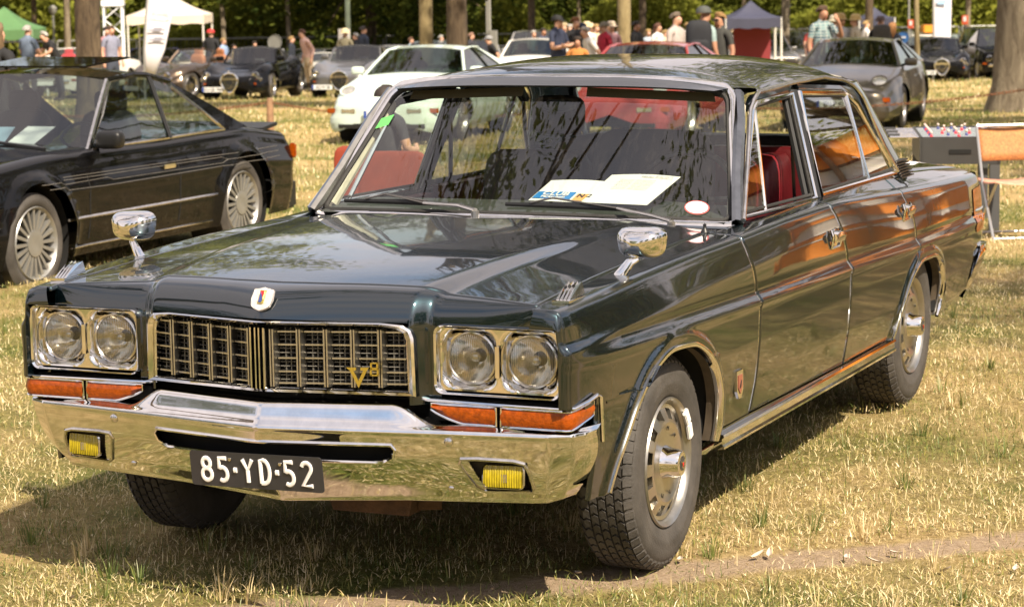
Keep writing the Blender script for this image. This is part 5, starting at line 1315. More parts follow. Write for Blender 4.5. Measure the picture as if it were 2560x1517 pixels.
def car(name, label, sp, loc, rz=0., group='show cars parked on the lawn', cat='car'):
    """y=0 front axle, front faces -y. curves are lists (y,val)"""
    root = thing(name, label, cat, loc, rz, group); W2 = sp['W']/2; wb = sp['wb']; y0, y1 = -sp['fo'], wb+sp['ro']; R_ = sp.get('R', .31); hi = sp.get('hi', 1)
    pm = sp['paint']; cv = lambda k: pch(*zip(*sp[k]))
    ztop = cv('top'); plan = cv('plan'); zb0 = sp.get('zb', .20); ra = sp.get('ra', R_+.045); belt = sp.get('belt', None)
    def zb(y):
        z = np.full(np.shape(y), zb0)
        for yc in (0, wb): d = ra**2-(y-yc)**2; z = np.where(d > 0, np.maximum(z, R_+np.sqrt(np.maximum(d, 0))*1.), z)
        return z
    ys = set(np.linspace(y0, y1, int(46*hi)).tolist())
    for yc in (0, wb):
        for a in np.linspace(0, math.pi, int(18*hi)): ys.add(float(yc+ra*math.cos(a)*.9995))
        ys.add(yc-ra-.001); ys.add(yc+ra+.001)
    ys = np.array(sorted(y for y in ys if y0 <= y <= y1)); zbv = zb(ys)
    fb = sp.get('fend', 0.); side = sp.get('side', [(0, .93), (.12, .97), (.45, 1.0), (.75, .985), (1, .94)])
    sz, sx = zip(*side); nr = int(20*hi); rows = []
    for y, b in zip(ys, zbv):
        zt = float(ztop(y)); pl_ = float(plan(y)); r = []; sh = zt-sp.get('rnd', .06)
        for t in np.linspace(0, 1, nr):
            z = max(b, zb0+(sh-zb0)*t); tt = (z-zb0)/max(sh-zb0, .01); x = W2*pl_*float(np.interp(tt, sz, sx))
            dmin = min(abs(math.hypot(y, z-R_)-ra), abs(math.hypot(y-wb, z-R_)-ra)); x += sp.get('flare', .015)*max(0, 1-dmin/.07)**.6*(1 if pl_ > .9 else .4)
            r.append((x, y, z))
        xs_0 = r[-1][0]; m = int(12*hi)
        for k in range(1, m+1):
            a = k/m; th = min(1, a*3)*math.pi/2
            if a <= 1/3: x = xs_0-(.10*W2)*(1-math.cos(th)); z = sh+(zt-sh)*math.sin(th)
            else: x = xs_0-.10*W2-(xs_0-.10*W2)*(a-1/3)*1.5; z = zt
            q = x/max(xs_0, .01); z += sp.get('crown', .03)*(1-q*q)*min(1, a*3)
            if fb: z += float(np.interp(y, *zip(*fb)))*(math.exp(-((abs(q)-.78)/.17)**2)-.55*math.exp(-(q/.5)**4)) *min(1, a*2)
            r.append((x, y, z))
        rows.append(r)
    P = np.array(rows); g = G(); full = np.concatenate([P, P[:, ::-1][:, 1:]*np.array([-1, 1, 1])], 1)
    # rounded ends
    def cap(sec, sg):
        c = np.array([0, sec[0][1], (zb0+sec[:, 2].max())/2]); out = []
        for k in range(1, 6):
            a = k/5*math.pi/2; q = c+(sec-c)*np.array([1-(1-math.cos(a))*.35, 1, 1-(1-math.cos(a))*sp.get('blunt', .45)]); q[:, 1] = sec[:, 1]+sg*sp.get('nose', .10)*math.sin(a); out.append(q)
        out.append(c+(out[-1]-c)*[.0, 1, .0]+0); return out
    F = cap(full[0], -1)[::-1]; B = cap(full[-1], 1)
    full = np.concatenate([np.array(F), full, np.array(B)], 0)
    body = g.grid(full).build('body', pm, root, sharp=50)
    # floor + wells
    g = G(); g.box((0, (y0+y1)/2, zb0+.10), (sp['W']*.84, (y1-y0)*.94, .08))
    for sg in (1, -1):
        for yc in (0, wb): g.lathe([(-.24, .02), (-.24, ra+.02), (-.02, ra+.015)], (sg*W2*.95, yc, R_), 'x', 20, sgn=sg)
    g.build('underbody', dark, root)
    for yc in (0, wb):
        for sg in (1, -1): wheel_small(root, W2*.965*float(plan(yc)), yc, R_, R_, .2, sg, sp.get('wstyle', 'spoke'), sp.get('rimr'), sp.get('spokes', 12), sp.get('rimcol'), int(28*hi))
    # greenhouse
    gh = sp.get('gh')
    if gh:
        # gh: ws base y,z ; ws top y,z ; rear top y,z ; rear base y,z ; half widths base, top ; centre bow
        (ya, za), (yb, zb_2), (yc2, zc2), (yd, zd) = gh['pts']; wb_, wt = gh['w']; bow = gh.get('bow', .10); zc_r = gh.get('crown', .05)
        gl_ = gh.get('glass', dkglass); fr = gh.get('frame', blackpl)
        def roof_z(y): return float(np.interp(y, [yb, (yb+yc2)/2, yc2], [zb_2, max(zb_2, zc2)+gh.get('arch', .03), zc2]))
        n = 13; us = np.linspace(-1, 1, n)
        def front(u, v): y = (ya+(yb-ya)*v)-bow*(1-u*u)*(1-.6*v); return (u*(wb_+(wt-wb_)*v), y, za+(zb_2-za)*v+zc_r*(1-u*u)*v+.0)
        def back(u, v): y = (yd+(yc2-yd)*v)+bow*.7*(1-u*u)*(1-.6*v); return (u*(wb_*.96+(wt-wb_*.96)*v), y, zd+(zc2-zd)*v+zc_r*(1-u*u)*v)
        G().grid([[front(u, v) for v in np.linspace(0, 1, 7)] for u in us]).build('windscreen', gl_, root)
        if not gh.get('open'):
            G().grid([[back(u, v) for v in np.linspace(0, 1, 7)] for u in us]).build('rear_window', gl_ if not gh.get('soft') else gh['soft'], root)
            P = [[(u*wt, y-(bow*.4*(1-u*u) if k == 0 else 0), roof_z(y)+zc_r*(1-u*u)) for u in us] for k, y in enumerate(np.linspace(yb, yc2, 12))]
            G().grid(P).build('roof', gh.get('soft') or gh.get('roofm') or pm, root)
        for sg in (1, -1):
            G().tube([(sg*wb_, ya, za), (sg*(wb_+wt)/2, (ya+yb)/2, (za+zb_2)/2+.01), (sg*wt, yb, zb_2)], gh.get('pil', .028), 6).build('front_pillar', gh.get('pillar') or pm, root)
            if gh.get('open'): G().tube([front(u, 1) for u in us], .018, 6).build('windscreen_header', gh.get('pillar') or pm, root) if sg > 0 else None; continue
            ybt, ybb = gh.get('B', (yb+.55*(yc2-yb), ya+.55*(yd-ya)))
            def sp_(y, v):   # side surface
                return (sg*(wb_+(wt-wb_)*v+.012*math.sin(math.pi*v)), y, 0)
            top = lambda y: roof_z(min(max(y, yb), yc2)); 
            A = lambda v: ya+(yb-ya)*v; Dd = lambda v: yd+(yc2-yd)*v; bl = lambda y: za+(zd-za)*(y-ya)/(yd-ya)
            def pt(y, v, e=0): z0 = bl(min(max(y, ya), yd)); return (sg*(wb_+(wt-wb_)*v+.012*math.sin(math.pi*v)+e), y, z0+(top(y)-z0)*v)
            Bf = lambda v: ybb+(ybt-ybb)*v
            sm = gh.get('soft')
            for nm, fa, fb_ in (('side_window', lambda v: A(v)+.05, lambda v: Bf(v)-.03), ('side_window', lambda v: Bf(v)+.03, lambda v: Dd(v)-gh.get('cp', .10)-gh.get('cpb', .1)*(1-v))):
                if sm and nm == 'side_window' and fa(0) > ybb: mt_ = sm
                else: mt_ = gl_
                G().grid([[pt(fa(v)+(fb_(v)-fa(v))*s, v, -.004) for v in np.linspace(0, .97, 7)] for s in np.linspace(0, 1, 7)]).build(nm, mt_, root)
                # frame line
            loop = [pt(A(0)+.04, 0)]+[pt(A(v)+.04, v) for v in (.5, .97)]+[pt(yb+(yc2-yb)*t, .98) for t in (.2, .5, .8, 1)]+[pt(Dd(v)-gh.get('cp', .10)-gh.get('cpb', .1)*(1-v), v) for v in (.9, .5, .15, .02)]
            G().tube(loop, .011, 5, closed=True).build('window_trim', fr, root)
            G().tube([pt(Bf(0), 0), pt(Bf(1), 1)], .03, 6, flat=.5).build('centre_pillar', gh.get('bp', fr), root)
            G().grid([[pt((Dd(v)-gh.get('cp', .10)-gh.get('cpb', .1)*(1-v))*(1-s)+(Dd(v)+.01)*s, v, .004) for v in np.linspace(0, 1, 7)] for s in np.linspace(0, 1, 5)]).build('rear_pillar', sm or gh.get('roofm') or pm, root)
            G().tube([pt(yb+(yc2-yb)*t, 1) for t in np.linspace(0, 1, 6)], .020, 6).build('roof_rail', sm or gh.get('roofm') or pm, root)
        # seats, wheel
        ys_ = ya+ (yd-ya)*gh.get('seat', .48)
        for x in (-.36*W2/.88, .36*W2/.88):
            soft_box(G(), (x, ys_, za-.10), (.46, .16, .62), 4).build('seat', sp.get('seat', seatm), root); soft_box(G(), (x, ys_+.02, za+.26), (.24, .09, .16), 4).build('headrest', sp.get('seat', seatm), root)
        G().box((0, ya+.18, za-.06), (wb_*1.8, .30, .10)).build('dashboard', blackpl, root)
        G().tube([(W2*.42+.17*math.cos(a), ya+.48+.05*math.sin(a), za-.02+.16*math.sin(a)) for a in np.linspace(0, 6.28, 20, endpoint=False)], .012, 5, closed=True).build('steering_wheel', blackpl, root)
    ff = lambda x: y0-sp.get('nose', .10)*.9*(1-(x/W2)**4*.8)
    # lamps
    for l in sp.get('lamps', []):
        x, z, r, kind = l[:4]
        for sg in (1, -1):
            yy = l[4] if len(l) > 4 else ff(x)
            if kind == 'round':
                o = G().lathe([(.02, r*1.12), (-.012, r*1.10), (-.016, r*.98), (0, r*.96)], (sg*x, yy, z), 'y', 22).build('headlight', chrome, root)
                G().lathe([(.05*(1-(q)**2), r*q) for q in np.linspace(0, .98, 7)], (sg*x, yy+.0, z), 'y', 22).build('reflector', refl, o); G().lathe([(-.02*(1-q*q), r*.97*q) for q in np.linspace(0, 1, 6)], (sg*x, yy, z), 'y', 22).build('lens', lens_cl, o)
            elif kind == 'pop':   # lamp lying flush in the bonnet, facing up/forward
                t_ = l[5]; Mx = np.array(Matrix.Rotation(t_, 3, 'X')); o_ = np.array([sg*x, yy, z])
                disc = [[o_+Mx@np.array([q*r*math.cos(a), -.012*(1-q*q)-k, q*r*math.sin(a)]) for a in np.linspace(0, 2*math.pi, 22, endpoint=False)] for q, k in ((0, 0), (.4, 0), (.8, 0), (1, 0))]
                o = G().grid(disc, cv=True).build('headlight', mat('lamp_pale', (.62, .60, .52), .15, .7, coat=1., noise=(14, .4)), root)
                G().tube([o_+Mx@np.array([r*1.06*math.cos(a), 0, r*1.06*math.sin(a)]) for a in np.linspace(0, 2*math.pi, 22, endpoint=False)], .012, 6, closed=True).build('lamp_rim', pm, o)
            else:
                wq, hq = r; mt_ = {'amber': amber, 'rect': mat('lamp_face', (.55, .54, .50), .12, .8, noise=(30, .3), coat=1.), 'yellow': yellow, 'black': blackpl, 'red': red_l, 'fog': mat('lamp_face', (.55, .54, .50), .12, .8)}[kind]
                G().box((sg*x, yy, z), (wq, .05, hq), np.array(Matrix.Rotation(sg*sp.get('lampyaw', .25)*(x/W2)**2, 3, 'Z'))).build({'amber': 'turn_signal', 'black': 'air_intake', 'red': 'tail_lamp'}.get(kind, 'headlight'), mt_, root, bevel=.008)
    if sp.get('plate') and sp['plate'][0] is not None:
        s_, z, x_, pw = sp['plate']; yy = ff(0)-.035+sp.get('plate_dy', 0.)
        o = G().box((x_, yy, z), (pw, .015, .11)).build('number_plate', mat('plate_face', (.72, .73, .74), .4), root)
        G().box((x_-pw/2+.022, yy-.009, z), (.04, .004, .105)).build('country_band', mat('plate_blue', (.02, .06, .30), .4), o)
        if s_: text('plate_lettering', s_, .095, blackpl, o, frame_m((x_+.02, yy-.010, z-.002), (1, 0, 0), (0, 0, 1)), .003, .0015, space=.92)
    if 'bumper' in sp:
        z, h, mt_, out = sp['bumper']
        P = []
        for u in np.linspace(-1, 1, 25):
            x = u*(W2*1.0); y = y0-sp.get('nose', .1)-out+.42*abs(u)**7; P.append([(x, y+.06, z+h/2), (x, y, z+h/2-.01), (x, y-.01, z), (x, y, z-h/2+.01), (x, y+.06, z-h/2)])
        G().grid(P).build('front_bumper', mt_, root, sharp=40)
    if 'rbumper' in sp:
        z, h, mt_, out = sp['rbumper']; P = []
        for u in np.linspace(-1, 1, 25):
            x = u*(W2*1.0); y = y1+sp.get('nose', .1)+out-.55*abs(u)**7; P.append([(x, y-.06, z+h/2), (x*1.01, y, z+h/2-.01), (x*1.015, y+.01, z), (x*1.01, y, z-h/2+.01), (x, y-.06, z-h/2)])
        G().grid(P).build('rear_bumper', mt_, root, sharp=40)
    if 'grille' in sp:
        k, gw, ghh, z = sp['grille'][:4]; yy = sp['grille'][4] if len(sp['grille']) > 4 else ff(0)-.01
        if k == 'heart':   # pointed oval with bright ring
            pts = [(gw/2*math.sin(a)*(1 if math.cos(a) > 0 else (1+math.cos(a)*.25)), ghh*(.42*math.cos(a) if math.cos(a) > 0 else .58*math.cos(a))) for a in np.linspace(0, 2*math.pi, 30, endpoint=False)]
            mtg = G().grid([[(x*q, yy-.01-.03*(1-q), z+v*q) for x, v in pts] for q in (0, .5, 1)], cv=True).build('grille', dark, root)
            G().tube([(x, yy-.02, z+v) for x, v in pts], .024, 8, closed=True).build('grille_ring', chrome, mtg)
            for i in range(-4, 5): xx = i*gw/10; hh = ghh*.45*math.sqrt(max(0, 1-(2*xx/gw)**2)); G().box((xx, yy-.025, z-ghh*.05), (.006, .01, hh*1.7)).build('grille_bar', chrome, mtg)
            G().box((0, yy-.03, z+ghh*.12), (gw*1.06, .012, .045)).build('badge_bar', chrome, mtg)
            G().ball((0, yy-.02, z+ghh*.50), .03, 6).build('bonnet_badge', chrome, root)
        elif k == 'bars':
            o = G().box((0, yy, z), (gw, .03, ghh)).build('grille', dark, root)
            for i in range(5): G().box((0, yy-.02, z-ghh/2+ghh*i/4), (gw, .012, .010)).build('grille_bar', chrome, o)
            G().box((0, yy-.02, z), (.03, .014, ghh)).build('grille_bar', chrome, o)
        elif k == 'radiator':
            o = G().box((0, yy-.01, z), (gw, .05, ghh)).build('grille', chrome, root, bevel=.012); G().box((0, yy-.036, z-.01), (gw*.86, .01, ghh*.8)).build('grille_opening', dark, o)
            for i in range(-5, 6): G().box((i*gw*.075, yy-.043, z-.01), (.006, .006, ghh*.8)).build('grille_bar', chrome, o)
        elif k == 'slats':
            for i in range(3): G().box((0, yy+.0, z-ghh/2+ghh*i/2), (gw, .04, ghh*.26)).build('air_slat', dark, root)
    for mi in sp.get('mirrors', []):
        x, y, z = mi[:3]
        for sg in (1, -1):
            o = soft_box(G(), (sg*(x+.09), y, z+.05), (.19, .10, .12), 4).build('door_mirror', mi[3] if len(mi) > 3 else pm, root); G().tube([(sg*(x-.05), y+.02, z), (sg*(x+.05), y, z+.02)], .02, 6).build('mirror_stalk', blackpl, o)
    if sp.get('lines', True):
        la = sp.get('door', (wb*.22, wb*.66))
        for sg in (1, -1):
            for yy in la:
                pts = []
                for z in np.linspace(zb0+.10, float(ztop(yy))-.07, 7):
                    tt = (z-zb0)/(float(ztop(yy))-.06-zb0); pts.append((sg*(W2*float(plan(yy))*float(np.interp(tt, sz, sx))+.001), yy, z))
                G().tube(pts, .004, 4).build('door_gap', dark, root)
            zz = float(ztop(la[1]))-.17; tt = (zz-zb0)/(float(ztop(la[1]))-.06-zb0); xx = W2*float(np.interp(tt, sz, sx))
            G().box((sg*(xx+.012), la[1]-.13, zz), (.02, .15, .03)).build('door_handle', sp.get('handle', chrome), root, bevel=.005)
    return root

def PT(name, c, metal=.4): return paint_mat('paint_'+name, c, metal=metal, rough=.35)
blk = paint_mat('paint_black', (.003, .003, .0035), metal=0., rough=.35, ior=1.38, coat=.8); mint = PT('mint', (.58, .68, .62), 0.); redp = PT('red', (.28, .045, .045), 0.); bronze = PT('bronze', (.10, .088, .068), .7); silver = PT('silver', (.50, .49, .47), .7); grey = PT('grey', (.20, .195, .19), .7); darkg = PT('darkgrey', (.03, .032, .036), .5); white = PT('white', (.72, .70, .66), 0.); bluel = PT('lightblue', (.36, .44, .48), .5); purple = PT('purple', (.045, .045, .11), .4); brown = PT('brown', (.075, .055, .040), .6); vred = PT('vivid_red', (.45, .02, .02), 0.)

# --- black coupe, left
BMW = dict(W=1.725, wb=2.63, fo=.80, ro=.82, R=.315, hi=2.0, paint=blk, zb=.185, ra=.375, rnd=.05, crown=.035, flare=.035, nose=.06, blunt=.3,
    top=[(-.85, .74), (-.3, .80), (.45, .845), (.7, .845), (1.6, .838), (2.2, .845), (2.7, .845), (3.2, .80), (3.46, .77)],
    plan=[(-.85, .93), (-.3, .985), (.5, 1), (2.3, 1), (3.0, .975), (3.46, .93)], side=[(0, .93), (.1, .95), (.35, .985), (.62, .99), (.70, 1.0), (.74, .985), (.9, .955), (1, .915)],
    spokes=20, rimr=.232, rimcol=mat('rim_white_silver', (.34, .335, .32), .35, .6, noise=(8, .2)), door=(.57, 1.70), bumper=(.40, .11, blackpl, .04), lines=True,
    gh=dict(pts=[(.745, .835), (1.22, 1.265), (2.02, 1.218), (2.86, .845)], w=(.735, .60), B=(1.75, 1.79), bp=blackpl, frame=chrome_worn, pillar=chrome_worn, pil=.018, arch=.03, crown=.045, cp=.06, cpb=.25, glass=glass_mat('coupe_glass', (.62, .70, .68), .10), seat=.42), mirrors=[(.76, .84, .85, blackpl)], handle=chrome)
bl = at(97, 15); bl = Vector((-6.28, 5.85, float(gz(-6.4, 6.5))-.05))
bmw = car('black_coupe', 'glossy black coupe with pinstripes and many-spoked silver wheels, parked at left', BMW, bl, .018, None)
def bx(y, z, e=.002):
    sz, sx = zip(*BMW['side']); zt = float(pch(*zip(*BMW['top']))(y)); t = (z-.185)/(zt-.05-.185)
    d = min(abs(math.hypot(y, z-.315)-.375), abs(math.hypot(y-2.63, z-.315)-.375))
    return .8625*float(pch(*zip(*BMW['plan']))(y))*float(np.interp(t, sz, sx))+.035*max(0, 1-d/.07)**.6+e
stripe = mat('stripe_grey', (.12, .11, .095), .5)
def sline(pts, r=.0022, nm='pinstripe', mt=stripe):
    for sg in (1, -1):
        q = []
        for (a, b) in zip(pts[:-1], pts[1:]):
            for t in np.linspace(0, 1, 9)[:-1]: y = a[0]+(b[0]-a[0])*t; z = a[1]+(b[1]-a[1])*t; q.append((sg*bx(y, z), y, z))
        q.append((sg*bx(*pts[-1]), *pts[-1])); G().tube(q, r, 4).build(nm, mt, bmw)
sline([(.30, .700), (3.22, .685)]); sline([(.30, .682), (2.3, .672), (2.36, .652), (3.22, .650)]); sline([(.02, .675), (.26, .672), (.30, .655), (.80, .66), (.86, .640), (2.30, .632), (2.36, .652)]); sline([(.30, .62), (.86, .61), (2.25, .612), (3.22, .612)]); sline([(.1, .64), (.28, .64), (.32, .618)])
sline([(.30, .43), (2.20, .42)], .010, 'side_moulding', chrome_worn); sline([(.34, .245), (2.18, .235)], .007, 'sill_moulding', chrome_worn)
G().box((0, 3.34, .815), (1.35, .26, .025), np.array(Matrix.Rotation(.12, 3, 'X'))).build('boot_spoiler', blackpl, bmw, bevel=.01)
G().box((0, 1.52, 1.372), (.86, .56, .012), np.array(Matrix.Rotation(.07, 3, 'X'))).build('sunroof_panel', blk, bmw, bevel=.004)
G().box((0, 3.50, .30), (1.5, .18, .22)).build('rear_apron', blackpl, bmw, bevel=.02)
sp_z = .40
P = []
for u in np.linspace(-1, 1, 31):
    x = u*.865; y = 3.63-.75*max(0, abs(u)-.72)/.28*.9; P.append([(x*.99, y-.06, .455), (x*1.01, y, .445), (x*1.015, y+.012, .41), (x*1.01, y, .375), (x*.98, y-.06, .36)])
G().grid(P).build('rear_bumper', blackpl, bmw, sharp=40)
for sg in (1, -1): G().box((sg*.785, 3.475, .63), (.05, .04, .11)).build('tail_lamp', amber, bmw, bevel=.01)
for (x0, x1, y) in ((-.55, .0, .60), (.05, .60, .60)): G().tube([(x1, .46, .865), (x0, .60, .90)], .012, 5).build('wiper', blackpl, bmw)
# --- 928-type coupes
def wedge(paint, plate, **k):
    d = dict(W=1.84, wb=2.5, fo=.88, ro=1.05, R=.32, hi=1.3, paint=paint, zb=.17, rnd=.12, crown=.07, nose=.16, blunt=.35, flare=.01, ra=.355,
        top=[(-.88, .58), (-.5, .70), (0, .80), (.45, .87), (1.0, .88), (2.2, .90), (2.9, .88), (3.55, .72)], plan=[(-.88, .86), (-.5, .95), (0, 1), (2.5, 1), (3.1, .96), (3.55, .84)], side=[(0, .90), (.15, .96), (.45, 1.0), (.7, .99), (1, .93)],
        rimr=.21, spokes=5, gh=dict(pts=[(.52, .86), (1.12, 1.225), (1.95, 1.235), (3.15, .90)], w=(.76, .56), bow=.18, crown=.04, arch=.02, glass=dkglass, cp=.10, cpb=.35, frame=blackpl, pil=.022), mirrors=[(.80, .70, .90)],
        lamps=[(.60, .735, .105, 'pop', -.62, -.95), (.70, .475, (.20, .07), 'amber', -.95), (.47, .475, (.20, .065), 'rect', -1.02), (.45, .27, (.34, .07), 'black', -1.02)], plate=(plate, .43, 0, .46), plate_dy=-.03, door=(.55, 1.75)); d.update(k); return d
def place(px, row=None, D=None): 
    D = D or D_of_row(px, row); return at(px, D)
car('mint_coupe', 'mint white low coupe with flush round lamps, behind the left windscreen pillar', wedge(mint, 'CN-M 928'), place(1010, D=34.0), .16)
car('red_coupe', 'red low coupe with dark roof seen through the sedan windscreen', wedge(redp, None), place(1572, D=33), .12)
car('bronze_coupe', 'bronze low coupe with dark glass, right of the sedan roof', wedge(bronze, 'EN-P 41', wb=2.4, fo=.9), place(2110, D=35.5), .13)
# --- retro roadsters
def retro(paint, plate, soft=None, **k):
    d = dict(W=1.75, wb=2.5, fo=.62, ro=.62, R=.325, hi=1.2, paint=paint, zb=.17, rnd=.12, crown=.05, nose=.20, blunt=.42, flare=.05, ra=.37, fend=[(-.65, .02), (-.2, .13), (.3, .12), (.8, .03), (1.8, .02), (2.4, .12), (2.9, .08), (3.1, .0)],
        top=[(-.62, .56), (-.3, .66), (0, .72), (.6, .78), (1.2, .80), (2.4, .84), (2.8, .78), (3.12, .62)], plan=[(-.62, .80), (-.3, .93), (0, 1), (.9, .93), (1.5, .93), (2.5, 1.02), (3.12, .84)], rimr=.22, spokes=16, rimcol=mat('rim_bright', (.70, .68, .66), .15, 1.),
        grille=('heart', .42, .46, .46, -.83), lamps=[(.60, .58, .085, 'round', -.70), (.72, .50, .04, 'round', -.70), (.42, .45, .035, 'round', -.80), (.62, .40, (.05, .045), 'amber', -.80)], plate=(plate, .27, -.42, .50), plate_dy=-.02,
        gh=dict(pts=[(.95, .82), (1.28, 1.13), (1.80, 1.13), (2.35, .86)], w=(.66, .57), bow=.12, open=soft is None, soft=soft, glass=glass, frame=chrome, seat=.62), mirrors=[(.68, 1.0, .88)], seat=mat('tan_leather', (.30, .12, .05), .5) if k.pop('tan', 0) else seatm); d.update(k); return d
softm = mat('soft_top', (.015, .015, .016), .8, noise=(10, .3))
car('black_roadster', 'black retro roadster with bright oval grille ring, soft top, left of the barrier post', retro(blk, 'DU-GB 1960', softm), place(600, D=58), .24)
car('grey_roadster', 'polished gunmetal retro roadster with oval grille beside the mint coupe', retro(grey, 'AC-W 28', softm), place(868, D=59), .26)
car('black_roadster', 'black retro roadster with chained bright grille left of the big grey trunk', retro(blk, 'DL-W 650', softm), place(2350, D=70), .30)
car('bronze_roadster', 'dark bronze open roadster behind the black coupe roof', retro(brown, '', None, tan=1), place(415, D=61), -.12)
# --- boxy classics
midglass = glass_mat('pale_car_glass', (.50, .56, .54), .12)
def boxy(paint, kind='sedan', **k):
    H = k.pop('H', 1.38); zt = k.pop('zt', .90); wb = k.get('wb', 2.7); d = dict(W=1.76, wb=wb, fo=.75, ro=.95, R=.31, hi=.9, paint=paint, zb=.22, rnd=.05, crown=.03, nose=.05, blunt=.2, flare=.01,
        top=[(-.78, zt-.14), (-.4, zt-.07), (.4, zt), (1.5, zt+.01), (2.6, zt), (3.2, zt-.03), (wb+.95, zt-.08)], plan=[(-.78, .93), (-.3, .99), (.4, 1), (2.8, 1), (wb+.95, .93)], lamps=[(.62, .66, .085, 'round'), (.76, .50, (.13, .05), 'amber')], grille=('bars', .80, .14, .64), bumper=(.45, .10, chrome, .04), plate=('', .42, 0, .5), plate_dy=-.1, wstyle='cap', mirrors=[(.78, .72, zt+.02)])
    P = {'sedan': [(.55, zt), (1.05, H), (2.25, H), (2.85, zt)], 'coupe': [(.6, zt), (1.1, H), (1.9, H), (2.7, zt)], 'estate': [(.55, zt), (1.0, H), (3.2, H), (3.6, zt)], 'open': [(.75, zt), (1.15, H), (1.6, H), (2.2, zt)]}[kind]
    d['gh'] = dict(pts=P, w=(.76, .60), bow=.08, crown=.03, arch=.01, glass=k.pop('glass', midglass), frame=chrome, open=kind == 'open'); d.update(k); return d
dg = blackpl
CARS = [
 ('convertible', 'white open convertible with red interior behind the black coupe', boxy(white, 'open', seat=vred, glass=glass, H=1.22), 150, 56, .05),
 ('small_coupe', 'dark purple coupe between the trunk and the leaning banner', boxy(purple, 'coupe', H=1.33), 330, 68, -.1),
 ('open_tourer', 'silver open tourer with bright windscreen frame left of the black roadster', boxy(silver, 'open', glass=glass, H=1.25), 455, 70, -.1),
 ('estate_car', 'dark grey estate car with large side window behind the open tourer', boxy(darkg, 'estate', H=1.42), 510, 78, -.7),
 ('convertible', 'silver convertible with chrome screen behind the black roadster', boxy(silver, 'open', glass=glass, H=1.25), 640, 68, .1),
 ('sedan', 'grey sedan behind the cream roadster', boxy(grey, 'sedan', H=1.4), 745, 76, -.05),
 ('roadster', 'cream classic roadster with wide radiator grille before the grey sedan', boxy(white, 'open', glass=glass, H=1.18, grille=('radiator', .72, .24, .60), lamps=[(.70, .64, .10, 'round'), (.6, .38, (.2, .05), 'rect')]), 792, 73, .05),
 ('convertible', 'dark silver convertible right behind the gunmetal roadster', boxy(grey, 'open', glass=glass, H=1.28), 905, 70, .1),
 ('sedan', 'pale green sedan roof behind the hat wearer', boxy(PT('palegreen', (.40, .46, .40), .2), 'sedan', H=1.42), 860, 84, .1),
 ('sedan', 'silver sedan parked left of the yellowish trunk', boxy(silver, 'sedan', H=1.42), 985, 75, .0),
 ('hatchback', 'light blue hatchback behind the mint coupe roof', boxy(bluel, 'estate', H=1.38, wb=2.4), 1060, 68, .15),
 ('sedan', 'silver sedan right of the dark centre trunk', boxy(silver, 'sedan', H=1.40), 1195, 68, .3),
 ('sports_coupe', 'white rounded sports coupe right of the mint coupe', wedge(white, '', W=1.7, lamps=[(.62, .70, .09, 'pop', -.6, -.95)], gh=dict(pts=[(.52, .84), (1.0, 1.24), (1.75, 1.24), (2.9, .86)], w=(.70, .54), bow=.16, glass=dkglass, crown=.04)), 1315, 50, .12),
 ('off_roader', 'silver off-roader behind the white sports coupe', boxy(silver, 'estate', H=1.62, zt=1.02), 1320, 66, .1),
 ('convertible', 'grey open car behind the silver off-roader', boxy(grey, 'open', glass=glass, H=1.3), 1265, 72, .2),
 ('convertible', 'pale open classic car behind the sedan roof at right', boxy(silver, 'open', glass=glass, H=1.28), 1850, 60, .5),
 ('classic_car', 'black and silver classic car with round lamps right of the navy tent', boxy(grey, 'sedan', H=1.38), 1925, 62, .4),
 ('off_roader', 'dusty grey off-roader with orange lamp left of the tartan shirt', boxy(grey, 'estate', H=1.52, zt=1.0), 1985, 68, .35),
 ('sedan', 'silver sedan behind the thin young tree', boxy(silver, 'sedan', H=1.38), 2310, 72, .3),
 ('estate_car', 'white estate car right of the dark backpack', boxy(white, 'estate', H=1.5), 2240, 78, .3),
 ('sedan', 'silver grey sedan behind the right black roadster', boxy(silver, 'sedan', H=1.40), 2425, 70, .35),
 ('off_roader', 'black off-roader half hidden by the big grey trunk', boxy(blk, 'estate', H=1.5, zt=.98), 2510, 66, .3),
 ('sedan', 'dark sedan roof far behind the red skirt', boxy(darkg, 'sedan', H=1.4), 600, 84, .1),
 ('sedan', 'grey sedan far left beside the green tent leg', boxy(grey, 'sedan', H=1.4), 330, 82, .1),
 ('sedan', 'dark sedan far behind the light blue hatchback', boxy(darkg, 'sedan', H=1.4), 1120, 80, .1),
 ('sedan', 'grey sedan at the foot of the slim grey sign post', boxy(grey, 'sedan', H=1.4), 1400, 80, .1),
 ('sedan', 'pale sedan behind the people in front of the navy tent', boxy(silver, 'sedan', H=1.4), 1740, 74, .2),
 ('sedan', 'dark saloon behind the crowd left of the pale trunk', boxy(purple, 'sedan', H=1.4), 1500, 72, .2),
]
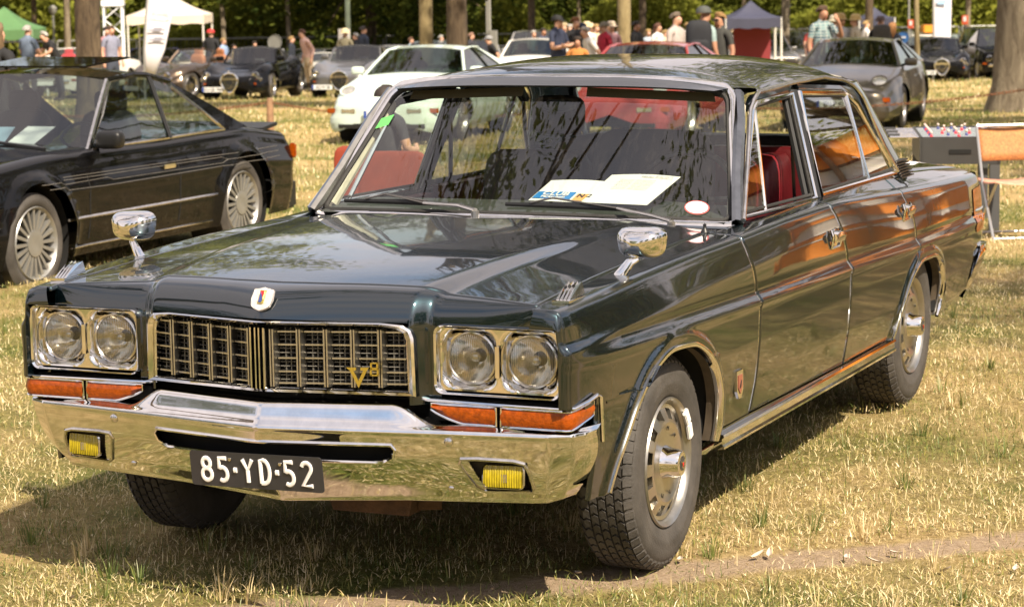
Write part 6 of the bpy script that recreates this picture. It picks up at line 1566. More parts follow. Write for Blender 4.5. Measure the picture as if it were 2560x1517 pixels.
for i, (px, D, k, pc, la) in enumerate(((470, 84, 'sedan', 'silver', 'silver sedan in the far row right of the leaning banner'), (540, 86, 'sedan', 'grey', 'grey sedan in the far row left of the round sign'), (655, 80, 'estate', 'darkg', 'dark estate in the far row below the round sign'), (700, 86, 'sedan', 'silver', 'silver sedan in the far row right of the round sign'),
    (815, 82, 'open', 'grey', 'grey open car in the far row left of the notice board'), (925, 82, 'sedan', 'silver', 'silver sedan in the far row right of the notice board'), (960, 66, 'open', 'silver', 'silver open car between gunmetal roadster and mint coupe'), (1250, 84, 'sedan', 'silver', 'silver sedan in the far row behind the slim grey sign post'), (1370, 74, 'sedan', 'darkg', 'dark sedan left of the man with folded arms'),
    (1650, 70, 'sedan', 'silver', 'silver sedan behind the patterned blouse'), (1800, 68, 'open', 'darkg', 'dark open car left of the pale open classic'), (2090, 66, 'sedan', 'grey', 'grey sedan behind the straw-hatted reader'), (2160, 62, 'open', 'bluel', 'pale blue open car behind the bronze coupe'), (2255, 78, 'sedan', 'grey', 'grey sedan right behind the thin young tree'), (2395, 84, 'sedan', 'darkg', 'dark sedan far behind the right black roadster'), (2480, 80, 'sedan', 'silver', 'silver sedan beyond the orange-shirted man'), (210, 74, 'sedan', 'silver', 'silver sedan half hidden by the thick dark tree'))):
    CARS.append(('sedan' if k == 'sedan' else 'estate_car' if k == 'estate' else 'convertible', la, boxy({'silver': silver, 'grey': grey, 'darkg': darkg, 'bluel': bluel}[pc], k, H=1.25 if k == 'open' else 1.38, **({'glass': glass} if k == 'open' else {})), px, D, .1+.1*math.sin(i*2)))
for nm, la, sp, px, D, rz in CARS:
    D2 = min(D*1.13, 91.5); car(nm, la, sp, at(px, D2), rz+.12)
# recovery van with orange box
van = thing('recovery_van', 'white van carrying an orange box left of the upright banner', 'van', at(2320, 90), .4)
P = [[(u*.9, y, z) for u in (-1, -.9, .9, 1)] for y, z in ((-2.2, .4), (-2.25, .9), (-1.5, 1.05), (-1.1, 1.75), (1.6, 1.8), (1.65, .4))]; vb = G().grid(P)
for sg in (1, -1): vb.add([(sg*.9, -2.2, .4), (sg*.9, -2.25, .9), (sg*.9, -1.5, 1.05), (sg*.9, -1.1, 1.75), (sg*.9, 1.6, 1.8), (sg*.9, 1.65, .4)], [(0, 1, 2, 3, 4, 5)])
vb.build('body', white, van, smooth=False); G().grid([[(u*.8, -1.46+.32*t-.02, 1.10+.58*t) for u in (-1, 1)] for t in (0, 1)]).build('windscreen', dkglass, van)
G().box((0, -.1, 1.95), (.50, .9, .28)).build('roof_box', mat('van_orange', (.65, .26, .02), .5), van, bevel=.02)
for yc in (-1.4, .9):
    for sg in (1, -1): wheel_small(van, .88, yc, .34, .34, .2, sg, 'cap')
# ============================================================ PEOPLE
SKIN = [mat('skin_light', (.50, .28, .19), .6), mat('skin_tan', (.36, .18, .11), .6)]
def cloth(c, tag_=''): return mat('cloth_%02d_%02d_%02d%s' % (int(c[0]*99), int(c[1]*99), int(c[2]*99), tag_), c, .85, noise=(12, .25))
PPEND = []
def dress(bm2, J, E_, s, bend, root, skin, pattern, top, legs):
    co = np.array([v.co[:] for v in bm2.vertices]); A = np.array([J[a][0] for a, b in E_]); B = np.array([J[b][0] for a, b in E_]); lab = [J[b][2] if J[b][2] != 'leg' or b != 'waist' else 'top' for a, b in E_]
    cen = np.array([co[list(f.vertices)].mean(0) for f in bm2.polygons]); ab = B-A; t = np.clip(np.einsum('fed,ed->fe', cen[:, None]-A[None], ab)/np.maximum((ab**2).sum(1), 1e-6), 0, 1)
    dist = np.linalg.norm(cen[:, None]-(A[None]+t[..., None]*ab[None]), axis=2)/np.array([.5*(J[a][1]+J[b][1]) for a, b in E_])[None]; w_ = dist.argmin(1)
    idx = {'skin': 0, 'top': 1, 'leg': 2, 'shoe': 3}; mi = np.array([idx[l] for l in lab])[w_]
    mi = np.where((mi == 2) & (cen[:, 2] > .97*s) & (bend == 0), 1, mi)
    bm2.materials.clear(); 
    for m_ in (SKIN[skin], pattern or cloth(top), cloth(legs), cloth((.06, .045, .035))): bm2.materials.append(m_)
    bm2.polygons.foreach_set('material_index', mi.tolist()); bm2.name = 'body'; link('body', bm2, root)
def flush_people():
    dgp = bpy.context.evaluated_depsgraph_get(); ms = [bpy.data.meshes.new_from_object(o.evaluated_get(dgp)) for o, f in PPEND]
    for (o, f), m in zip(PPEND, ms): bpy.data.objects.remove(o); f(m)
def person(px, D, label, top, legs, hair=(.10, .06, .03), hat=None, pose='stand', face=0., H=1.74, skin=0, sleeves='short', longhair=False, skirt=None, pattern=None, beard=False, glasses=False, wide=1.):
    """face: 0 towards the camera, pi away"""
    p = at(px, D); root = thing('person', label, 'person', p, .42+face, 'visitors strolling among the cars'); s = H/1.74
    J = {}; E_ = []
    def j(n, co, r, bone, par=None): J[n] = (np.array(co, float)*s, r*s, bone); (E_.append((par, n)) if par else None)
    bend = .55 if pose == 'bend' else (.30 if pose == 'lean' else 0)
    def tb(x, y, z):   # bend torso about the hips (towards -y)
        zz = z-.95; return (x, y-zz*math.sin(bend), .95+zz*math.cos(bend))
    j('hip', (0, 0, .95), .145, 'leg'); j('waist', tb(0, 0, 1.10), .135, 'top', 'hip'); j('chest', tb(0, .0, 1.30), .155, 'top', 'waist'); j('neck0', tb(0, .01, 1.45), .085, 'top', 'chest'); j('neck', tb(0, .0, 1.51), .052, 'skin', 'neck0')
    j('head', tb(0, -.015, 1.61), .088, 'skin', 'neck'); j('crown', tb(0, -.005, 1.69), .072, 'skin', 'head'); j('chin', tb(0, -.055, 1.555), .045, 'skin', 'head'); j('nose', tb(0, -.105, 1.60), .014, 'skin', 'head')
    for sg, n in ((1, 'l'), (-1, 'r')):
        st = .06 if pose == 'walk' else 0
        j('thigh'+n, (sg*.10, -.02, .80), .098, 'leg', 'hip'); j('knee'+n, (sg*.11, -.02-st*sg*1.2, .50), .062, 'leg', 'thigh'+n); j('calf'+n, (sg*.115, .02-st*sg*1.8, .30), .058, 'leg', 'knee'+n); j('ank'+n, (sg*.12, .03-st*sg*3, .09), .042, 'shoe', 'calf'+n); j('toe'+n, (sg*.14, -.13-st*sg*3, .045), .040, 'shoe', 'ank'+n)
        j('sh'+n, tb(sg*.175, .01, 1.42), .066, 'top', 'neck0'); 
        a = pose
        if a == 'phone' and sg > 0: el, wr, ha = (.27, -.14, 1.24), (.12, -.26, 1.48), (.09, -.24, 1.56)
        elif a == 'camera': el, wr, ha = (sg*.27, -.16, 1.24), (sg*.10, -.28, 1.46), (sg*.06, -.26, 1.54)
        elif a == 'crossed': el, wr, ha = (sg*.25, -.06, 1.16), (-sg*.02, -.24, 1.20), (-sg*.12, -.23, 1.22)
        elif a == 'back': el, wr, ha = (sg*.27, .10, 1.16), (sg*.10, .18, 1.0), (sg*.04, .18, .97)
        elif a == 'bend': el, wr, ha = tb(sg*.24, -.16, 1.22), tb(sg*.16, -.36, 1.12), tb(sg*.12, -.42, 1.10)
        elif a == 'hold': el, wr, ha = (sg*.25, -.02, 1.16), (sg*.13, -.26, 1.14), (sg*.08, -.30, 1.16)
        else: el, wr, ha = (sg*.245, .02, 1.15), (sg*.25, -.06, .92), (sg*.245, -.08, .84)
        m_ = [(np.array(tb(sg*.175, .01, 1.42))+np.array(el))/2, (np.array(el)+np.array(wr))/2]
        j('ua'+n, m_[0], .052, 'top', 'sh'+n); j('el'+n, el, .042, 'top' if sleeves == 'long' else 'skin', 'ua'+n); j('fa'+n, m_[1], .038, 'top' if sleeves == 'long' else 'skin', 'el'+n); j('wr'+n, wr, .027, 'skin', 'fa'+n); j('hand'+n, ha, .036, 'skin', 'wr'+n)
        hd = nrm(np.array(ha)-np.array(wr)); sd = nrm(np.cross(hd, (0, 1, .2)))
        for q, (off, ln) in enumerate(((-.022, .060), (-.008, .070), (.007, .067), (.021, .055))): j('f%d%s' % (q, n), np.array(ha)+hd*ln+sd*off, .010, 'skin', 'hand'+n)
        j('th'+n, np.array(ha)+hd*.01+sd*.045*sg+np.array([0, -.01, 0]), .011, 'skin', 'hand'+n)
    names = list(J); me = bpy.data.meshes.new('body'); me.from_pydata([tuple(J[n][0]) for n in names], [(names.index(a), names.index(b)) for a, b in E_], [])
    o = bpy.data.objects.new('tmp', me); COL.objects.link(o); sk = o.modifiers.new('s', 'SKIN'); sk.use_smooth_shade = True
    for i, n in enumerate(names):
        r = J[n][1]; v = me.skin_vertices[0].data[i]; fl = {'chest': (1.12*wide, .80), 'waist': (1.08*wide, .85), 'hip': (1.12*wide, .90)}.get(n, (1, 1)); v.radius = (r*fl[0], r*fl[1])
    me.skin_vertices[0].data[0].use_root = True
    ss = o.modifiers.new('b', 'SUBSURF'); ss.levels = ss.render_levels = 1
    PPEND.append((o, lambda bm2: finish(bm2)))
    def finish(bm2):
        dress(bm2, J, E_, s, bend, root, skin, pattern, top, legs)
    hc = np.array(tb(0, .012, 1.645))*s
    hm = mat('hair_%02d_%02d' % (int(hair[0]*99), int(hair[2]*99)), hair, .7, noise=(25, .4))
    g = G(); P = []
    for b in np.linspace(-.25 if longhair else .0, math.pi/2, 7):
        P.append([(hc[0]+.098*s*math.cos(a)*math.cos(b), hc[1]+(.112 if math.sin(a) > 0 else .092)*s*math.sin(a)*math.cos(b)+(.012 if math.sin(a) < -.3 and b < .5 else 0)*s, hc[2]+.098*s*math.sin(b)+(.0 if math.sin(a) > -.2 else .040*s*(math.cos(b)))) for a in np.linspace(0, 2*math.pi, 18, endpoint=False)])
    g.grid(P, cv=True)
    if longhair: g.grid([[(hc[0]+.10*s*math.cos(a)*k, hc[1]+.10*s*math.sin(a)*k+.02*s, hc[2]-.02*s-q*s) for a in np.linspace(-.35, math.pi+.35, 12)] for q, k in ((0, 1), (.12, 1.05), (.24, .85), (.32, .5))])
    g.build('hair', hm, root)
    if hat:
        c, brim, kind = hat; g = G()
        if kind == 'cap': g.lathe([(.015*s, .112*s), (.06*s, .106*s), (.10*s, .07*s), (.115*s, 0)], hc, 'z', 18); g.grid([[(hc[0]+x*s, hc[1]-(.09+q*math.cos(x*9))*s, hc[2]+(.02-.02*q/.1)*s) for x in np.linspace(-.075, .075, 7)] for q in (0, .09)])
        else: g.lathe([(.0, brim*s), (.015*s, .112*s), (.09*s, .098*s), (.125*s, .06*s), (.12*s, 0)], hc+np.array([0, 0, .01]), 'z', 20)
        g.build('hat', mat('hat_%02d_%02d' % (int(c[0]*99), int(c[2]*99)), c, .8, noise=(30, .2)), root)
    for sg in (1, -1): G().ball(tuple(np.array(tb(sg*.033, -.082, 1.625))*s), .012*s, 5).build('eye', mat('eye_dark', (.03, .02, .02), .2), root)
    G().box(tuple(np.array(tb(0, -.088, 1.56))*s), (.045*s, .012*s, .010*s)).build('mouth', mat('lip', (.30, .10, .08), .6), root)
    if glasses: G().box(tuple(np.array(tb(0, -.10, 1.628))*s), (.13*s, .02*s, .035*s)).build('sunglasses', blackpl, root)
    if skirt is not None:
        G().lathe([(.98*s, .15*s), (.85*s, .19*s), (.60*s, .25*s), (.48*s, .28*s)], (0, 0, 0), 'z', 20).build('skirt', skirt, root)
    return root
def plaid():
    m, nt = new_mat('tartan_shirt'); L = nt.links.new; p = N(nt, 'ShaderNodeBsdfPrincipled', _Roughness=.85); o = N(nt, 'ShaderNodeOutputMaterial'); L(p.outputs[0], o.inputs[0]); t = N(nt, 'ShaderNodeTexCoord')
    c = N(nt, 'ShaderNodeTexBrick', _Scale=5.0, _Mortar_Size=.018); c.inputs['Color1'].default_value = (.05, .09, .12, 1); c.inputs['Color2'].default_value = (.16, .26, .27, 1); c.inputs['Mortar'].default_value = (.5, .5, .46, 1); c.offset = 0
    mp = N(nt, 'ShaderNodeMapping'); mp.inputs['Rotation'].default_value = (R(90), 0, 0); L(t.outputs['Object'], mp.inputs[0]); L(mp.outputs[0], c.inputs[0]); L(c.outputs[0], p.inputs['Base Color']); return m
def dots(name, a, b, sc=14):
    m, nt = new_mat(name); L = nt.links.new; p = N(nt, 'ShaderNodeBsdfPrincipled', _Roughness=.85); o = N(nt, 'ShaderNodeOutputMaterial'); L(p.outputs[0], o.inputs[0]); t = N(nt, 'ShaderNodeTexCoord'); n = N(nt, 'ShaderNodeTexVoronoi', _Scale=sc); L(t.outputs['Object'], n.inputs[0])
    r = N(nt, 'ShaderNodeValToRGB'); e = r.color_ramp.elements; e[0].position = .3; e[1].position = .42; e[0].color = (*a, 1); e[1].color = (*b, 1); L(n.outputs[0], r.inputs[0]); L(r.outputs[0], p.inputs['Base Color']); return m
grey_h = (.42, .40, .37); blond = (.38, .25, .10); dk = (.03, .02, .015); jeans = (.06, .09, .15); beige = (.42, .34, .24); wt = (.70, .68, .66)
PEOPLE = [
 (8, 23, 'woman with long hair in a black top cut by the left edge', (.012, .012, .014), (.02, .02, .02), dict(hair=(.16, .10, .05), longhair=True, face=2.6, sleeves='long', H=1.66)),
 (77, 52, 'white-haired man in a blue-grey polo shirt seen from behind', (.17, .22, .31), (.14, .15, .18), dict(hair=grey_h, face=2.6, H=1.80, wide=1.15, pose='crossed')),
 (152, 58, 'grey-haired man in black bending over the white convertible', (.02, .02, .02), (.05, .05, .06), dict(hair=grey_h, face=-1.0, pose='bend', H=1.80)),
 (284, 58, 'man in a grey-blue shirt with a name badge right of the thick trunk', (.23, .24, .33), (.05, .06, .09), dict(hair=(.10, .06, .04), face=.7, H=1.80, wide=1.1)),
 (274, 61, 'dark-haired man half hidden behind the man in the grey-blue shirt', (.45, .22, .24), (.06, .06, .08), dict(hair=dk, face=.3, H=1.80)),
 (532, 64, 'blonde woman in black top and red flowered skirt seen from behind', (.015, .015, .017), (.4, .03, .04), dict(hair=blond, face=2.9, hat=((.5, .03, .03), .12, 'cap'), skirt=dots('red_flower_skirt', (.75, .65, .6), (.45, .02, .04)), H=1.72)),
 (562, 80, 'man in a light blue shirt behind the red-skirted woman', (.25, .35, .55), jeans, dict(hair=blond, face=1.0)),
 (588, 84, 'dark-haired person in brown far behind the red skirt', (.05, .03, .02), jeans, dict(hair=dk, face=1.0, H=1.62)),
 (733, 76, 'blond man in a dark jacket left of the pink shirt', (.015, .02, .035), jeans, dict(hair=blond, face=1.4, sleeves='long', H=1.68)),
 (775, 66, 'person in a pale pink shirt leaning over the cream roadster', (.55, .36, .32), beige, dict(hair=(.12, .05, .03), face=-1.0, pose='lean', sleeves='long', H=1.74)),
 (866, 64, 'person in a straw hat and olive vest before the notice board', (.16, .14, .09), beige, dict(hair=blond, face=2.9, hat=((.60, .50, .30), .17, 'straw'), sleeves='short', H=1.66)),
 (892, 70, 'grey-haired person in black behind the silver convertible', (.02, .02, .025), jeans, dict(hair=grey_h, face=-1.4, sleeves='long', H=1.64)),
 (912, 68, 'dark-haired man in a navy waistcoat right of the notice board', (.03, .04, .07), jeans, dict(hair=dk, face=2.2, sleeves='long', H=1.80)),
 (1030, 78, 'person in dark blue left of the yellowish trunk', (.03, .03, .05), jeans, dict(hair=(.14, .07, .04), face=1.0, H=1.62)),
 (1181, 74, 'bald man in dark clothes right of the dark centre trunk', (.03, .03, .04), jeans, dict(hair=(.35, .2, .14), face=1.2, H=1.66)),
 (1241, 56, 'man in a checked cap and black shirt stooping behind the white sports coupe', (.015, .015, .02), jeans, dict(hair=dk, face=-1.3, pose='lean', hat=((.25, .25, .26), .12, 'cap'), H=1.44)),
 (1336, 72, 'grey-haired man in pale blue right of the dark straight trunk', (.35, .40, .50), jeans, dict(hair=grey_h, face=.4, H=1.66)),
 (1360, 68, 'tanned man in navy holding his hand to his face', (.05, .06, .11), jeans, dict(hair=dk, face=.6, pose='phone', H=1.66, skin=1)),
 (1397, 45, 'man in navy polo shirt, cap and jeans with folded arms', (.022, .030, .065), (.10, .14, .20), dict(hair=dk, face=.9, pose='crossed', hat=((.01, .01, .012), .12, 'cap'), H=1.78)),
 (1412, 56, 'pale-shirted person just behind the man with folded arms', wt, beige, dict(hair=(.5, .4, .25), face=.2, H=1.68)),
 (1441, 47, 'curly red-haired person in a dark jacket left of the teal shirt', (.012, .014, .03), (.02, .02, .03), dict(hair=(.22, .09, .03), face=.5, sleeves='long', H=1.76)),
 (1457, 48, 'man in a teal shirt and dark cap', (.02, .30, .32), jeans, dict(hair=dk, face=1.0, hat=((.02, .03, .06), .12, 'cap'), H=1.64)),
 (1446, 40, 'dark-haired woman in an orange dress and red scarf facing the camera', (.45, .18, .04), (.45, .18, .04), dict(hair=dk, face=0., H=1.40, skin=1, wide=1.1)),
 (1487, 46, 'grey-haired person in a white t-shirt bending right of the orange dress', wt, (.05, .06, .08), dict(hair=grey_h, face=-1.2, pose='lean', H=1.60)),
 (1470, 58, 'person in a straw hat behind the teal shirt', (.7, .7, .68), beige, dict(hair=blond, face=.3, hat=((.60, .48, .30), .16, 'straw'), H=1.68)),
 (1492, 60, 'grey-haired person in cream behind the white t-shirt', (.6, .5, .35), beige, dict(hair=blond, face=.6, H=1.66)),
 (1512, 50, 'man in a bright red shirt facing left', (.42, .015, .04), (.05, .05, .06), dict(hair=grey_h, face=-1.0, hat=((.20, .17, .12), .12, 'cap'), H=1.66)),
 (1524, 58, 'dark-haired person in black behind the red shirt', (.02, .02, .03), jeans, dict(hair=dk, face=.4, H=1.70)),
 (1530, 53, 'woman in a pink blouse and cream sun hat left of the pale trunk', (.55, .30, .32), beige, dict(hair=blond, face=.3, hat=((.66, .54, .40), .17, 'straw'), pose='hold', H=1.66)),
 (1592, 52, 'dark-haired person in a black sleeveless top right of the pale trunk', (.012, .012, .014), jeans, dict(hair=dk, face=1.0, pose='crossed', H=1.68, skin=1)),
 (1646, 56, 'brown-haired woman in a black and white patterned blouse', (.6, .6, .6), beige, dict(hair=(.12, .06, .03), longhair=True, face=.9, pattern=dots('patterned_blouse', (.05, .05, .05), (.7, .68, .66), 22), H=1.64, sleeves='long')),
 (1622, 66, 'person in light blue just left of the patterned blouse', (.35, .42, .5), jeans, dict(hair=blond, face=.3, H=1.56)),
 (1664, 64, 'blond child in cream right of the patterned blouse', (.5, .4, .3), jeans, dict(hair=blond, face=1.2, H=1.52)),
 (1692, 41, 'grey-haired man in a light grey sweater with a shoulder strap', (.42, .36, .34), (.1, .1, .12), dict(hair=(.16, .12, .09), face=.9, sleeves='long', pose='hold', H=1.78, wide=1.1)),
 (1762, 36, 'man in a pale blue t-shirt and dark cap carrying a black backpack', (.27, .36, .36), (.08, .08, .09), dict(hair=(.2, .11, .06), face=2.2, hat=((.07, .075, .07), .12, 'cap'), H=1.82, pose='walk', skin=1)),
 (1800, 37, 'blond man in sunglasses and dark polo shirt', (.045, .045, .04), (.05, .05, .06), dict(hair=(.30, .17, .06), face=-.8, glasses=True, H=1.74, skin=1)),
 (1838, 70, 'person in a beige hat in front of the navy tent', (.35, .35, .5), jeans, dict(hair=blond, face=.2, hat=((.6, .45, .28), .16, 'straw'), H=1.58)),
 (1856, 74, 'blond person in white beside the beige hat', wt, jeans, dict(hair=blond, face=2.4, H=1.60)),
 (1888, 76, 'person in white standing under the navy tent', wt, jeans, dict(hair=dk, face=.2, H=1.60)),
 (1898, 79, 'dark-haired man in black under the right side of the navy tent', (.03, .03, .03), jeans, dict(hair=dk, face=.6, H=1.68)),
 (2056, 40, 'big man in a blue tartan shirt holding a phone to his face', (.1, .2, .25), (.1, .1, .12), dict(hair=(.09, .05, .03), face=.5, pose='phone', pattern=plaid(), H=1.84, wide=1.25, skin=1)),
 (2086, 50, 'person in a cream floppy hat right of the tartan shirt', (.05, .07, .12), jeans, dict(hair=blond, face=2.2, hat=((.66, .60, .46), .16, 'straw'), H=1.70)),
 (2101, 47, 'man in a white shirt and straw hat reading', (.60, .62, .68), jeans, dict(hair=dk, face=.6, pose='hold', hat=((.50, .34, .14), .16, 'straw'), H=1.72)),
 (2137, 47, 'blonde woman in a cream dress and straw hat seen from the side', (.62, .54, .40), (.62, .54, .40), dict(hair=blond, face=-1.4, hat=((.58, .42, .18), .15, 'straw'), H=1.70)),
 (2200, 47, 'person in a black jacket with a grey backpack behind the brown trunk', (.012, .012, .013), (.03, .03, .03), dict(hair=(.10, .06, .05), face=2.7, sleeves='long', H=1.68, wide=1.15)),
 (2230, 50, 'red-blonde woman in dark blue right of the black jacket', (.02, .025, .04), jeans, dict(hair=(.36, .17, .06), longhair=True, face=2.6, sleeves='long', H=1.56)),
 (2343, 83, 'person in a red cap and dotted blouse before the upright banner', (.3, .2, .2), beige, dict(hair=blond, face=.4, hat=((.42, .05, .06), .12, 'cap'), pattern=dots('dotted_blouse', (.5, .2, .15), (.30, .26, .24), 26), H=1.62)),
 (1426, 62, 'white-haired person in white between the navy polo and curly hair', wt, jeans, dict(hair=grey_h, face=.2, H=1.68)),
 (1478, 66, 'person in a cream hat far behind the white t-shirt', (.6, .5, .3), beige, dict(hair=blond, face=.6, hat=((.62, .50, .34), .16, 'straw'), H=1.72)),
 (1548, 66, 'person in grey just left of the pale trunk', (.3, .3, .32), jeans, dict(hair=dk, face=.4, H=1.72)),
 (1720, 64, 'person in white far behind the light grey sweater', wt, jeans, dict(hair=blond, face=.5, H=1.70)),
 (640, 84, 'person in dark green far behind the black roadster', (.05, .08, .05), jeans, dict(hair=dk, face=.5, H=1.72)),
 (1105, 80, 'person in white far left of the dark centre trunk', wt, jeans, dict(hair=grey_h, face=.8, H=1.72)),
 (2028, 72, 'person in a red top left of the tartan shirt', (.4, .06, .05), jeans, dict(hair=dk, face=.5, H=1.70)),
 (2165, 66, 'person in white right of the cream dress', wt, beige, dict(hair=blond, face=1.8, H=1.70)),
 (2440, 86, 'bald man in an orange shirt near the right edge', (.60, .22, .08), jeans, dict(hair=grey_h, face=.9, H=1.66)),
 (2457, 88, 'dark-haired person in black right of the orange shirt', (.02, .03, .03), jeans, dict(hair=(.2, .12, .08), face=-1.0, H=1.60)),
]
for px, D, la, top, legs, kw in PEOPLE: person(px, D, la, top, legs, **kw)
def backpack(px, D, label, col, sc=1., dz=0.):
    o = thing('backpack', label, 'backpack', at(px, D), .42); soft_box(G(), (0, 0, 1.22*1.04+dz), (.34*sc, .22*sc, .52*sc), 4).build('pack', mat('pack_'+label[:4].strip(), col, .8, noise=(20, .3)), o)
    soft_box(G(), (0, -.11, 1.10*1.04+dz), (.26*sc, .08, .24*sc), 4).build('pocket', mat('pack_'+label[:4].strip(), col, .8), o)
    for sg in (1, -1): G().tube([(sg*.11, .05, 1.0+dz), (sg*.15, .16, 1.35+dz), (sg*.12, .10, 1.50+dz)], .02, 6, flat=.4).build('strap', blackpl, o)
backpack(1748, 35.72, 'black backpack on the back of the man in the pale blue t-shirt', (.012, .013, .018), 1.15, .06)
backpack(2204, 46.75, 'grey backpack on the back of the person in the black jacket', (.07, .065, .06))

# ============================================================ NEAR PROPS
# table football, right
t = thing('football_table', 'grey table football game with red and white players behind the sedan tail', 'table', at(2398, 17.6), .30)
tg = mat('table_grey', (.045, .045, .045), .45, noise=(6, .2)); h0 = .70; LX, LY = .56, 1.12
for x, y, sx, sy in ((0, 0, LX, .02), (0, LY, LX, .02), (-LX/2, LY/2, .02, LY+.02), (LX/2, LY/2, .02, LY+.02)):
    G().box((x, y, h0-.11), (sx, sy, .20)).build('side_panel', tg, t, smooth=False)
for x in (-LX/2+.03, LX/2-.03):
    for y in (.03, LY-.03): G().box((x, y, h0*.5-.1), (.075, .075, h0)).build('leg', mat('table_leg', (.07, .072, .075), .5), t, bevel=.004)
G().box((0, LY/2, h0-.08), (LX-.04, LY-.04, .01)).build('pitch', mat('pitch_green', (.06, .16, .07), .6), t)
G().box((0, -.012, h0-.12), (.16, .006, .035)).build('ball_return', dark, t, bevel=.002)
for k in range(6):
    y = .13+k*(LY-.26)/5; rd = G().tube([(-LX/2-.22, y, h0-.02), (LX/2+.22, y, h0-.02)], .008, 8).build('rod', chrome, t)
    G().tube([((-1)**k*(LX/2+.14), y, h0-.02), ((-1)**k*(LX/2+.24), y, h0-.02)], .016, 8).build('handle', blackpl, rd)
    for x in np.linspace(-.2, .2, 2+k % 3+1):
        m_ = mat('player_red', (.60, .03, .05), .4) if k % 2 == 0 else mat('player_blue', (.05, .06, .20), .4)
        f = soft_box(G(), (x, y, h0-.03), (.026, .020, .058), 3).build('player', m_, rd); soft_box(G(), (x, y, h0+.012), (.020, .020, .022), 2).build('player_head', mat('player_skin', (.65, .50, .45), .5), f); G().box((x, y, h0-.055), (.038, .028, .02)).build('player_shorts', white_p, f)
# folding chair at right edge
def fold_chair(loc, rz, label, seatc, backc, name='folding_chair', fr=None):
    o = thing(name, label, 'chair', loc, rz); fr = fr or mat('chair_tube', (.50, .49, .47), .3, .8)
    for sg in (1, -1):
        x = sg*.23
        G().tube([(x, -.22, 0), (x, .05, .42), (x, .20, .84)], .011, 8).build('back_frame', fr, o); G().tube([(x*.9, .26, 0), (x*.9, -.20, .44)], .011, 8).build('leg', fr, o)
    for y, z in ((-.20, .02), (.24, .02)): G().tube([(-.23, y, z), (.23, y, z)], .009, 8).build('foot_bar', fr, o)
    G().tube([(-.23, .2, .84), (.23, .2, .84)], .011, 8).build('top_bar', fr, o)
    rim(G().grid([[(x, y, .435-.03*math.cos(x*6)+.02*((y)/.2)**2) for x in np.linspace(-.23, .23, 9)] for y in np.linspace(-.22, .20, 7)]).build('seat', seatc, o), .012)
    rim(G().grid([[(x, .105+.10*t+.03*math.cos(x*6), .58+.24*t) for x in np.linspace(-.22, .22, 9)] for t in np.linspace(0, 1, 5)]).build('backrest', backc, o), .008)
    return o
mesh_or = mat('orange_mesh', (.50, .20, .06), .7, noise=(60, .5)); seat_or = mat('seat_orange', (.70, .33, .22), .7, noise=(30, .3))
fold_chair(at(2535, 17.0), .55, 'tubular folding chair with orange mesh back at the right edge', seat_or, mesh_or).scale = (.95, .95, .93)
rust_c = mat('rust_cloth', (.24, .032, .010), .75, noise=(12, .2))
def camp_chair(px, D, rz, label):
    o = thing('camping_chair', label, 'chair', at(px, D), rz, 'rust red camping chairs'); fr = mat('chair_tube', (.50, .49, .47), .3, .8)
    soft_box(G(), (0, 0, .60), (.42, .05, .42), 7).build('backrest', rust_c, o); soft_box(G(), (0, .24, .46), (.46, .46, .05), 6).build('seat', rust_c, o)
    for x, y in ((-.21, .02), (.21, .02), (-.21, .44), (.21, .44)): G().tube([(x, y, 0), (x, y, .46)], .012, 6).build('leg', fr, o)
    return o
camp_chair(925, 15.2, .5, 'rust red chair poking out left of the windscreen pillar')
camp_chair(988, 14.4, .25, 'rust red chair seen through the left of the windscreen')
# seated person holding the right chair back (arm and head visible through the glass)
o = person(975, 15.1, 'person seated on the rust red chair, arm over its back', (.03, .03, .035), (.05, .06, .09), hair=dk, face=2.4, pose='hold', H=1.18)
# papers on the dashboard
def sheet(name, label, pts, mt, z=.962, lift=.0):
    o = thing(name, label, 'paper', (0, 0, 0)); a, b, c, d = [np.array(p) for p in pts]
    G().grid([[(*((a*(1-s)+b*s)*(1-t)+(d*(1-s)+c*s)*t), z+lift*t+.006*math.sin(3*s)*t) for t in np.linspace(0, 1, 6)] for s in np.linspace(0, 1, 6)]).build('sheet', mt, o); return o, (a, b, c, d)
pw = mat('paper_white', (.80, .78, .76), .7)
s1, q = sheet('parking_pass', 'white club parking pass with blue band on the dashboard', [(-.035, 1.04), (.215, 1.005), (.235, 1.17), (-.015, 1.20)], pw, .972, .055)
a, b, c, d = q
def on(q, u, v, z0=.972, lift=.055, e=.002): a, b, c, d = q; p = (a*(1-u)+b*u)*(1-v)+(d*(1-u)+c*u)*v; return (p[0], p[1]-e, z0+lift*v+.006*math.sin(3*u)*v+e)
G().grid([[on(q, u, v) for v in (.10, .42)] for u in np.linspace(.02, .62, 5)]).build('blue_band', mat('print_blue2', (.02, .20, .55), .6), s1)
G().grid([[on(q, u, v) for v in (.05, .36)] for u in np.linspace(.66, .96, 5)]).build('orange_patch', mat('print_orange', (.75, .38, .12), .6), s1)
fx = nrm(b-a); fy = np.array([*nrm(d-a)[:2]*.95, .32])
text('lettering', 'CLUB', .042, pw, s1, frame_m(on(q, .34, .30, e=.004), (fx[0], fx[1], 0), fy), .0005, .0008); text('lettering', 'Parkschein', .022, pw, s1, frame_m(on(q, .34, .16, e=.004), (fx[0], fx[1], 0), fy), .0005, .0004)
text('lettering', 'N 2', .036, blackpl, s1, frame_m(on(q, .80, .26, e=.004), (fx[0], fx[1], 0), fy), .0005, .0006)
s2, q = sheet('info_sheet', 'white typed information sheet in a plastic sleeve on the dashboard', [(.175, 1.00), (.43, .965), (.47, 1.19), (.205, 1.22)], pw, .974, .075)
fy = np.array([*nrm(q[3]-q[0])[:2]*.93, .36]); fx = nrm(q[1]-q[0])
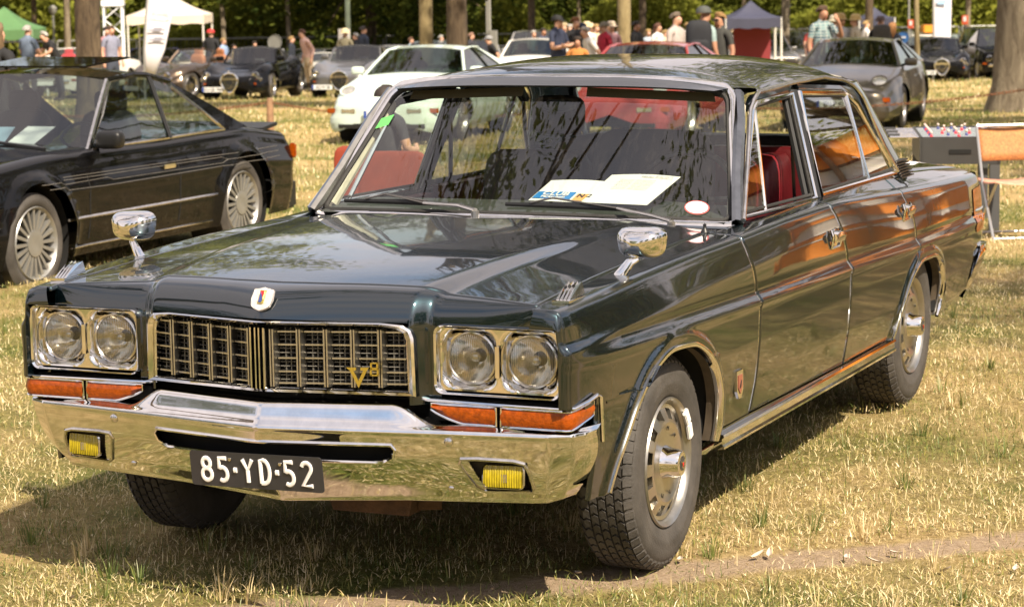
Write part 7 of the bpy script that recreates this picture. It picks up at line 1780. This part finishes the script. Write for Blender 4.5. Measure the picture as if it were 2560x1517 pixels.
text('lettering', 'Nissan President', .018, gm_, s2, frame_m(on(q, .72, .90, .974, .075, .004), (fx[0], fx[1], 0), fy), .0005)
for k in range(7): text('lettering', 'V8 4.4 Liter 1979 Rijksdienst', .012, gm_, s2, frame_m(on(q, .5, .76-.09*k, .974, .075, .004), (fx[0], fx[1], 0), fy), .0003) if k < 4 else None
G().grid([[on(q, u, v, .974, .075, -.003) for v in (0, 1)] for u in (1.0, 1.12)]).build('sleeve_edge', glass_mat('plastic_sleeve', (.6, .75, .66), .2), s2)
# striped windbreak that the sedan's flank mirrors (stands right of the frame)
wbk = thing('striped_windbreak', 'orange and white striped canvas windbreak beyond the right edge', 'windbreak', (0, 0, 0)); A_, B_ = np.array([1.5, 8.9]), np.array([3.3, 8.2])
om = mat('canvas_orange', (.85, .27, .02), .8, noise=(8, .2)); gm2 = mat('canvas_grey_white', (.72, .66, .60), .8); bm3 = mat('canvas_brown', (.20, .07, .02), .8)
bands = [(.04, .30, om), (.30, .46, gm2), (.46, .80, om), (.80, .92, gm2), (.92, 1.16, om), (1.16, 1.22, gm2), (1.22, 1.25, bm3), (1.25, 1.44, gm2), (1.44, 1.48, bm3), (1.48, 1.84, om)]
for z0, z1, m_ in bands:
    rim(G().grid([[(*(A_+(B_-A_)*s+np.array([.06, .08])*math.sin(s*22)), z+.05*math.sin(s*9)) for z in np.linspace(z0, z1, 4)] for s in np.linspace(0, 1, 40)]).build('canvas_band', m_, wbk), .006)
for s in (0, .33, .66, 1): p = A_+(B_-A_)*s; G().tube([(p[0], p[1]+.06, -.1), (p[0], p[1]+.06, 1.9)], .022, 8).build('pole', wood, wbk)

# papers behind the black coupe's windscreen
def bw(x, y, z): v = bmw.matrix_basis@Vector((x, y, z)); return (v.x, v.y, v.z)
for nm, la, x0, x1, y0_, y1_, m_ in (('info_sheet', 'pale typed sheet behind the windscreen of the black coupe', .12, .34, .72, .98, pw), ('folded_leaflet', 'small leaflet left of the typed sheet in the black coupe', -.10, .08, .76, .90, mat('leaflet_blue', (.25, .35, .45), .6))):
    o = thing(nm, la, 'paper', bw((x0+x1)/2, y0_, .86)); G().grid([[(x, y, .10*(y/(y1_-y0_))+.01) for y in np.linspace(0, y1_-y0_, 4)] for x in np.linspace(-(x1-x0)/2, (x1-x0)/2, 4)]).build('sheet', m_, o)
    if nm == 'info_sheet':
        for k in range(6): G().box((0, .04+.03*k, .018+.0115*k+.002), (.15, .004, .001)).build('text_line', gm_, o)

flush_people(); flush_text()
